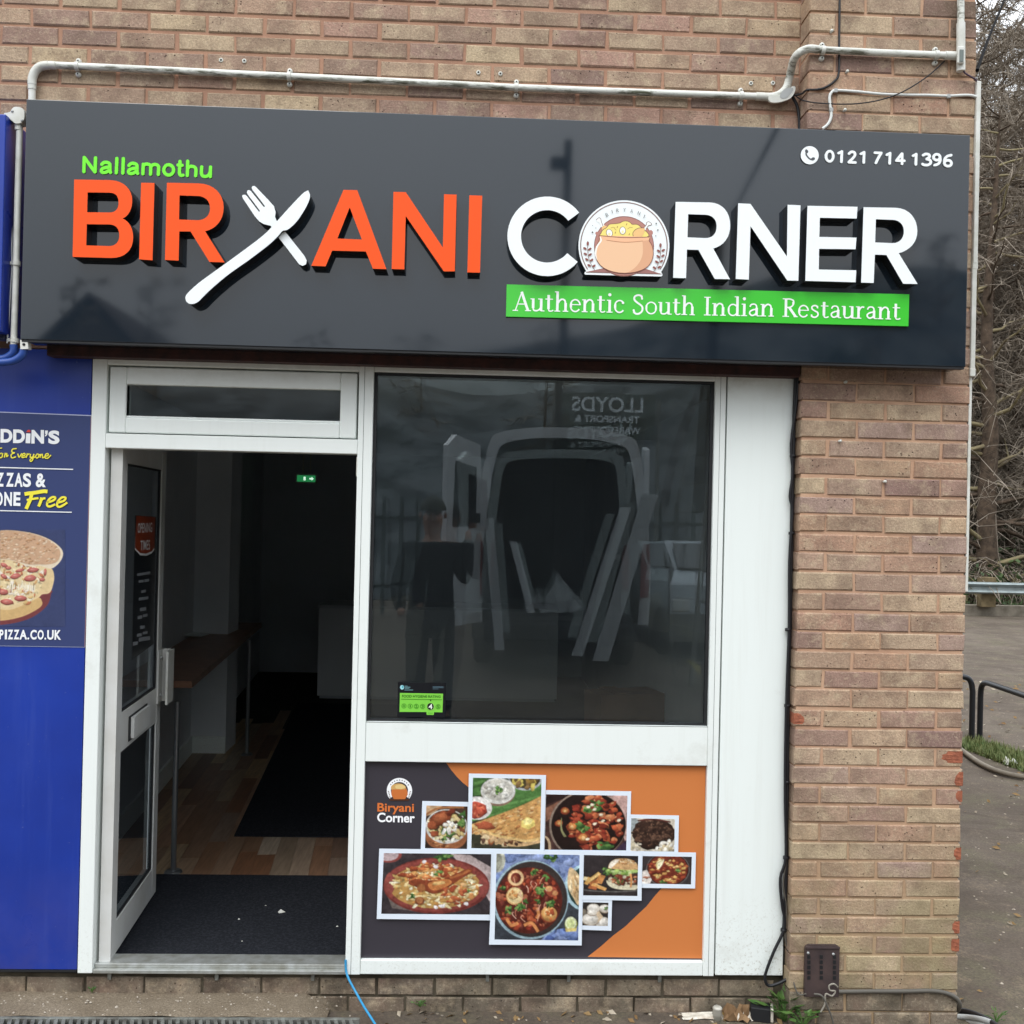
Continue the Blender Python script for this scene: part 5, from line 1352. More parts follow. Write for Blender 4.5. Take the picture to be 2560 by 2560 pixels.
for i in range(240):
    x, y = rnd.uniform(-60, 820), rnd.uniform(235, 680)
    if (x / 850) ** 2 + ((y - 520) / 330) ** 2 < .95 and y < 640 + x * .1: pr.ell(*K2(x, y), rnd.uniform(2, 5.5), rnd.uniform(1, 2.6), rnd.choice(['c4905f', 'e2c19c', 'b98658', 'e9cfae', 'c99a72', 'd9b48a']), 7, rnd.uniform(-.5, .3), .3)
pr.build('pizza_picture', po_, FINK, lambda x, y: at(x, y, YP - .001), soft=.5, grain=.035)

# ================================================================ INTERIOR
FZ = .075
WALLP = mat('grey_interior_paint', 'dcdfe2', .7, .3, col2='d0d4d8', vs=2)
WALLD = mat('dark_interior_paint', 'd0d5da', .7, .3)
CEIL = mat('ceiling_paint', 'ececea', .8, .2)
COUNTER = mat('counter_front', 'e6e8ea', .5, .4)
TIMB = mat('oiled_worktop', '94705a', .32, .5, col2='7d5a47', vs=12)
STEEL = mat('steel_leg', '8a8d90', .3, metal=.8)
MAT_ = mat('black_entrance_mat', '222429', .95, .1, col2='34363c', vs=90, lo=.45, hi=.7, bump=.9, bs=160)
def plank_mat():
    m = NT('mixed_laminate'); oi = m.n('ShaderNodeObjectInfo')
    c = m.ramp(oi.outputs['Random'], [(.04, '8a6248'), (.16, 'b8957a'), (.28, '6e4c3c'), (.4, 'b9a894'), (.52, '8f6a50'), (.64, 'a58a70'), (.76, '7a5644'), (.88, 'c8ab84'), (.97, '94816e')])
    mp_ = m.n('ShaderNodeMapping'); mp_.inputs['Scale'].default_value = (60, 5, 5); m.l(m.pos, mp_.inputs['Vector'])
    c = m.mix(m.mr(m.noise(1.0, 5, .65, mp_.outputs[0]), .35, .65, 0, .45), c, '3a2a20')
    m.set(col=c, rough=.35, spec=.45); return m.mat
PLANK = plank_mat()
lw0, lw1 = atz(396, 1976, FZ), atz(475, 1882, FZ)
def lx(Y): return lw0.x + (lw1.x - lw0.x) * (Y - lw0.y) / (lw1.y - lw0.y)
def shell(name, fill):
    mb = MB(); fill(mb); return tag(mb.build(name), kind='structure')
shell('shop_floor', lambda m: m.box((-2.7, .10, -.2), (1.5, 9.2, FZ - .006), mat('floor_screed', '2a2420', .9)))
shell('ceiling', lambda m: m.box((-2.9, .05, 2.55), (1.7, 9.2, 2.62), CEIL))
def lwall(m):
    a, b = lx(.05), lx(9.2)
    m.hexa([(a - .1, .05, -.2), (a, .05, -.2), (b, 9.2, -.2), (b - .1, 9.2, -.2), (a - .1, .05, 2.55), (a, .05, 2.55), (b, 9.2, 2.55), (b - .1, 9.2, 2.55)], WALLP)
shell('left_wall', lwall)
nx = [at(475, 1500, 3.63).x, at(573, 1500, 3.63).x]
nb = at(598, 1500, 4.5).x
shell('wall_nib', lambda m: m.box((-2.9, 3.62, FZ), (nx[1], 3.95, 2.55), WALLP))
mb = MB(); mb.box((nx[0] - .02, 3.60, FZ), (nx[1] + .004, 3.62, FZ + .125), WHITEP, bev=.003); tag(mb.build('skirting'), kind='structure')
def sk(m):
    a, b = lx(.15), lx(3.6)
    m.hexa([(a, .15, FZ), (a + .018, .15, FZ), (b + .018, 3.6, FZ), (b, 3.6, FZ), (a, .15, FZ + .125), (a + .018, .15, FZ + .125), (b + .018, 3.6, FZ + .125), (b, 3.6, FZ + .125)], WHITEP)
shell('skirting', sk)
shell('right_wall', lambda m: m.box((1.30, .05, -.2), (1.40, 9.2, 2.55), WALLP))
shell('back_wall', lambda m: m.box((-2.9, 7.6, -.2), (1.4, 7.75, 2.55), WALLD))
# laminate planks, laid along the room (skewed like the room itself)
flo = bpy.data.objects['shop_floor']
skew = (atz(685, 1882, FZ).x - atz(585, 2092, FZ).x) / (atz(685, 1882, FZ).y - atz(585, 2092, FZ).y)
ang = math.atan(-skew)
pmesh = []
for ln in (.55, .8, 1.05):
    mb = MB(); mb.box((-.047, 0, -.006), (.047, ln - .0015, 0), PLANK, bev=0)
    o = mb.build('plank'); pmesh.append((ln, o.data)); bpy.data.objects.remove(o)
y0 = 1.0
k = 0
for i in range(20):
    x = -.52 - .0955 * i
    y = .99 - rnd.random() * .5
    while y < 4.3 and k < 290:
        ln, me = rnd.choice(pmesh)
        if y + ln > .99:
            o = link('plank', me, flo, (x + (y - 1.0) * skew, y, FZ - .0005 * 0)); o.rotation_euler = (0, 0, ang); k += 1
        y += ln
# mats
m1 = thing('door_mat', 'black ribbed mat filling the doorway just inside the threshold', 'door mat', (-.95, .55, FZ), 'black floor mats')
mb = MB(); mb.box((-1.75, .062, FZ - .004), (MX1 - .02, 1.04, FZ + .006), MAT_, bev=.003); mb.build('mat_pile', m1)
m2 = thing('floor_runner', 'dark runner mat further inside beyond the strip of wooden floor', 'floor mat', (-.7, 3, FZ), 'black floor mats')
a = atz(585, 2092, FZ)
mb = MB(); q_ = [(a.x, a.y, FZ + .001), (.2, a.y, FZ + .001), (.2 + skew * 4, a.y + 4, FZ + .001), (a.x + skew * 4, a.y + 4, FZ + .001)]
mb.hexa(q_ + [(x, y, FZ + .008) for x, y, z in q_], MAT_); mb.build('mat_pile', m2)
for i, (px, py, s_) in enumerate(((702, 2279, .016), (597, 2297, .006), (843, 2315, .005), (570, 2393, .005), (605, 2352, .004), (664, 2263, .004), (640, 2392, .005))):
    p = atz(px, py, FZ + .008)
    mb = MB()
    pts = [(p.x + s_ * rnd.uniform(.6, 1.3) * math.cos(k * PI / 3), p.y + s_ * rnd.uniform(.6, 1.1) * math.sin(k * PI / 3), FZ + .0065) for k in range(6)]
    mb.add(pts + [(p.x, p.y, FZ + .006 + s_ * .8)], [(k, (k + 1) % 6, 6) for k in range(6)], WPLAST)
    if i == 0: tag(mb.build('paper_scrap'), 'small white scrap of paper lying on the black door mat', 'litter')
    else: tag(mb.build('crumb'), ['', 'small pale crumb on the door mat left of the white scrap', 'pale crumb on the door mat close to the window frame', 'pale crumb on the mat beside the metal threshold, left one', 'tiny crumb in the middle of the door mat', 'tiny crumb on the mat just above the white scrap', 'pale crumb on the mat beside the metal threshold, right one'][i], 'litter', 'crumbs on the door mat')
# breakfast-bar style table along the left wall
TZ = .955
tn, tf = atz(480, 1703, TZ), atz(654, 1557, TZ)
tb = thing('bar_table', 'long narrow brown wooden bar table on thin steel legs behind the open door', 'table', (tn.x - .2, tn.y, FZ))
mb = MB(); w_ = Vector((-.62, 0, 0)); h_ = Vector((0, 0, -.036))
c_ = [tn, tf, Vector((lx(tf.y) + .01, tf.y, TZ)), Vector((lx(tn.y) + .01, tn.y, TZ))]
mb.hexa([p + h_ for p in c_] + c_, TIMB); mb.build('table_top', tb)
for px, py in ((433, 2181), (617, 1887)):
    p = atz(px, py, FZ)
    mb = MB(); mb.tube([(p.x, p.y, FZ + .008), (p.x, p.y, TZ - .036)], .014, STEEL, 10); mb.lathe([(.0, FZ + .012), (.04, FZ + .010), (.045, FZ + .001)], (p.x, p.y, 0), STEEL, 14); mb.build('leg', tb)
lf = thing('leaflet_pile', 'loose pile of papers and leaflets on the brown table behind the door', 'papers', tuple(atz(450, 1590, TZ)))
for i in range(9):
    p = atz(440 + rnd.uniform(-20, 45), 1585 + rnd.uniform(-12, 10), TZ); a = rnd.uniform(-.6, .6)
    mb = MB(); mb.box((p.x - .10, p.y - .07, TZ + .001 + .003 * i), (p.x + .10, p.y + .07, TZ + .003 + .003 * i), WHITEP, rot=Matrix.Rotation(a, 3, 'Z')); mb.build('leaflet', lf)
# serving counter at the back
c0, c1 = atz(792, 1747, FZ), atz(1390, 1753, FZ)
ct = thing('serving_counter', 'pale grey boxed serving counter at the back of the dark shop', 'counter', ((c0.x + c1.x) / 2, c0.y, FZ))
ch = at(840, 1513, c0.y).z
mb = MB(); mb.box((c0.x, c0.y, FZ + .03), (c1.x, c0.y + .6, ch - .03), COUNTER, bev=.004); mb.build('counter_body', ct)
mb = MB(); mb.box((c0.x - .01, c0.y - .015, ch - .0295), (c1.x + .01, c0.y + .62, ch), WALLP, bev=.004); mb.build('counter_top', ct)
mb = MB(); mb.box((c0.x + .02, c0.y + .03, FZ), (c1.x - .02, c0.y + .58, FZ + .03), WALLD); mb.build('plinth', ct)
# emergency exit sign
EX = 6.6
e0, e1 = at(743, 1188, EX), at(788, 1205, EX)
EXM = NT('exit_sign_glow'); EXM.set(col='0f5a30', rough=.4, emit='2e9a5a', estr=.55)
EXW = NT('exit_symbol_glow'); EXW.set(col='e8fff0', rough=.4, emit='d8ffe6', estr=1.0)
ex = thing('exit_sign', 'small lit green emergency exit sign glowing in the dark shop', 'exit sign', (e0.x, EX, e0.z))
mb = MB(); mb.box((e0.x - .015, EX, e1.z - .015), (e1.x + .015, EX + .05, e0.z + .015), WPLAST, bev=.006); mb.build('housing', ex)
mb = MB(); mb.box((e0.x, EX - .004, e1.z), (e1.x, EX - .0005, e0.z), EXM.mat); mb.build('lit_panel', ex)
mb = MB()
xw, zc, hh = e1.x - e0.x, (e0.z + e1.z) / 2, e0.z - e1.z
mb.box((e0.x + .36 * xw, EX - .006, zc - .28 * hh), (e0.x + .47 * xw, EX - .0045, zc + .28 * hh), EXW.mat)
mb.box((e0.x + .68 * xw, EX - .006, zc - .12 * hh), (e0.x + .80 * xw, EX - .0045, zc + .12 * hh), EXW.mat)
mb.add([(e0.x + .80 * xw, EX - .006, zc - .3 * hh), (e0.x + .92 * xw, EX - .006, zc), (e0.x + .80 * xw, EX - .006, zc + .3 * hh)], [(0, 1, 2)], EXW.mat)
mb.build('symbol', ex)
mb = MB(); mb.tube([(e0.x + .3 * xw, EX + .02, e0.z + .01), (e0.x + .3 * xw, EX + .02, 2.55)], .006, WPLAST, 6); mb.tube([(e0.x + .7 * xw, EX + .02, e0.z + .01), (e0.x + .7 * xw, EX + .02, 2.55)], .006, WPLAST, 6); mb.build('hanger', ex)
# carton on the floor inside the window
bx_ = thing('cardboard_carton', 'brown cardboard carton low behind the right corner of the dark window', 'carton', (.62, .45, .6))
KRAFT = mat('kraft_card', '5e4230', .8, .2, col2='4a3424', vs=9)
SH = mat('window_shelf', '2b2a2c', .6)
mb = MB(); mb.box((.55, .42, .93), (.86, .60, 1.10), KRAFT, rot=Matrix.Rotation(.3, 3, 'Z')); mb.build('carton_body', bx_)
mb = MB(); mb.box((.62, .42, 1.101), (.70, .60, 1.106), KRAFT, rot=Matrix.Rotation(.3, 3, 'Z')); mb.build('flap', bx_)
ws = thing('window_shelf', 'dark low shelf running along inside the foot of the window', 'shelf', (.28, .3, .9))
mb = MB(); mb.box((MX1 + .03, .08, .885), (1.28, .62, .925), SH); mb.box((MX1 + .04, .58, .075), (MX1 + .08, .62, .885), SH); mb.box((1.22, .58, .075), (1.26, .62, .885), SH); mb.build('shelf_board', ws)

# ================================================================ PIPES AND CABLES ON THE WALL
YW = -.020
cond = thing('conduit_run', 'long weathered white conduit running above the sign and up over the pier', 'conduit', tuple(at(1200, 215, 0)))
R_C = .0135
def pts(l, Y): return [at(x, y, Y if not callable(Y) else Y(x)) for x, y in l]
mb = MB(); mb.tube(pts([(138, 163), (420, 176), (723, 191), (1010, 205), (1291, 219), (1600, 231), (1895, 241)], YW), R_C, CONDUIT, 14); mb.build('pipe', cond)
mb = MB(); mb.tube(pts(catmull([(80, 212), (81, 196), (88, 178), (102, 166), (122, 163)], 4), YW), .0165, WPLAST, 14); mb.tube(pts([(122, 163), (140, 163.5)], YW), .0155, WPLAST, 14); mb.tube(pts([(80, 212), (80, 224)], YW), .0155, WPLAST, 14); mb.build('elbow', cond)
mb = MB(); mb.tube(pts([(80, 224), (80, 262)], YW), R_C, WPLAST, 14); mb.build('drop_pipe', cond)
mb = MB(); mb.tube(pts([(1890, 241), (1922, 242.5)], YW), .0165, WPLAST, 14); mb.build('coupler', cond)
YPi = PY - .020
sw = [(1922, 242.5), (1945, 238), (1964, 222), (1972, 200), (1978, 175), (1984, 150), (1998, 132), (2022, 122), (2046, 124)]
ysw = [YW, YW, YW, YW - .005, YW - .03, YW - .07, YPi + .01, YPi, YPi]
ctr = catmull([tuple(at(x, y, Y)) for (x, y), Y in zip(sw, ysw)], 4)
mb = MB(); mb.tube(ctr, .0155, CONDUIT, 14); mb.build('swan_neck', cond)
mb = MB()
cov = [tuple(at(x, y, YW - .022)) for x, y in catmull([(1922, 249), (1925, 236), (1945, 240), (1968, 226), (1980, 216), (1988, 217), (1987, 230), (1975, 246), (1950, 255), (1930, 256)], 4, True)]
mb.prism([cov], (0, .012, 0), WPLAST, WPLAST, backface=False); mb.build('inspection_cover', cond)
mb = MB()
cov2 = [tuple(at(x, y, YW - .0235)) for x, y in catmull([(1950, 238), (1962, 222), (1980, 219), (1982, 226), (1970, 242), (1955, 246)], 3, True)]
mb.prism([cov2], (0, .001, 0), GREYPLAST, GREYPLAST, backface=False); mb.build('cover_opening', cond)
mb = MB(); mb.tube(pts([(2040, 124), (2200, 132), (2395, 139.5)], YPi), R_C, CONDUIT, 14); mb.tube(pts([(2362, 138.5), (2395, 140)], YPi), .0165, WPLAST, 14); mb.build('pipe', cond)
mb = MB(); mb.tube(pts([(2401.5, -120), (2402, 60)], YPi), .0135, CONDUIT, 14); mb.build('riser_pipe', cond)
mb = MB(); mb.tube(pts([(2402, 58), (2402, 178)], YPi), .0165, WPLAST, 14)
mb.box(at(2391, 118, YPi - .016), at(2412, 158, YPi - .028), WPLAST, bev=.004); mb.build('tee_box', cond)
mb = MB(); mb.box(at(2399, 124, YPi - .0285), at(2409, 154, YPi - .030), mat('tee_opening_shadowed_metal', '6d7672', .4)); mb.build('tee_opening', cond)
for x, y, Y in ((193, 166, YW), (723, 191, YW), (1291, 219, YW), (1853, 239.5, YW), (2057, 126, YPi), (2341, 137.5, YPi)):
    p = at(x, y, Y); mb = MB()
    ring = [p + Vector((-.007, 0, 0)), p + Vector((.007, 0, 0))]
    mb.tube(ring, .0175, WPLAST, 16)
    for s_ in (-1, 1):
        q_ = p + Vector((0, .012, s_ * .026)); mb.lathe([(0, -.006), (.0095, -.004), (.0105, .006)], q_, WPLAST, 12, 'y')
        mb.lathe([(0, -.0075), (.0032, -.0068)], q_, BCABLE, 8, 'y')
    mb.build('pipe_clip', cond)
for i, (x, y, Y) in enumerate(((553, 151, -.004), (611, 153, -.004), (1196, 182, -.004), (1251, 185, -.004), (1877, 209, -.004), (1932, 208, -.004), (1998, 148, -.05))):
    p = at(x, y, 0 if i < 6 else PY - .002)
    mb = MB(); mb.lathe([(.0085, .003), (.0085, -.004), (.0045, -.005), (.004, -.001)], p, WPLAST, 12, 'y'); mb.lathe([(0, -.0012), (.004, -.0012)], p, BCABLE, 10, 'y')
    if i < 6: tag(mb.build('wall_plug'), ['left of the pair of white wall plugs near the left pipe elbow', 'right of the pair of white wall plugs near the left pipe elbow', 'left of the two white wall plugs above the middle pipe clip', 'right of the two white wall plugs above the middle pipe clip', 'left of the two white wall plugs beside the swan neck', 'right wall plug close against the swan neck'][i], 'wall plug', 'white plugs in the brick wall')
    else: bpy.data.objects.remove(mb.build('x'))
for i, (x, y) in enumerate(((2077, 80), (2116, 181), (2110, 277), (2112, 956), (2098, 1103), (2210, 1204))):
    p = at(x, y, PY); mb = MB(); mb.lathe([(0, -.016), (.006, -.014), (.005, .002)], p, WPLAST, 8, 'y')
    tag(mb.build('cable_clip_stub'), ['broken cable clip high on the pier beside the black cable', 'broken white clip on the pier under the upper pipe', 'broken white clip on the pier just above the sign', 'broken white clip on the pier just below the sign', 'white clip stub on the pier three courses below the sign', 'pale nail stub in the pier mortar six courses below the sign'][i], 'cable clip', 'broken clips on the pier')

def cable(name, label, pl, r, m, cat='cable', group=None, n=6, sub=4):
    P = [tuple(at(x, y, Y)) for x, y, Y in pl]
    mb = MB(); mb.tube(catmull(P, sub) if len(P) > 2 else P, r, m, n)
    return tag(mb.build(name), label, cat, group)
yb = PY - .006
cable('black_cable', 'black cable dropping down the pier and curling left behind the swan neck', [(2100, -60, yb), (2098, 90, yb), (2097, 180, yb), (2086, 203, yb), (2062, 219, yb), (2040, 224, yb), (2017, 225, yb), (2005, 234, -.08), (1985, 239, -.03)], .0045, BCABLE)
cable('black_cable', 'thin black wire drooping across the pier from sign to pipe', [(1965, 222, -.01), (1998, 246, -.04), (2012, 252, yb), (2050, 258, yb), (2130, 260, yb - .01), (2200, 250, yb - .015), (2260, 228, yb - .015), (2320, 190, yb - .01), (2362, 152, yb)], .0026, BCABLE)
cable('black_cable', 'black wire running down in the corner behind the sign top', [(1980, 240, -.02), (1993, 265, -.02), (1998, 300, -.02), (1998, 340, -.02)], .006, BCABLE)
wc = thing('white_cable', 'thin white cable looping along the pier above the phone number', 'cable', tuple(at(2200, 233, PY)))
mb = MB(); mb.tube(catmull([tuple(at(x, y, yb)) for x, y in [(2056, 322), (2070, 310), (2078, 290), (2075, 262), (2074, 242), (2080, 230), (2092, 226), (2140, 229), (2200, 235), (2260, 237.5), (2320, 238), (2370, 240), (2420, 238), (2444, 243)]], 4), .0058, WCABLE, 8); mb.build('cable_run', wc)
for x, y in ((2089, 227), (2371, 241), (2078, 275)):
    p = at(x, y, yb); mb = MB(); mb.box(p - Vector((.007, .006, .008)), p + Vector((.007, .006, .008)), GREYPLAST, bev=.002); mb.build('clip', wc)
tr_ = thing('cable_trunking', 'slim white vertical trunking down the right edge of the brick pier', 'trunking', (PX1, PY, 1.5))
def trk(x0, x1, ya, yb_, y0, y1):
    mb = MB(); za, zb = at(2440, ya, PY).z, at(2430, yb_, PY).z
    mb.box((PX1 + x0, y0, zb), (PX1 + x1, y1, za), WPLAST, bev=.003); mb.build('trunking_length', tr_)
trk(-.001, .017, 205, 660, PY - .012, PY + .016); trk(-.003, .016, 662, 930, PY - .010, PY + .014); trk(.0, .0125, 932, 1480, PY + .004, PY + .028)
mb = MB(); mb.box((PX1 - .002, PY - .011, at(2440, 675, PY).z), (PX1 + .019, PY + .017, at(2440, 655, PY).z), WPLAST, bev=.003); mb.box((PX1 - .004, PY - .011, at(2430, 942, PY).z), (PX1 + .018, PY + .017, at(2430, 922, PY).z), WPLAST, bev=.003); mb.build('joint_cover', tr_)
cable('purple_cable', 'short purple cable from the pipe end to the white trunking', [(2408, 172, YPi), (2412, 182, YPi), (2428, 192, YPi), (2440, 200, YPi + .01), (2444, 212, PY)], .004, mat('purple_cable', '4e3a4a', .5))
cable('overhead_cable', 'dark overhead cable rising from the building corner past the trees', [(2443, 176, PY), (2446, 166, .1), (2466, 110, 1.2), (2492, 45, 2.6), (2540, -70, 5.0)], .0075, mat('matt_black_cable', '0e0e10', .95, .05))
# cables down the joint between side panel and pier
yj = -.066
cb = thing('cable_bundle', 'bundle of black cables strapped down the joint between white panel and pier', 'cable', tuple(at(1972, 1700, yj)))
mb = MB(); mb.tube(catmull([tuple(at(x, y, yj)) for x, y in [(1990, 930), (1986, 1020), (1984, 1100), (1981, 1220), (1979, 1330), (1977, 1450), (1975, 1560), (1972, 1660), (1970, 1770), (1969, 1880), (1968, 1980), (1966, 2080), (1966, 2160), (1963, 2240), (1960, 2320)]], 4), .0075, BCABLE, 8); mb.build('cable_run', cb)
mb = MB(); mb.tube(catmull([tuple(at(x, y, yj - .006)) for x, y in [(1996, 930), (1992, 1000), (1978, 1110), (1982, 1180), (1975, 1240), (1981, 1280), (1974, 1400), (1973, 1560), (1968, 1700), (1964, 1850), (1963, 2000), (1965, 2140), (1951, 2195), (1955, 2260), (1962, 2300), (1958, 2330), (1935, 2378), (1915, 2430), (1913, 2450), (1922, 2464), (1945, 2459), (1975, 2446), (2005, 2449), (2022, 2470), (2031, 2500), (2030, 2540), (2024, 2560)]], 4), .0062, BCABLE, 8); mb.build('cable_run', cb)
mb = MB(); mb.tube(catmull([tuple(at(x, y, yj - .004)) for x, y in [(1966, 2150), (1958, 2210), (1966, 2270), (1961, 2330), (1972, 2380), (1985, 2430), (1990, 2470), (1992, 2495)]], 4), .0038, GCABLE, 8); mb.build('cable_run', cb)
for x, y in ((1982, 1140), (1979, 1333), (1970, 1574), (1968, 1764), (1967, 1955), (1965, 2144), (1959, 2325)):
    p = at(x, y, yj); mb = MB(); mb.lathe([(.0075, -.006), (.0125, -.005), (.0125, .005), (.0075, .006)], p, BCABLE, 10); mb.build('cable_tie', cb)
cable('grey_cable', 'thin grey twine hanging down to a white plug at the pier foot', [(1964, 2330, -.07), (1972, 2400, -.07), (1980, 2440, -.10), (1992, 2480, -.12), (2004, 2487, -.13), (2015, 2484, -.14)], .003, GCABLE)
cable('grey_cable', 'grey cable curling out of the foot of the dark vent cover', [(2035, 2485, -.14), (2055, 2490, -.15), (2070, 2520, -.15), (2080, 2545, -.15), (2086, 2575, -.15)], .004, GCABLE)
cable('grey_cable', 'pale looped cable end hanging below the dark vent cover', [(2094, 2468, -.14), (2085, 2460, -.15), (2073, 2464, -.15), (2075, 2476, -.15), (2088, 2478, -.15), (2080, 2490, -.15), (2064, 2485, -.15), (2062, 2510, -.15), (2052, 2530, -.15)], .0035, mat('grubby_cable', '8d877c', .6))
cable('armoured_cable', 'thick dark armoured cable along the ledge at the pier foot', [(2096, 2479, PY - .012), (2180, 2478, PY - .012), (2260, 2478, PY - .012), (2330, 2477, PY - .012), (2370, 2484, PY - .014), (2394, 2499, PY - .012), (2399, 2515, PY), (2392, 2530, PY + .05)], .0085, GCABLE, n=8)
cable('armoured_cable', 'black armoured cable lying on the ground right of the pier', [(2390, 2526, .1), (2420, 2529, .05), (2450, 2540, -.02), (2480, 2556, -.1), (2510, 2580, -.2)], .011, BCABLE, n=8)
for i, (dy, nm) in enumerate(((0, 'upper of two grey ground ducts beside the pier foot'), (13, 'lower of two grey ground ducts beside the pier foot'))):
    cable('ground_duct', nm, [(2382, 2541 + dy, .05), (2420, 2543 + dy, .02), (2452, 2548 + dy, -.05), (2480, 2556 + dy, -.1)], .011, GREYPLAST, 'duct', 'grey ducts by the pier', 8)
cable('blue_hose', 'thin blue hose trailing from the door mullion down to the pavement', [(864, 2400, -.056), (865, 2425, -.060), (872, 2448, -.075), (892, 2485, -.10), (912, 2520, -.16), (935, 2556, -.22), (960, 2600, -.3)], .0045, mat('blue_hose', '2f8fc0', .4), 'hose', n=8)
# vent / meter cover at pier foot
vc = thing('vent_cover', 'dark brown metal cover plate with slots at the foot of the pier', 'cover plate', tuple(at(2054, 2470, PY)))
VC = mat('painted_cover_metal', '3a3031', .5, col2='4a3c3a', vs=14, bump=.15)
q0, q1 = at(2012, 2361, PY - .008), at(2095, 2490, PY - .008)
mb = MB(); rr = .014
ol = []
for cx, cz, a0 in ((q1.x - rr, q0.z - rr, 90), (q0.x + rr, q0.z - rr, 180)):
    for i in range(5):
        a = math.radians(a0 + (-90 + 22.5 * i if a0 == 90 else 22.5 * i - 90)); ol.append((cx + rr * math.cos(a), cz + rr * math.sin(a)))
ol = [(q1.x, q1.z), (q1.x, q0.z - rr), (q1.x - rr * .3, q0.z - rr * .3), (q1.x - rr, q0.z), (q0.x + rr, q0.z), (q0.x + rr * .3, q0.z - rr * .3), (q0.x, q0.z - rr), (q0.x, q1.z)]
mb.prism([[Vector((x, PY - .016, z)) for x, z in ol]], (0, .014, 0), VC, VC, backface=False)
mb.box((q0.x, PY - .021, q0.z - .012), (q1.x, PY - .0165, q0.z - .004), VC, bev=.001)
mb.build('plate', vc)
for cx in (2022, 2053, 2086):
    for r_ in range(5):
        p = at(cx, 2392 + r_ * 13, PY - .0165); mb = MB()
        mb.box(p - Vector((.006, .002, .0065)), p + Vector((.006, .0, .0065)), BLACKTRIM); mb.build('slot', vc)
for px, py in ((2020, 2382), (2083, 2385)):
    p = at(px, py, PY - .0165); mb = MB(); mb.lathe([(0, -.004), (.005, -.003), (.005, .0)], p, GREYPLAST, 8, 'y'); mb.build('screw', vc)
# pipes beside the left end of the sign
YQ = -.20
wp = thing('white_downpipe', 'thin white pipe with junction box down the left end of the black sign', 'pipe', tuple(at(40, 600, YQ)))
mb = MB(); mb.tube(pts([(49, 318), (44, 500), (40, 680), (34, 862)], YQ), .0115, WPLAST, 12); mb.build('pipe', wp)
mb = MB(); mb.prism([[at(x, y, YQ - .02) for x, y in catmull([(10, 283), (24, 280), (34, 268), (50, 268), (60, 276), (60, 298), (52, 307), (38, 308), (28, 300), (16, 292)], 4, True)]], (0, .04, 0), WPLAST, WPLAST); mb.tube(pts([(47, 305), (47, 326)], YQ), .014, WPLAST, 12); mb.build('junction_box', wp)
for y, x in ((658, 41), (850, 36)):
    mb = MB(); mb.tube(pts([(x + 1, y - 5), (x, y + 6)], YQ), .015, WPLAST, 12); mb.box(at(x - 16, y - 5, YQ + .01), at(x + 8, y + 5, YQ + .018), WPLAST); mb.build('bracket', wp)
for px, py in ((31, 278), (55, 301)):
    mb = MB(); mb.lathe([(0, -.003), (.005, -.002), (.005, 0)], at(px, py, YQ - .02), GREYPLAST, 8, 'y'); mb.build('screw', wp)
bp = thing('blue_downpipe', 'dark blue downpipe and curved blue elbow at the far left below the white box', 'pipe', tuple(at(16, 600, -.17)))
mb = MB(); mb.tube(pts([(22, 315), (18, 520), (13, 700), (8, 850)], -.17), .0165, BLUEPIPE, 14); mb.tube(pts([(22, 312), (21, 330)], -.17), .019, BLUEPIPE, 14); mb.build('pipe', bp)
mb = MB(); mb.tube(catmull([tuple(at(x, y, YQ)) for x, y in [(34, 862), (34, 878), (26, 888), (8, 896), (-40, 900)]], 3), .014, BLUEELB, 14); mb.tube(catmull([tuple(at(x, y, YQ - .03)) for x, y in [(60, 872), (56, 886), (42, 898), (20, 905), (-40, 908)]], 3), .014, BLUEELB, 14); mb.build('elbow', bp)
mb = MB(); mb.prism([[at(x, y, YQ - .046) for x, y in [(50, 849), (56, 852), (61, 849), (69, 851), (70, 872), (51, 873)]]], (0, .03, 0), WPLAST, WPLAST); mb.lathe([(0, -.004), (.005, -.003), (.005, 0)], at(60, 861, YQ - .046), BCABLE, 10, 'y'); mb.build('saddle_clip', bp)
cable('thin_white_wire', 'slack thin white wire hanging beside the white pipe at the sign end', [(31, 440, YQ + .03), (29, 520, YQ + .03), (30, 650, YQ + .02), (27, 720, YQ + .02), (22, 800, YQ + .02), (18, 858, YQ + .02)], .003, WCABLE)

# ================================================================ GROUND
def gz(x, y):
    s_ = lambda t: max(0.0, min(1.0, t))
    front = .03 * s_((-1.0 - y) / 7) * 7
    side = -.045 * s_((x - 1.6) / .4) if y > -1 else -.045 * s_((x - 1.6) / .4) * s_((y + 3) / 2)
    return -.082 + front + side
xs = [-400, -120, -40, -15, -8, -5, -4.2] + [-4 + .25 * i for i in range(1, 29)] + [3.3, 3.8, 4.5, 5.5, 7, 9, 12, 16, 25, 50, 120, 400]
ys = [-400, -120, -60, -30, -20, -15, -12, -10, -8, -6, -5, -4, -3.5, -3, -2.5, -2, -1.5, -1, -.8, -.6, -.45, -.3, -.2, -.1, 0, .2, .5, 1, 2, 3, 4.5, 6, 8, 10, 13, 16, 20, 30, 60, 120, 400]
mb = MB(); V = [(x, y, gz(x, y)) for y in ys for x in xs]
n_ = len(xs); fs = [(j * n_ + i, j * n_ + i + 1, (j + 1) * n_ + i + 1, (j + 1) * n_ + i) for j in range(len(ys) - 1) for i in range(n_ - 1) if not (xs[i] < 1.7 and xs[i + 1] <= 1.8 and -2.6 > -99 and ys[j] >= .2 and ys[j + 1] <= 8 and xs[i] >= -4.2)]
mb.add(V, fs, ASPH, True); tag(mb.build('ground'), kind='structure')
pav = MB(); PN = 20
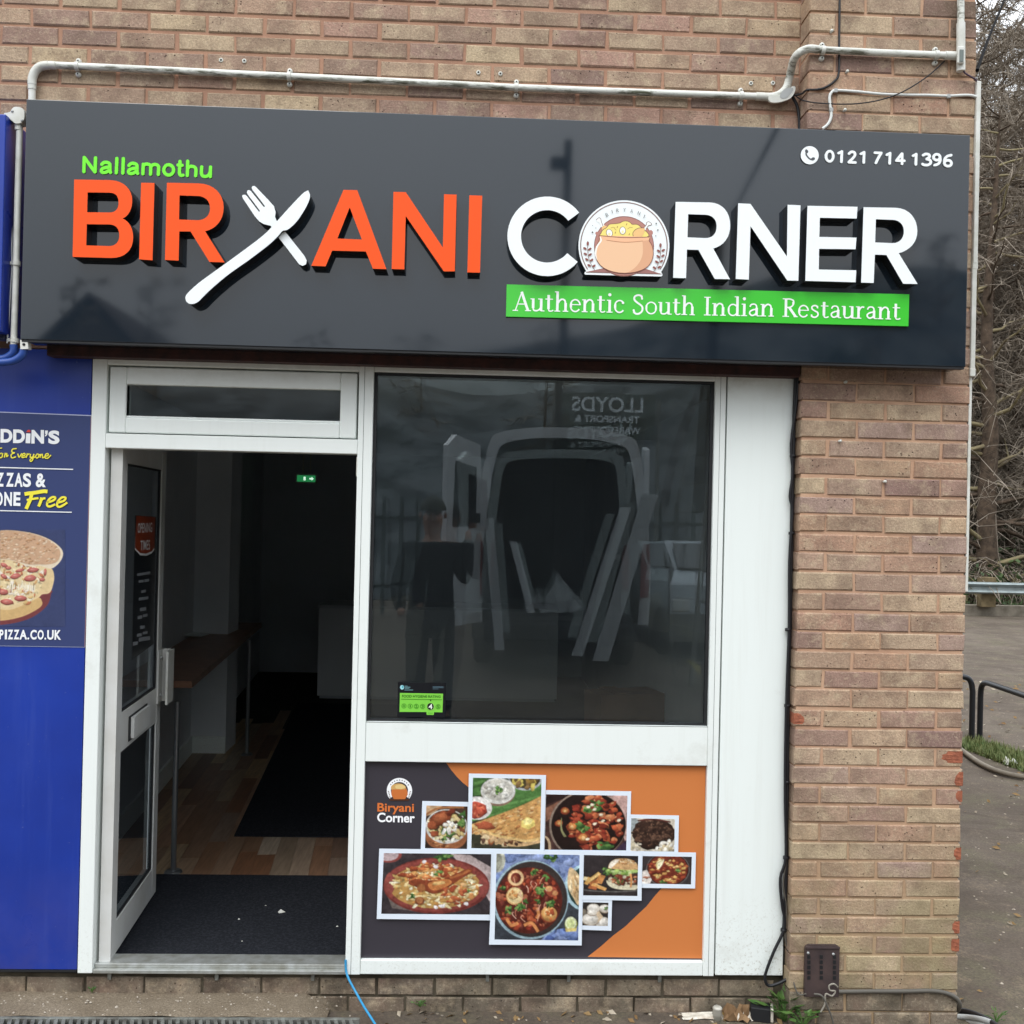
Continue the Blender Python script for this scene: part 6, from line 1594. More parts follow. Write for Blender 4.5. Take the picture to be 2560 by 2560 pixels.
pav.add([(x, y, gz(x, y) + .004 * (y > -1.55)) for y in (-1.6, -1.0, -.5, -.2, 0) for x in (-6, -4, -2, -1, 0, 1, 1.6, 1.8, 2.0)], [(j * 9 + i, j * 9 + i + 1, j * 9 + i + 10, j * 9 + i + 9) for j in range(4) for i in range(8)], PAVE)
tag(pav.build('pavement'), kind='structure')
AX = at(868, 2500, -.1).x
mb = MB()
apr = []
nxs = [-6 + i * .1 for i in range(int((AX + 6) / .1) + 1)]
for i, x in enumerate(nxs):
    e = 0 if i < len(nxs) - 1 else -.06
    for y in (-.203, -.165, -.09, -.015): apr.append((x + rnd.uniform(-.008, .008), y, -.008 + e + rnd.uniform(-.004, .004) - (.004 if y < -.2 else 0)))
mb.add(apr, [(i * 4 + j, (i + 1) * 4 + j, (i + 1) * 4 + j + 1, i * 4 + j + 1) for i in range(len(nxs) - 1) for j in range(3)], CONC, True)
tag(mb.build('concrete_apron'), kind='structure')
# drainage channel along the apron
dc = thing('drain_channel', 'long slotted metal drainage channel in the pavement along the bottom edge', 'drain', (-1.2, -.35, -.03))
mb = MB(); mb.box((-4, -.35, -.11), (AX + .06, -.207, -.06), DARKHOLE); mb.box((-4, -.222, -.06), (AX + .06, -.207, -.010), IRON, bev=.002); mb.box((-4, -.35, -.06), (AX + .06, -.335, -.012), IRON, bev=.002); mb.build('channel_frame', dc)
mb = MB(); mb.box((-.0065, -.335, -.035), (.0065, -.222, -.012), IRON, rot=Matrix.Rotation(.28, 3, 'Z')); o0 = mb.build('grate_bar'); bm_ = o0.data; bpy.data.objects.remove(o0)
x = -2.45
while x < AX + .05:
    link('grate_bar', bm_, dc, (x, 0, 0)); x += .0275

# ================================================================ LITTER AND WEEDS ON THE PAVEMENT
STONE = mat('pale_stone_chip', 'b8aea0', .9, .2, col2='8a8074', vs=30)
mb = MB()
def chip_at(p, r):
    vs = [p + Vector((r * rnd.uniform(.5, 1.2) * math.cos(k * PI / 2.5 + .3), r * rnd.uniform(.5, 1.1) * math.sin(k * PI / 2.5), 0)) for k in range(5)] + [p + Vector((0, 0, r * .8))]
    mb.add(vs, [(k, (k + 1) % 5, 5) for k in range(5)], STONE)
for i in range(90): chip_at(Vector((rnd.uniform(-2.1, AX - .02), rnd.uniform(-.19, -.03), -.006)), rnd.uniform(.002, .007))
for i in range(70): x, y = rnd.uniform(AX, 2.0), rnd.uniform(-.9, -.05); chip_at(Vector((x, y, gz(x, y) + .004)), rnd.uniform(.002, .007))
for i in range(420):
    x, y = rnd.uniform(2.05, 7.5), rnd.uniform(.0, 7); chip_at(Vector((x, y, gz(x, y) + .001)), rnd.uniform(.003, .011))
tag(mb.build('stone_chips'), 'scattered pale stone chips over the pavement', 'gravel', kind='stuff')
mb = MB(); LITA = mat('dead_leaf', '6a4f36', .9, .1, col2='8a7350', vs=3); LITB = mat('pale_scrap', 'b5aa98', .8, .2, col2='8d8272', vs=3)
r_ = random.Random(77)
for i in range(900):
    if i < 760: x, y = r_.uniform(2.02, 9), r_.uniform(-.3, 9)
    else: x, y = r_.uniform(-.3, 2.0), -.03 - .3 * r_.random() ** 2
    l = r_.uniform(.006, .022) * (1 + y / 9 if y > 0 else 1); a = r_.uniform(0, PI); d = Vector((math.cos(a), math.sin(a), 0)) * l; s_ = Vector((-math.sin(a), math.cos(a), 0)) * l * r_.uniform(.25, .6); c = Vector((x, y, gz(x, y) + .006))
    mb.add([c - d, c - s_ + Vector((0, 0, l * .5)), c + d + Vector((0, 0, l * r_.uniform(0, .6))), c + s_], [(0, 1, 2, 3)], LITA if r_.random() < .72 else LITB)
tag(mb.build('leaf_litter', fixn=False), 'dead leaves and small scraps scattered over the worn tarmac', 'leaf litter', kind='stuff')
PAPER = mat('dirty_paper', 'd9d3c6', .8, .2, col2='a08f7c', vs=14, lo=.45, hi=.7)
PAPERB = mat('brown_paper', '8f7355', .85, .2, col2='6e553c', vs=10)
def crumple(name, label, px, py, Y, sx_, sy_, h, m, n=7, seed=1, group=None):
    r_ = random.Random(seed); p = atz(px, py, -.076) if Y > -.25 and px > 1000 and px < 2100 else at(px, py, Y); p.z = gz(p.x, p.y) + .005
    vs = []; fs = []
    for j in range(n):
        for i in range(n):
            u, v = i / (n - 1) - .5, j / (n - 1) - .5
            vs.append(p + Vector((u * sx_ + r_.uniform(-.1, .1) * sx_ / n * 3, v * sy_ + r_.uniform(-.1, .1) * sy_, r_.random() ** 2 * h * (1.2 - abs(u) - abs(v)) + .002)))
    for j in range(n - 1):
        for i in range(n - 1): a = j * n + i; fs.append((a, a + 1, a + n + 1, a + n))
    mb = MB(); mb.add(vs, fs, m); return tag(mb.build(name), label, 'litter', group)
crumple('paper_sheet', 'flattened dirty printed paper sheet lying left in the litter by the pier', 1760, 2541, -.16, .17, .06, .012, PAPER, seed=3)
crumple('crumpled_paper', 'crumpled brown paper bag in the litter below the white panel', 1838, 2543, -.13, .10, .09, .085, PAPERB, seed=5)
crumple('crumpled_tissue', 'crumpled white tissue standing right of the brown paper bag', 1862, 2547, -.17, .07, .04, .045, PAPER, seed=9)
lc = thing('plastic_cup', 'small clear crushed plastic cup in the litter by the pier', 'cup', (at(1793, 2530, -.14)))
CUP = mat('milky_plastic', 'b9b5aa', .25, .6)
p = atz(1793, 2548, -.076); p.z = gz(p.x, p.y) + .004
mb = MB(); mb.lathe([(.012, .0), (.018, .0), (.016, .018), (.021, .022), (.017, .042), (.020, .045), (.014, .052), (.0, .05)], p, CUP, 12); mb.build('cup_body', lc)
cs = thing('litter_carton', 'small dark carton with pale open end lying in the litter beside the weeds', 'litter', at(1905, 2535, -.14))
p = atz(1905, 2546, -.076); p.z = gz(p.x, p.y)
mb = MB(); mb.box(p + Vector((-.045, -.03, .004)), p + Vector((.03, .03, .058)), BLACKTRIM, bev=.003, rot=Matrix.Rotation(-.25, 3, 'Z')); mb.build('carton_body', cs)
mb = MB(); mb.box(p + Vector((.031, -.028, .006)), p + Vector((.042, .03, .056)), PAPER, bev=.003, rot=Matrix.Rotation(-.25, 3, 'Z'), org=p); mb.build('carton_end', cs)
crumple('yellow_wrapper', 'yellow food wrapper sticking up in the litter by the pier', 1815, 2540, -.12, .03, .02, .06, mat('yellow_wrapper', 'd9b45a', .5), 4, 2)
crumple('plastic_scrap', 'torn translucent plastic scrap lying on the drain channel', 412, 2535, -.26, .05, .03, .02, PAPER, 6, 4)
crumple('leaf_scrap', 'pale dead leaf scrap lying on the drain grating further right', 610, 2545, -.27, .05, .03, .015, PAPERB, 5, 6)
LEAF = mat('weed_leaf', '3f6330', .5, .4, col2='5d7a3c', vs=30)
LEAF2 = mat('grass_leaf', '4d6434', .6, .3, col2='85885a', vs=9)
def weed(label, px, py, Y, n, L_, seed, broad=True, z=None):
    r_ = random.Random(seed); p = (atz(px, py, -.076) if z is None and px < 2100 else at(px, py, Y)); p.z = gz(p.x, p.y) + .002 if z is None else z
    t = thing('weed', label, 'weed', tuple(p), 'green weeds at the wall foot')
    for i in range(n):
        a = r_.uniform(0, 2 * PI); el = r_.uniform(.5, 1.3); l = L_ * r_.uniform(.55, 1.1)
        d = Vector((math.cos(a) * math.cos(el), math.sin(a) * math.cos(el) * .7, math.sin(el))); s_ = Vector((-math.sin(a), math.cos(a), 0))
        q_ = p + d * l
        mb = MB(); mb.tube([p, p + d * l * .5 + Vector((0, 0, .002)), q_], [.0016, .0014, .001], LEAF, 4, False)
        w = l * (.16 if broad else .06); k = l * .45
        d2 = (d + Vector((math.cos(a), math.sin(a), -.7)) * .5).normalized()
        b0 = q_ - d * k * .2
        pts_ = [b0, b0 + d2 * k * .3 + s_ * w, b0 + d2 * k * .7 + s_ * w * .8, b0 + d2 * k * 1.1, b0 + d2 * k * .7 - s_ * w * .8, b0 + d2 * k * .3 - s_ * w, b0 + d2 * k * .55 - Vector((0, 0, .004))]
        mb.add(pts_, [(j, (j + 1) % 6, 6) for j in range(6)], LEAF); mb.build('leaf', t)
weed('tall leafy green weed growing between litter carton and pier foot', 1962, 2552, -.12, 34, .115, 1)
weed('low leafy weed under the loose cables at the pier corner', 2008, 2566, -.16, 22, .06, 2)
weed('tiny green weed at the plinth left of the doorway', 230, 2490, -.03, 12, .02, 3, z=-.004)
weed('small green weed at the plinth below the dark food panel', 1050, 2508, -.04, 16, .03, 4, z=-.05)
weed('thin grassy weed on the ground right of the pier', 2490, 2552, .0, 16, .05, 5, False)

# ================================================================ RIGHT SIDE: VERGE, HOOPS, CRASH BARRIER
KERB = mat('concrete_kerb', '8d8578', .9, .2, col2='70695e', vs=5, bump=.4)
BLKSTEEL = mat('black_steel_tube', '191b20', .35, .5)
# grass strip
mb = MB(); r_ = random.Random(11)
ga, gb = atz(2400, 1868, -.12), atz(2600, 1945, -.12); gc, gd = atz(2420, 1845, -.12), atz(2620, 1905, -.12)
for i in range(2600):
    u, v = r_.random(), r_.random()
    p = (ga * (1 - u) + gb * u) * (1 - v) + (gc * (1 - u) + gd * u) * v; p.z = -.127
    h = r_.uniform(.03, .09); a = r_.uniform(0, 2 * PI); w = r_.uniform(.004, .009); l = Vector((math.cos(a), math.sin(a), 0)) * r_.uniform(.01, .05)
    s_ = Vector((-math.sin(a), math.cos(a), 0)) * w
    mb.add([p - s_, p + s_, p + l + Vector((0, 0, h))], [(0, 1, 2)], LEAF2)
tag(mb.build('grass'), 'short green grass growing along the kerb strip right of the pier', 'grass', kind='stuff')
mb = MB(); mb.tube(catmull([tuple(atz(x, y, -.10)) for x, y in [(2380, 1858), (2410, 1880), (2450, 1908), (2500, 1930), (2560, 1942), (2640, 1948)]], 4), .022, KERB, 6); tag(mb.build('kerb'), kind='structure')
crumple('white_scrap', 'white crumpled scrap lying in the grass right of the pier', 2525, 1912, 4.45, .10, .10, .09, WPLAST, 6, 8)
p = bpy.data.objects['white_scrap']; p.location.z = .0
for nm, P in (('black bent steel hoop rail half hidden behind the pier edge', [(2438, 1850), (2433, 1745), (2427, 1712), (2416, 1694), (2380, 1684), (2250, 1660)]), ('black bent steel hoop rail running right out of the picture', None)):
    hb = thing('hoop_rail', nm, 'railing', tuple(atz(2430, 1858, -.125)), 'black hoop rails')
    if P:
        b = atz(2429, 1857, -.125); top = .49
        c = [b, Vector((b.x, b.y, top - .14)), Vector((b.x - .015, b.y, top - .06)), Vector((b.x - .05, b.y, top - .015)), Vector((b.x - .12, b.y, top)), Vector((b.x - 1.1, b.y + .3, top))]
        e = Vector((b.x - 1.1, b.y + .3, -.125))
    else:
        b = atz(2449, 1850, -.125); top = at(2470, 1702, b.y).z
        f_ = atz(2570, 1742, top); dv = (f_ - Vector((b.x, b.y, top))); dv.z = 0; dn_ = dv.normalized()
        T = Vector((b.x, b.y, top))
        c = [b, T + Vector((0, 0, -.16)), T + Vector((0, 0, -.07)) + dn_ * .012, T + Vector((0, 0, -.018)) + dn_ * .06, T + dn_ * .14, T + dn_ * (dv.length + .8)]
        e = c[-1].copy(); e.z = -.125
    cc_ = [c[0]] + [Vector(q_) for q_ in catmull([tuple(x) for x in c[1:5]], 4)] + [c[5]]
    mb = MB(); mb.tube(cc_, .026, BLKSTEEL, 12); mb.build('bent_tube', hb)
    mb = MB(); mb.tube([e, c[5]], .026, BLKSTEEL, 12); mb.build('end_post', hb)
# crash barrier
YB = 18.6
ab = thing('crash_barrier', 'grey galvanised crash barrier with wooden posts at the far side of the car park', 'crash barrier', tuple(at(2500, 1520, YB)))
zt, zb = at(2500, 1456, YB).z, at(2500, 1484, YB).z
mb = MB(); H = zt - zb
prof = [(0, 0), (-.05, .03), (-.09, .10), (-.05, .19), (0, .24), (0, .36), (-.05, .41), (-.09, .50), (-.05, .57), (0, .60)]
H = .60
prof = [(a * 1.0, zt - (1 - b / .6) * (zt - at(2500, 1486, YB).z)) for a, b in prof]
vs = []
for x in (5, 10, 15, 20, 25, 30): vs += [(x, YB + a - .02 * (x - 13), z) for a, z in prof]
n_ = len(prof); mb.add(vs, [(i * n_ + j, (i + 1) * n_ + j, (i + 1) * n_ + j + 1, i * n_ + j + 1) for i in range(5) for j in range(n_ - 1)], mat('galvanised_steel', '9aa3a4', .45, metal=.35, col2='7c8686', vs=3)); mb.build('rail', ab)
WPOST = mat('weathered_post', '77694f', .9, .2, col2='5c503c', vs=8)
for px in (2466, 2640, 2292):
    a_, b_ = at(px - 11, 1443, YB + .12), at(px + 11, 1516, YB + .35)
    mb = MB(); mb.box(a_, b_, WPOST, bev=.01); mb.build('post', ab)
k0 = at(2420, 1512, YB + .3)
mb = MB(); mb.box((5, YB + .35, -.2), (30, YB + .6, at(2500, 1514, YB + .35).z), KERB, bev=.01); tag(mb.build('kerb'), kind='structure')

# ================================================================ TREES
BARK = mat('tree_bark', '5e5044', .95, .15, col2='3f362e', vs=7, bump=.8, bs=25)
TWIG = mat('bare_twigs', '9c9184', .9, .1, col2='786e62', vs=1.5)
TWIGO = mat('mossy_branch', '8f8566', .9, .1, col2='6f6450', vs=1.2)
NEEDLE = mat('dark_foliage', '2c3a24', .8, .2, col2='3f4d2c', vs=2)
IVY = mat('ivy_leaves', '33442a', .6, .3, col2='4f6138', vs=4)
def tree(name, label, cat, H, R, seed, limbs=46, twigs=7, sub=5, crown_lo=.12, leaf=0, tm=TWIG, group=None, droop=.25, ivy=0, fine=.006):
    r_ = random.Random(seed)
    t = thing(name, label, cat, (0, 0, 0), group)
    mb = MB()
    tp = []
    x = y = 0
    for i in range(9):
        tp.append((x, y, H * i / 8)); x += r_.uniform(-.02, .02) * H / 8 * 3; y += r_.uniform(-.02, .02) * H / 8 * 3
    mb.tube(catmull(tp, 2), [R * (1 - .93 * i / 16) * (1.25 if i == 0 else 1) for i in range(17)], BARK, 9); mb.build('trunk', t)
    lim = MB(); tw = MB(); lv = MB()
    for i in range(limbs):
        f = crown_lo + (1 - crown_lo) * (i + r_.random()) / limbs
        k = f * 8; j = min(int(k), 7); q_ = k - j
        b = Vector(tp[j]).lerp(Vector(tp[j + 1]), q_)
        a = r_.uniform(0, 2 * PI); ln = H * r_.uniform(.14, .30) * (1.15 - .75 * f)
        d = Vector((math.cos(a), math.sin(a), r_.uniform(-.1, .5)))
        P = [b]; up = r_.uniform(-.5, .9)
        for s_ in range(1, 6):
            d2 = d + Vector((r_.uniform(-.35, .35), r_.uniform(-.35, .35), -droop * s_ * .25 + up * .12 * s_ + r_.uniform(-.25, .25)))
            P.append(P[-1] + d2.normalized() * ln / 5)
        rb = R * .22 * (1.05 - .8 * f) + .012
        lim.tube(catmull([tuple(p) for p in P], 2), [max(.006, rb * (1 - .085 * k_)) for k_ in range(11)], tm if r_.random() < .6 else BARK, 4, False)
        for k_ in range(twigs):
            u = r_.uniform(.2, 1.0) * 5; j2 = min(int(u), 4); b2 = P[j2].lerp(P[j2 + 1], u - j2)
            l2 = ln * r_.uniform(.2, .5); d3 = ((P[j2 + 1] - P[j2]).normalized() + Vector((r_.uniform(-1, 1), r_.uniform(-1, 1), r_.uniform(-.8, .9)))).normalized()
            m1_ = b2 + d3 * l2 * .5 + Vector((r_.uniform(-.1, .1), r_.uniform(-.1, .1), r_.uniform(-.12, .1))) * l2; e_ = m1_ + (d3 + Vector((r_.uniform(-.5, .5), r_.uniform(-.5, .5), r_.uniform(-.7, .5)))).normalized() * l2 * .6
            tw.tube([b2, m1_, e_], [fine * 1.6, fine, fine * .5], TWIG, 3, False)
            for k3 in range(sub):
                b3 = b2.lerp(e_, r_.uniform(.15, 1)); e3 = b3 + Vector((r_.uniform(-1, 1), r_.uniform(-1, 1), r_.uniform(-.8, .8))).normalized() * l2 * r_.uniform(.25, .6)
                w_ = Vector((r_.uniform(-1, 1), r_.uniform(-1, 1), 0)).normalized() * fine * .8
                tw.add([b3 - w_, b3 + w_, e3], [(0, 1, 2)], TWIG)
                for k4 in range(leaf):
                    c = e3 + Vector((r_.uniform(-.3, .3), r_.uniform(-.3, .3), r_.uniform(-.3, .3))); s1 = Vector((r_.uniform(-1, 1), r_.uniform(-1, 1), r_.uniform(-.5, .5))).normalized() * r_.uniform(.05, .14); s2 = Vector((r_.uniform(-1, 1), r_.uniform(-1, 1), r_.uniform(-1, 1))).normalized() * r_.uniform(.03, .07)
                    lv.add([c - s1, c + s2, c + s1, c - s2], [(0, 1, 2, 3)], NEEDLE)
    lim.build('limbs', t, fixn=False)
    tw.build('twigs', t, fixn=False)
    if leaf: lv.build('foliage', t, fixn=False)
    if ivy:
        iv = MB()
        for i in range(ivy):
            a = r_.uniform(0, 2 * PI); z = H * .55 * r_.random() ** 1.3; rr = R * 1.25 + r_.random() * .12
            c = Vector((rr * math.cos(a), rr * math.sin(a), z)); s1 = Vector((r_.uniform(-1, 1), r_.uniform(-1, 1), r_.uniform(-1, 1))).normalized() * .07; s2 = Vector((r_.uniform(-1, 1), r_.uniform(-1, 1), r_.uniform(-1, 1))).normalized() * .05
            iv.add([c - s1, c + s2, c + s1, c - s2], [(0, 1, 2, 3)], IVY)
        iv.build('ivy', t, fixn=False)
    return t
def put(t, x, y, z, rz=0, s_=1, label=None, group=None):
    t.location = (x, y, z); t.rotation_euler = (0, 0, rz); t.scale = (s_, s_, s_)
    if label: t['label'] = label
    if group: t['group'] = group
    return t
WG = 'woodland trees beyond the crash barrier'
p = at(2486, 1440, 21.5)
tA = tree('woodland_tree', 'tall brown trunk with crooked bare branches just beyond the crash barrier', 'tree', 13, .30, 3, limbs=64, twigs=9, sub=6, crown_lo=.08, tm=TWIGO, group=WG, fine=.011, droop=.1)
put(tA, p.x - .15, 21.5, -.5)
tB = tree('woodland_tree', 'dense dark evergreen behind the bare trunk by the crash barrier', 'tree', 9.5, .16, 5, limbs=60, twigs=8, sub=6, crown_lo=.05, leaf=3, group=WG, fine=.010)
put(tB, p.x - 2.2, 26.5, -.6)
tC = tree('woodland_tree', 'slender bare twiggy tree against the sky at the right edge', 'tree', 14.5, .14, 8, limbs=105, twigs=14, sub=9, crown_lo=.12, group=WG, fine=.011)
put(tC, p.x + 1.2, 24, -.5)
spots = [(tC, -1.6, 30, 1.2, 1.0, 'bare twiggy tree deep in the wood behind the barrier'), (tB, 3.0, 28, 2.0, .95, 'dark evergreen at the far right beyond the barrier'), (tB, .4, 33, 4.0, 1.2, 'tall dark evergreen deepest in the wood'), (tC, 3.4, 31, 3.0, 1.05, 'bare tree behind the right evergreen'), (tC, -3.6, 25, 5.0, .9, 'bare tree hidden by the pier edge in the wood'), (tB, -4.5, 30, 1.0, 1.0, 'dark evergreen behind the pier in the wood'), (tA, 4.2, 26, 2.4, .9, 'second crooked trunk at the right beyond the barrier'), (tC, 1.9, 36, 1.0, 1.1, 'furthest bare tree in the wood')]
for t, dx, y, rz, s_, lb in spots:
    put(copy_tree(t), p.x + dx + (y - 21.5) * .32, y, -.5, rz, s_, lb)
for i, (dx, y, s_) in enumerate(((-1.4, 24.5, .85), (1.2, 25.0, .8), (2.2, 25.5, .95), (-2.6, 27.5, 1.0), (.2, 27.0, 1.05), (1.4, 29.5, 1.0), (3.6, 33.5, 1.1), (-.8, 34, 1.15), (2.6, 38, 1.2), (-3.0, 38, 1.2), (.8, 41, 1.25))):
    c = copy_tree(tC); put(c, p.x + dx + (y - 21.5) * .32, y, -.5 + max(0, y - 23) * .16, i * 1.7, s_ * 1.25, ['nearest bare tree left of the crooked trunk by the barrier', 'nearest bare tree right of the crooked trunk by the barrier', 'bare tree at the right edge just inside the wood', 'bare tree half hidden by the pier inside the wood', 'bare tree straight behind the crooked trunk', 'bare tree one row behind the crooked trunk to the right', 'tall bare tree far right in the wood', 'tall bare tree far back beside the white trunking', 'very tall bare tree far back at the right edge', 'very tall bare tree far back behind the pier', 'tallest and furthest bare tree above the crash barrier'][i])
# far mass of the wood
mb = MB(); r_ = random.Random(31)
for i in range(30000):
    y = 36 + 16 * r_.random(); x = 8 + (y - 20) * .25 + r_.uniform(-2, 18); z = 1 + 21 * r_.random() ** 1.7
    c = Vector((x, y, z + max(0, y - 36) * .1)); a = r_.uniform(-.6, .6); l = r_.uniform(.5, 1.6); d = Vector((math.sin(a) * r_.choice((-1, 1)) * l, r_.uniform(-.3, .3), l * math.cos(a))); w = Vector((r_.uniform(.008, .028), 0, 0))
    mb.add([c - w, c + w, c + d], [(0, 1, 2)], TWIG if r_.random() < .75 else BARK)
tag(mb.build('far_wood', fixn=False), 'dense grey brown mass of bare wood far behind the car park', 'wood', kind='stuff')
# bank and brambles under the trees
BANK = mat('leaf_litter_bank', '4a3d30', .95, .1, col2='2f2a20', vs=1.5, dirt='3a4428', ds=1.0, bump=.8, bs=12)
mb = MB(); gx_ = [2 + i * 1.5 for i in range(24)]; gy_ = [19.2, 20, 21, 22, 24, 27, 31, 36, 42, 50, 70]
r_ = random.Random(4)
V = [(x, y, -.25 + min(1, max(0, (y - 19.6) / 3)) * .35 + max(0, y - 23) * .16 + r_.uniform(-.12, .12) * (y > 19.5)) for y in gy_ for x in gx_]
mb.add(V, [(j * 24 + i, j * 24 + i + 1, (j + 1) * 24 + i + 1, (j + 1) * 24 + i) for j in range(10) for i in range(23)], BANK, True); tag(mb.build('woodland_bank'), kind='structure')
mb = MB()
for i in range(9000):
    y = 19.4 + 16 * r_.random() ** 1.6; x = 6 + (y - 19) * .3 + r_.uniform(0, 10 + (y - 19) * .3); z = -.3 + min(1, max(0, (y - 19.6) / 3)) * .35 + max(0, y - 23) * .16 + r_.random() ** 2 * (1.1 + (y - 19) * .09)
    c = Vector((x, y, z)); s1 = Vector((r_.uniform(-1, 1), r_.uniform(-1, 1), r_.uniform(-.6, .6))).normalized() * r_.uniform(.05, .13); s2 = Vector((r_.uniform(-1, 1), r_.uniform(-1, 1), r_.uniform(-1, 1))).normalized() * r_.uniform(.03, .08)
    mb.add([c - s1, c + s2, c + s1, c - s2], [(0, 1, 2, 3)], IVY if r_.random() < .55 else NEEDLE)
for i in range(900):
    y = 19.6 + 10 * r_.random(); x = 6 + (y - 19) * .3 + r_.uniform(0, 11); a = r_.uniform(0, 2 * PI); l = r_.uniform(.6, 2.0)
    P = [(x, y, -.1), (x + .3 * l * math.cos(a), y + .3 * l * math.sin(a), .5 * l), (x + .8 * l * math.cos(a), y + .8 * l * math.sin(a), .55 * l), (x + 1.2 * l * math.cos(a), y + 1.2 * l * math.sin(a), .15 * l)]
    mb.tube(catmull(P, 2), .009, TWIG if r_.random() < .7 else TWIGO, 3, False)
tag(mb.build('undergrowth', fixn=False), 'tangled brambles and ivy under the trees beyond the barrier', 'undergrowth', kind='stuff')

# ================================================================ ACROSS THE STREET (seen only as reflections)
HILL = mat('far_wooded_hill', '666a6b', .95, .1, col2='3b4042', vs=.8, lo=.4, hi=.6, dirt='4a5048', ds=.4, bump=.5, bs=2)
mb = MB(); hx = [-90 + i * 5 for i in range(37)]; hy = [-17, -20, -24, -30, -38, -50, -75]
V = []
for y in hy:
    for x in hx:
        t = max(0, min(1, (-17 - y) / 13)); V.append((x, y, .15 + t * (6.9 + 2.6 * max(0, min(1, (x - 3) / 8)) + .05 * max(0, min(30, x)) + .5 * math.sin(x * .21)) + rnd.uniform(-.3, .3) * (t > 0)))
mb.add(V, [(j * 37 + i, (j + 1) * 37 + i, (j + 1) * 37 + i + 1, j * 37 + i + 1) for j in range(6) for i in range(36)], HILL, True); tag(mb.build('hillside'), kind='structure')
SG_ = 'bare trees across the street'
tS = tree('street_tree', 'bare tree across the street', 'tree', 8, .14, 21, limbs=34, twigs=7, sub=5, crown_lo=.2, group=SG_, fine=.02)
put(tS, -9.5, -27, .8, 0, 1, 'bare tree beside the gabled house across the street')
for i, (x, y, s_, lb) in enumerate(((-12.5, -29, 1.05, 'bare tree behind the gabled house across the street'), (-5.5, -31, .9, 'bare tree right of the gabled house across the street'), (-3.8, -32, .75, 'small bare tree across the street'), (14, -27, 1.25, 'tall bare tree across the street at the right'), (17, -25, 1.3, 'tallest bare tree across the street at the right'), (20, -28, 1.35, 'bare tree at the far right across the street'), (2, -24, .8, 'bare tree behind the white van'), (6.5, -26, .85, 'bare tree behind the white sign board'), (11, -24, .9, 'bare tree behind the silver car'), (-1.5, -26, .8, 'bare tree left of the white van'))):
    put(copy_tree(tS), x, y, .8, i * 1.3, s_, lb)
tE = copy_tree(tB); put(tE, 15.5, -22, .3, 0, .75, 'dark evergreen across the street at the right', 'evergreens across the street')
tE = copy_tree(tB); put(tE, 9.5, -22, .3, 2, .62, 'dark evergreen across the street behind the car', 'evergreens across the street')
# gabled house
RBR = mat('house_render', '6f6359', .9); RTI = mat('house_roof_tiles', '4a3c38', .85, col2='3a302e', vs=3)
gp = at(228, 745, 29.5); HX, HY, HZ = gp.x, -30.0, gp.z
hsn = thing('gabled_house', 'gabled brick house across the street', 'house', (HX, HY, .5))
mb = MB(); mb.prism([[(HX - 3.2, HY + 0, .2), (HX - 3.2, HY, 5.4), (HX, HY, HZ - .15), (HX + 3.2, HY, 5.4), (HX + 3.2, HY, .2)]], (0, -8, 0), RBR, RBR); mb.build('wall', hsn)
mb = MB(); mb.hexa([(HX - 3.5, HY + .3, 5.0), (HX, HY + .3, HZ - .02), (HX, HY - 8.2, HZ - .02), (HX - 3.5, HY - 8.2, 5.0), (HX - 3.5, HY + .3, 5.15), (HX, HY + .3, HZ + .15), (HX, HY - 8.2, HZ + .15), (HX - 3.5, HY - 8.2, 5.15)], RTI)
mb.hexa([(HX + 3.5, HY + .3, 5.0), (HX, HY + .3, HZ - .02), (HX, HY - 8.2, HZ - .02), (HX + 3.5, HY - 8.2, 5.0), (HX + 3.5, HY + .3, 5.15), (HX, HY + .3, HZ + .15), (HX, HY - 8.2, HZ + .15), (HX + 3.5, HY - 8.2, 5.15)], RTI); mb.build('roof', hsn)
for wx in (-1.4, 1.4):
    mb = MB(); mb.box((HX + wx - .6, HY + .01, 3.0), (HX + wx + .6, HY + .06, 4.3), WHITE); w_o = mb.build('window', hsn)
    mb = MB(); mb.box((HX + wx - .52, HY + .061, 3.08), (HX + wx + .52, HY + .07, 4.22), BLACKTRIM); mb.build('pane', w_o)
# lamp post
DKM = mat('lamp_post_paint', '2c3032', .5)
def mir(px, py, Yv, Yg=YS): q_ = at(px, py, Yv); q_.y = 2 * Yg - Yv; return q_
lp = mir(1395, 880, 8.6); lt = mir(1433, 352, 8.6)
lx_ = (lp.x + lt.x) / 2
lam = thing('street_lamp', 'dark street lamp post standing behind the camera', 'street lamp', (lx_, lp.y, .15))
mb = MB(); mb.tube([(lx_, lp.y, .1), (lx_, lp.y, 1.4)], .075, DKM, 12); mb.tube([(lx_, lp.y, 1.4), (lx_, lp.y, lt.z)], .05, DKM, 12); mb.build('post', lam)
mb = MB(); mb.box((lx_ - .22, lp.y - .09, lt.z - .36), (lx_ - .02, lp.y + .09, lt.z - .22), DKM, bev=.03); mb.tube([(lx_, lp.y, lt.z - .36), (lx_ - .2, lp.y, lt.z - .33)], .03, DKM, 8); mb.build('lamp_head', lam)
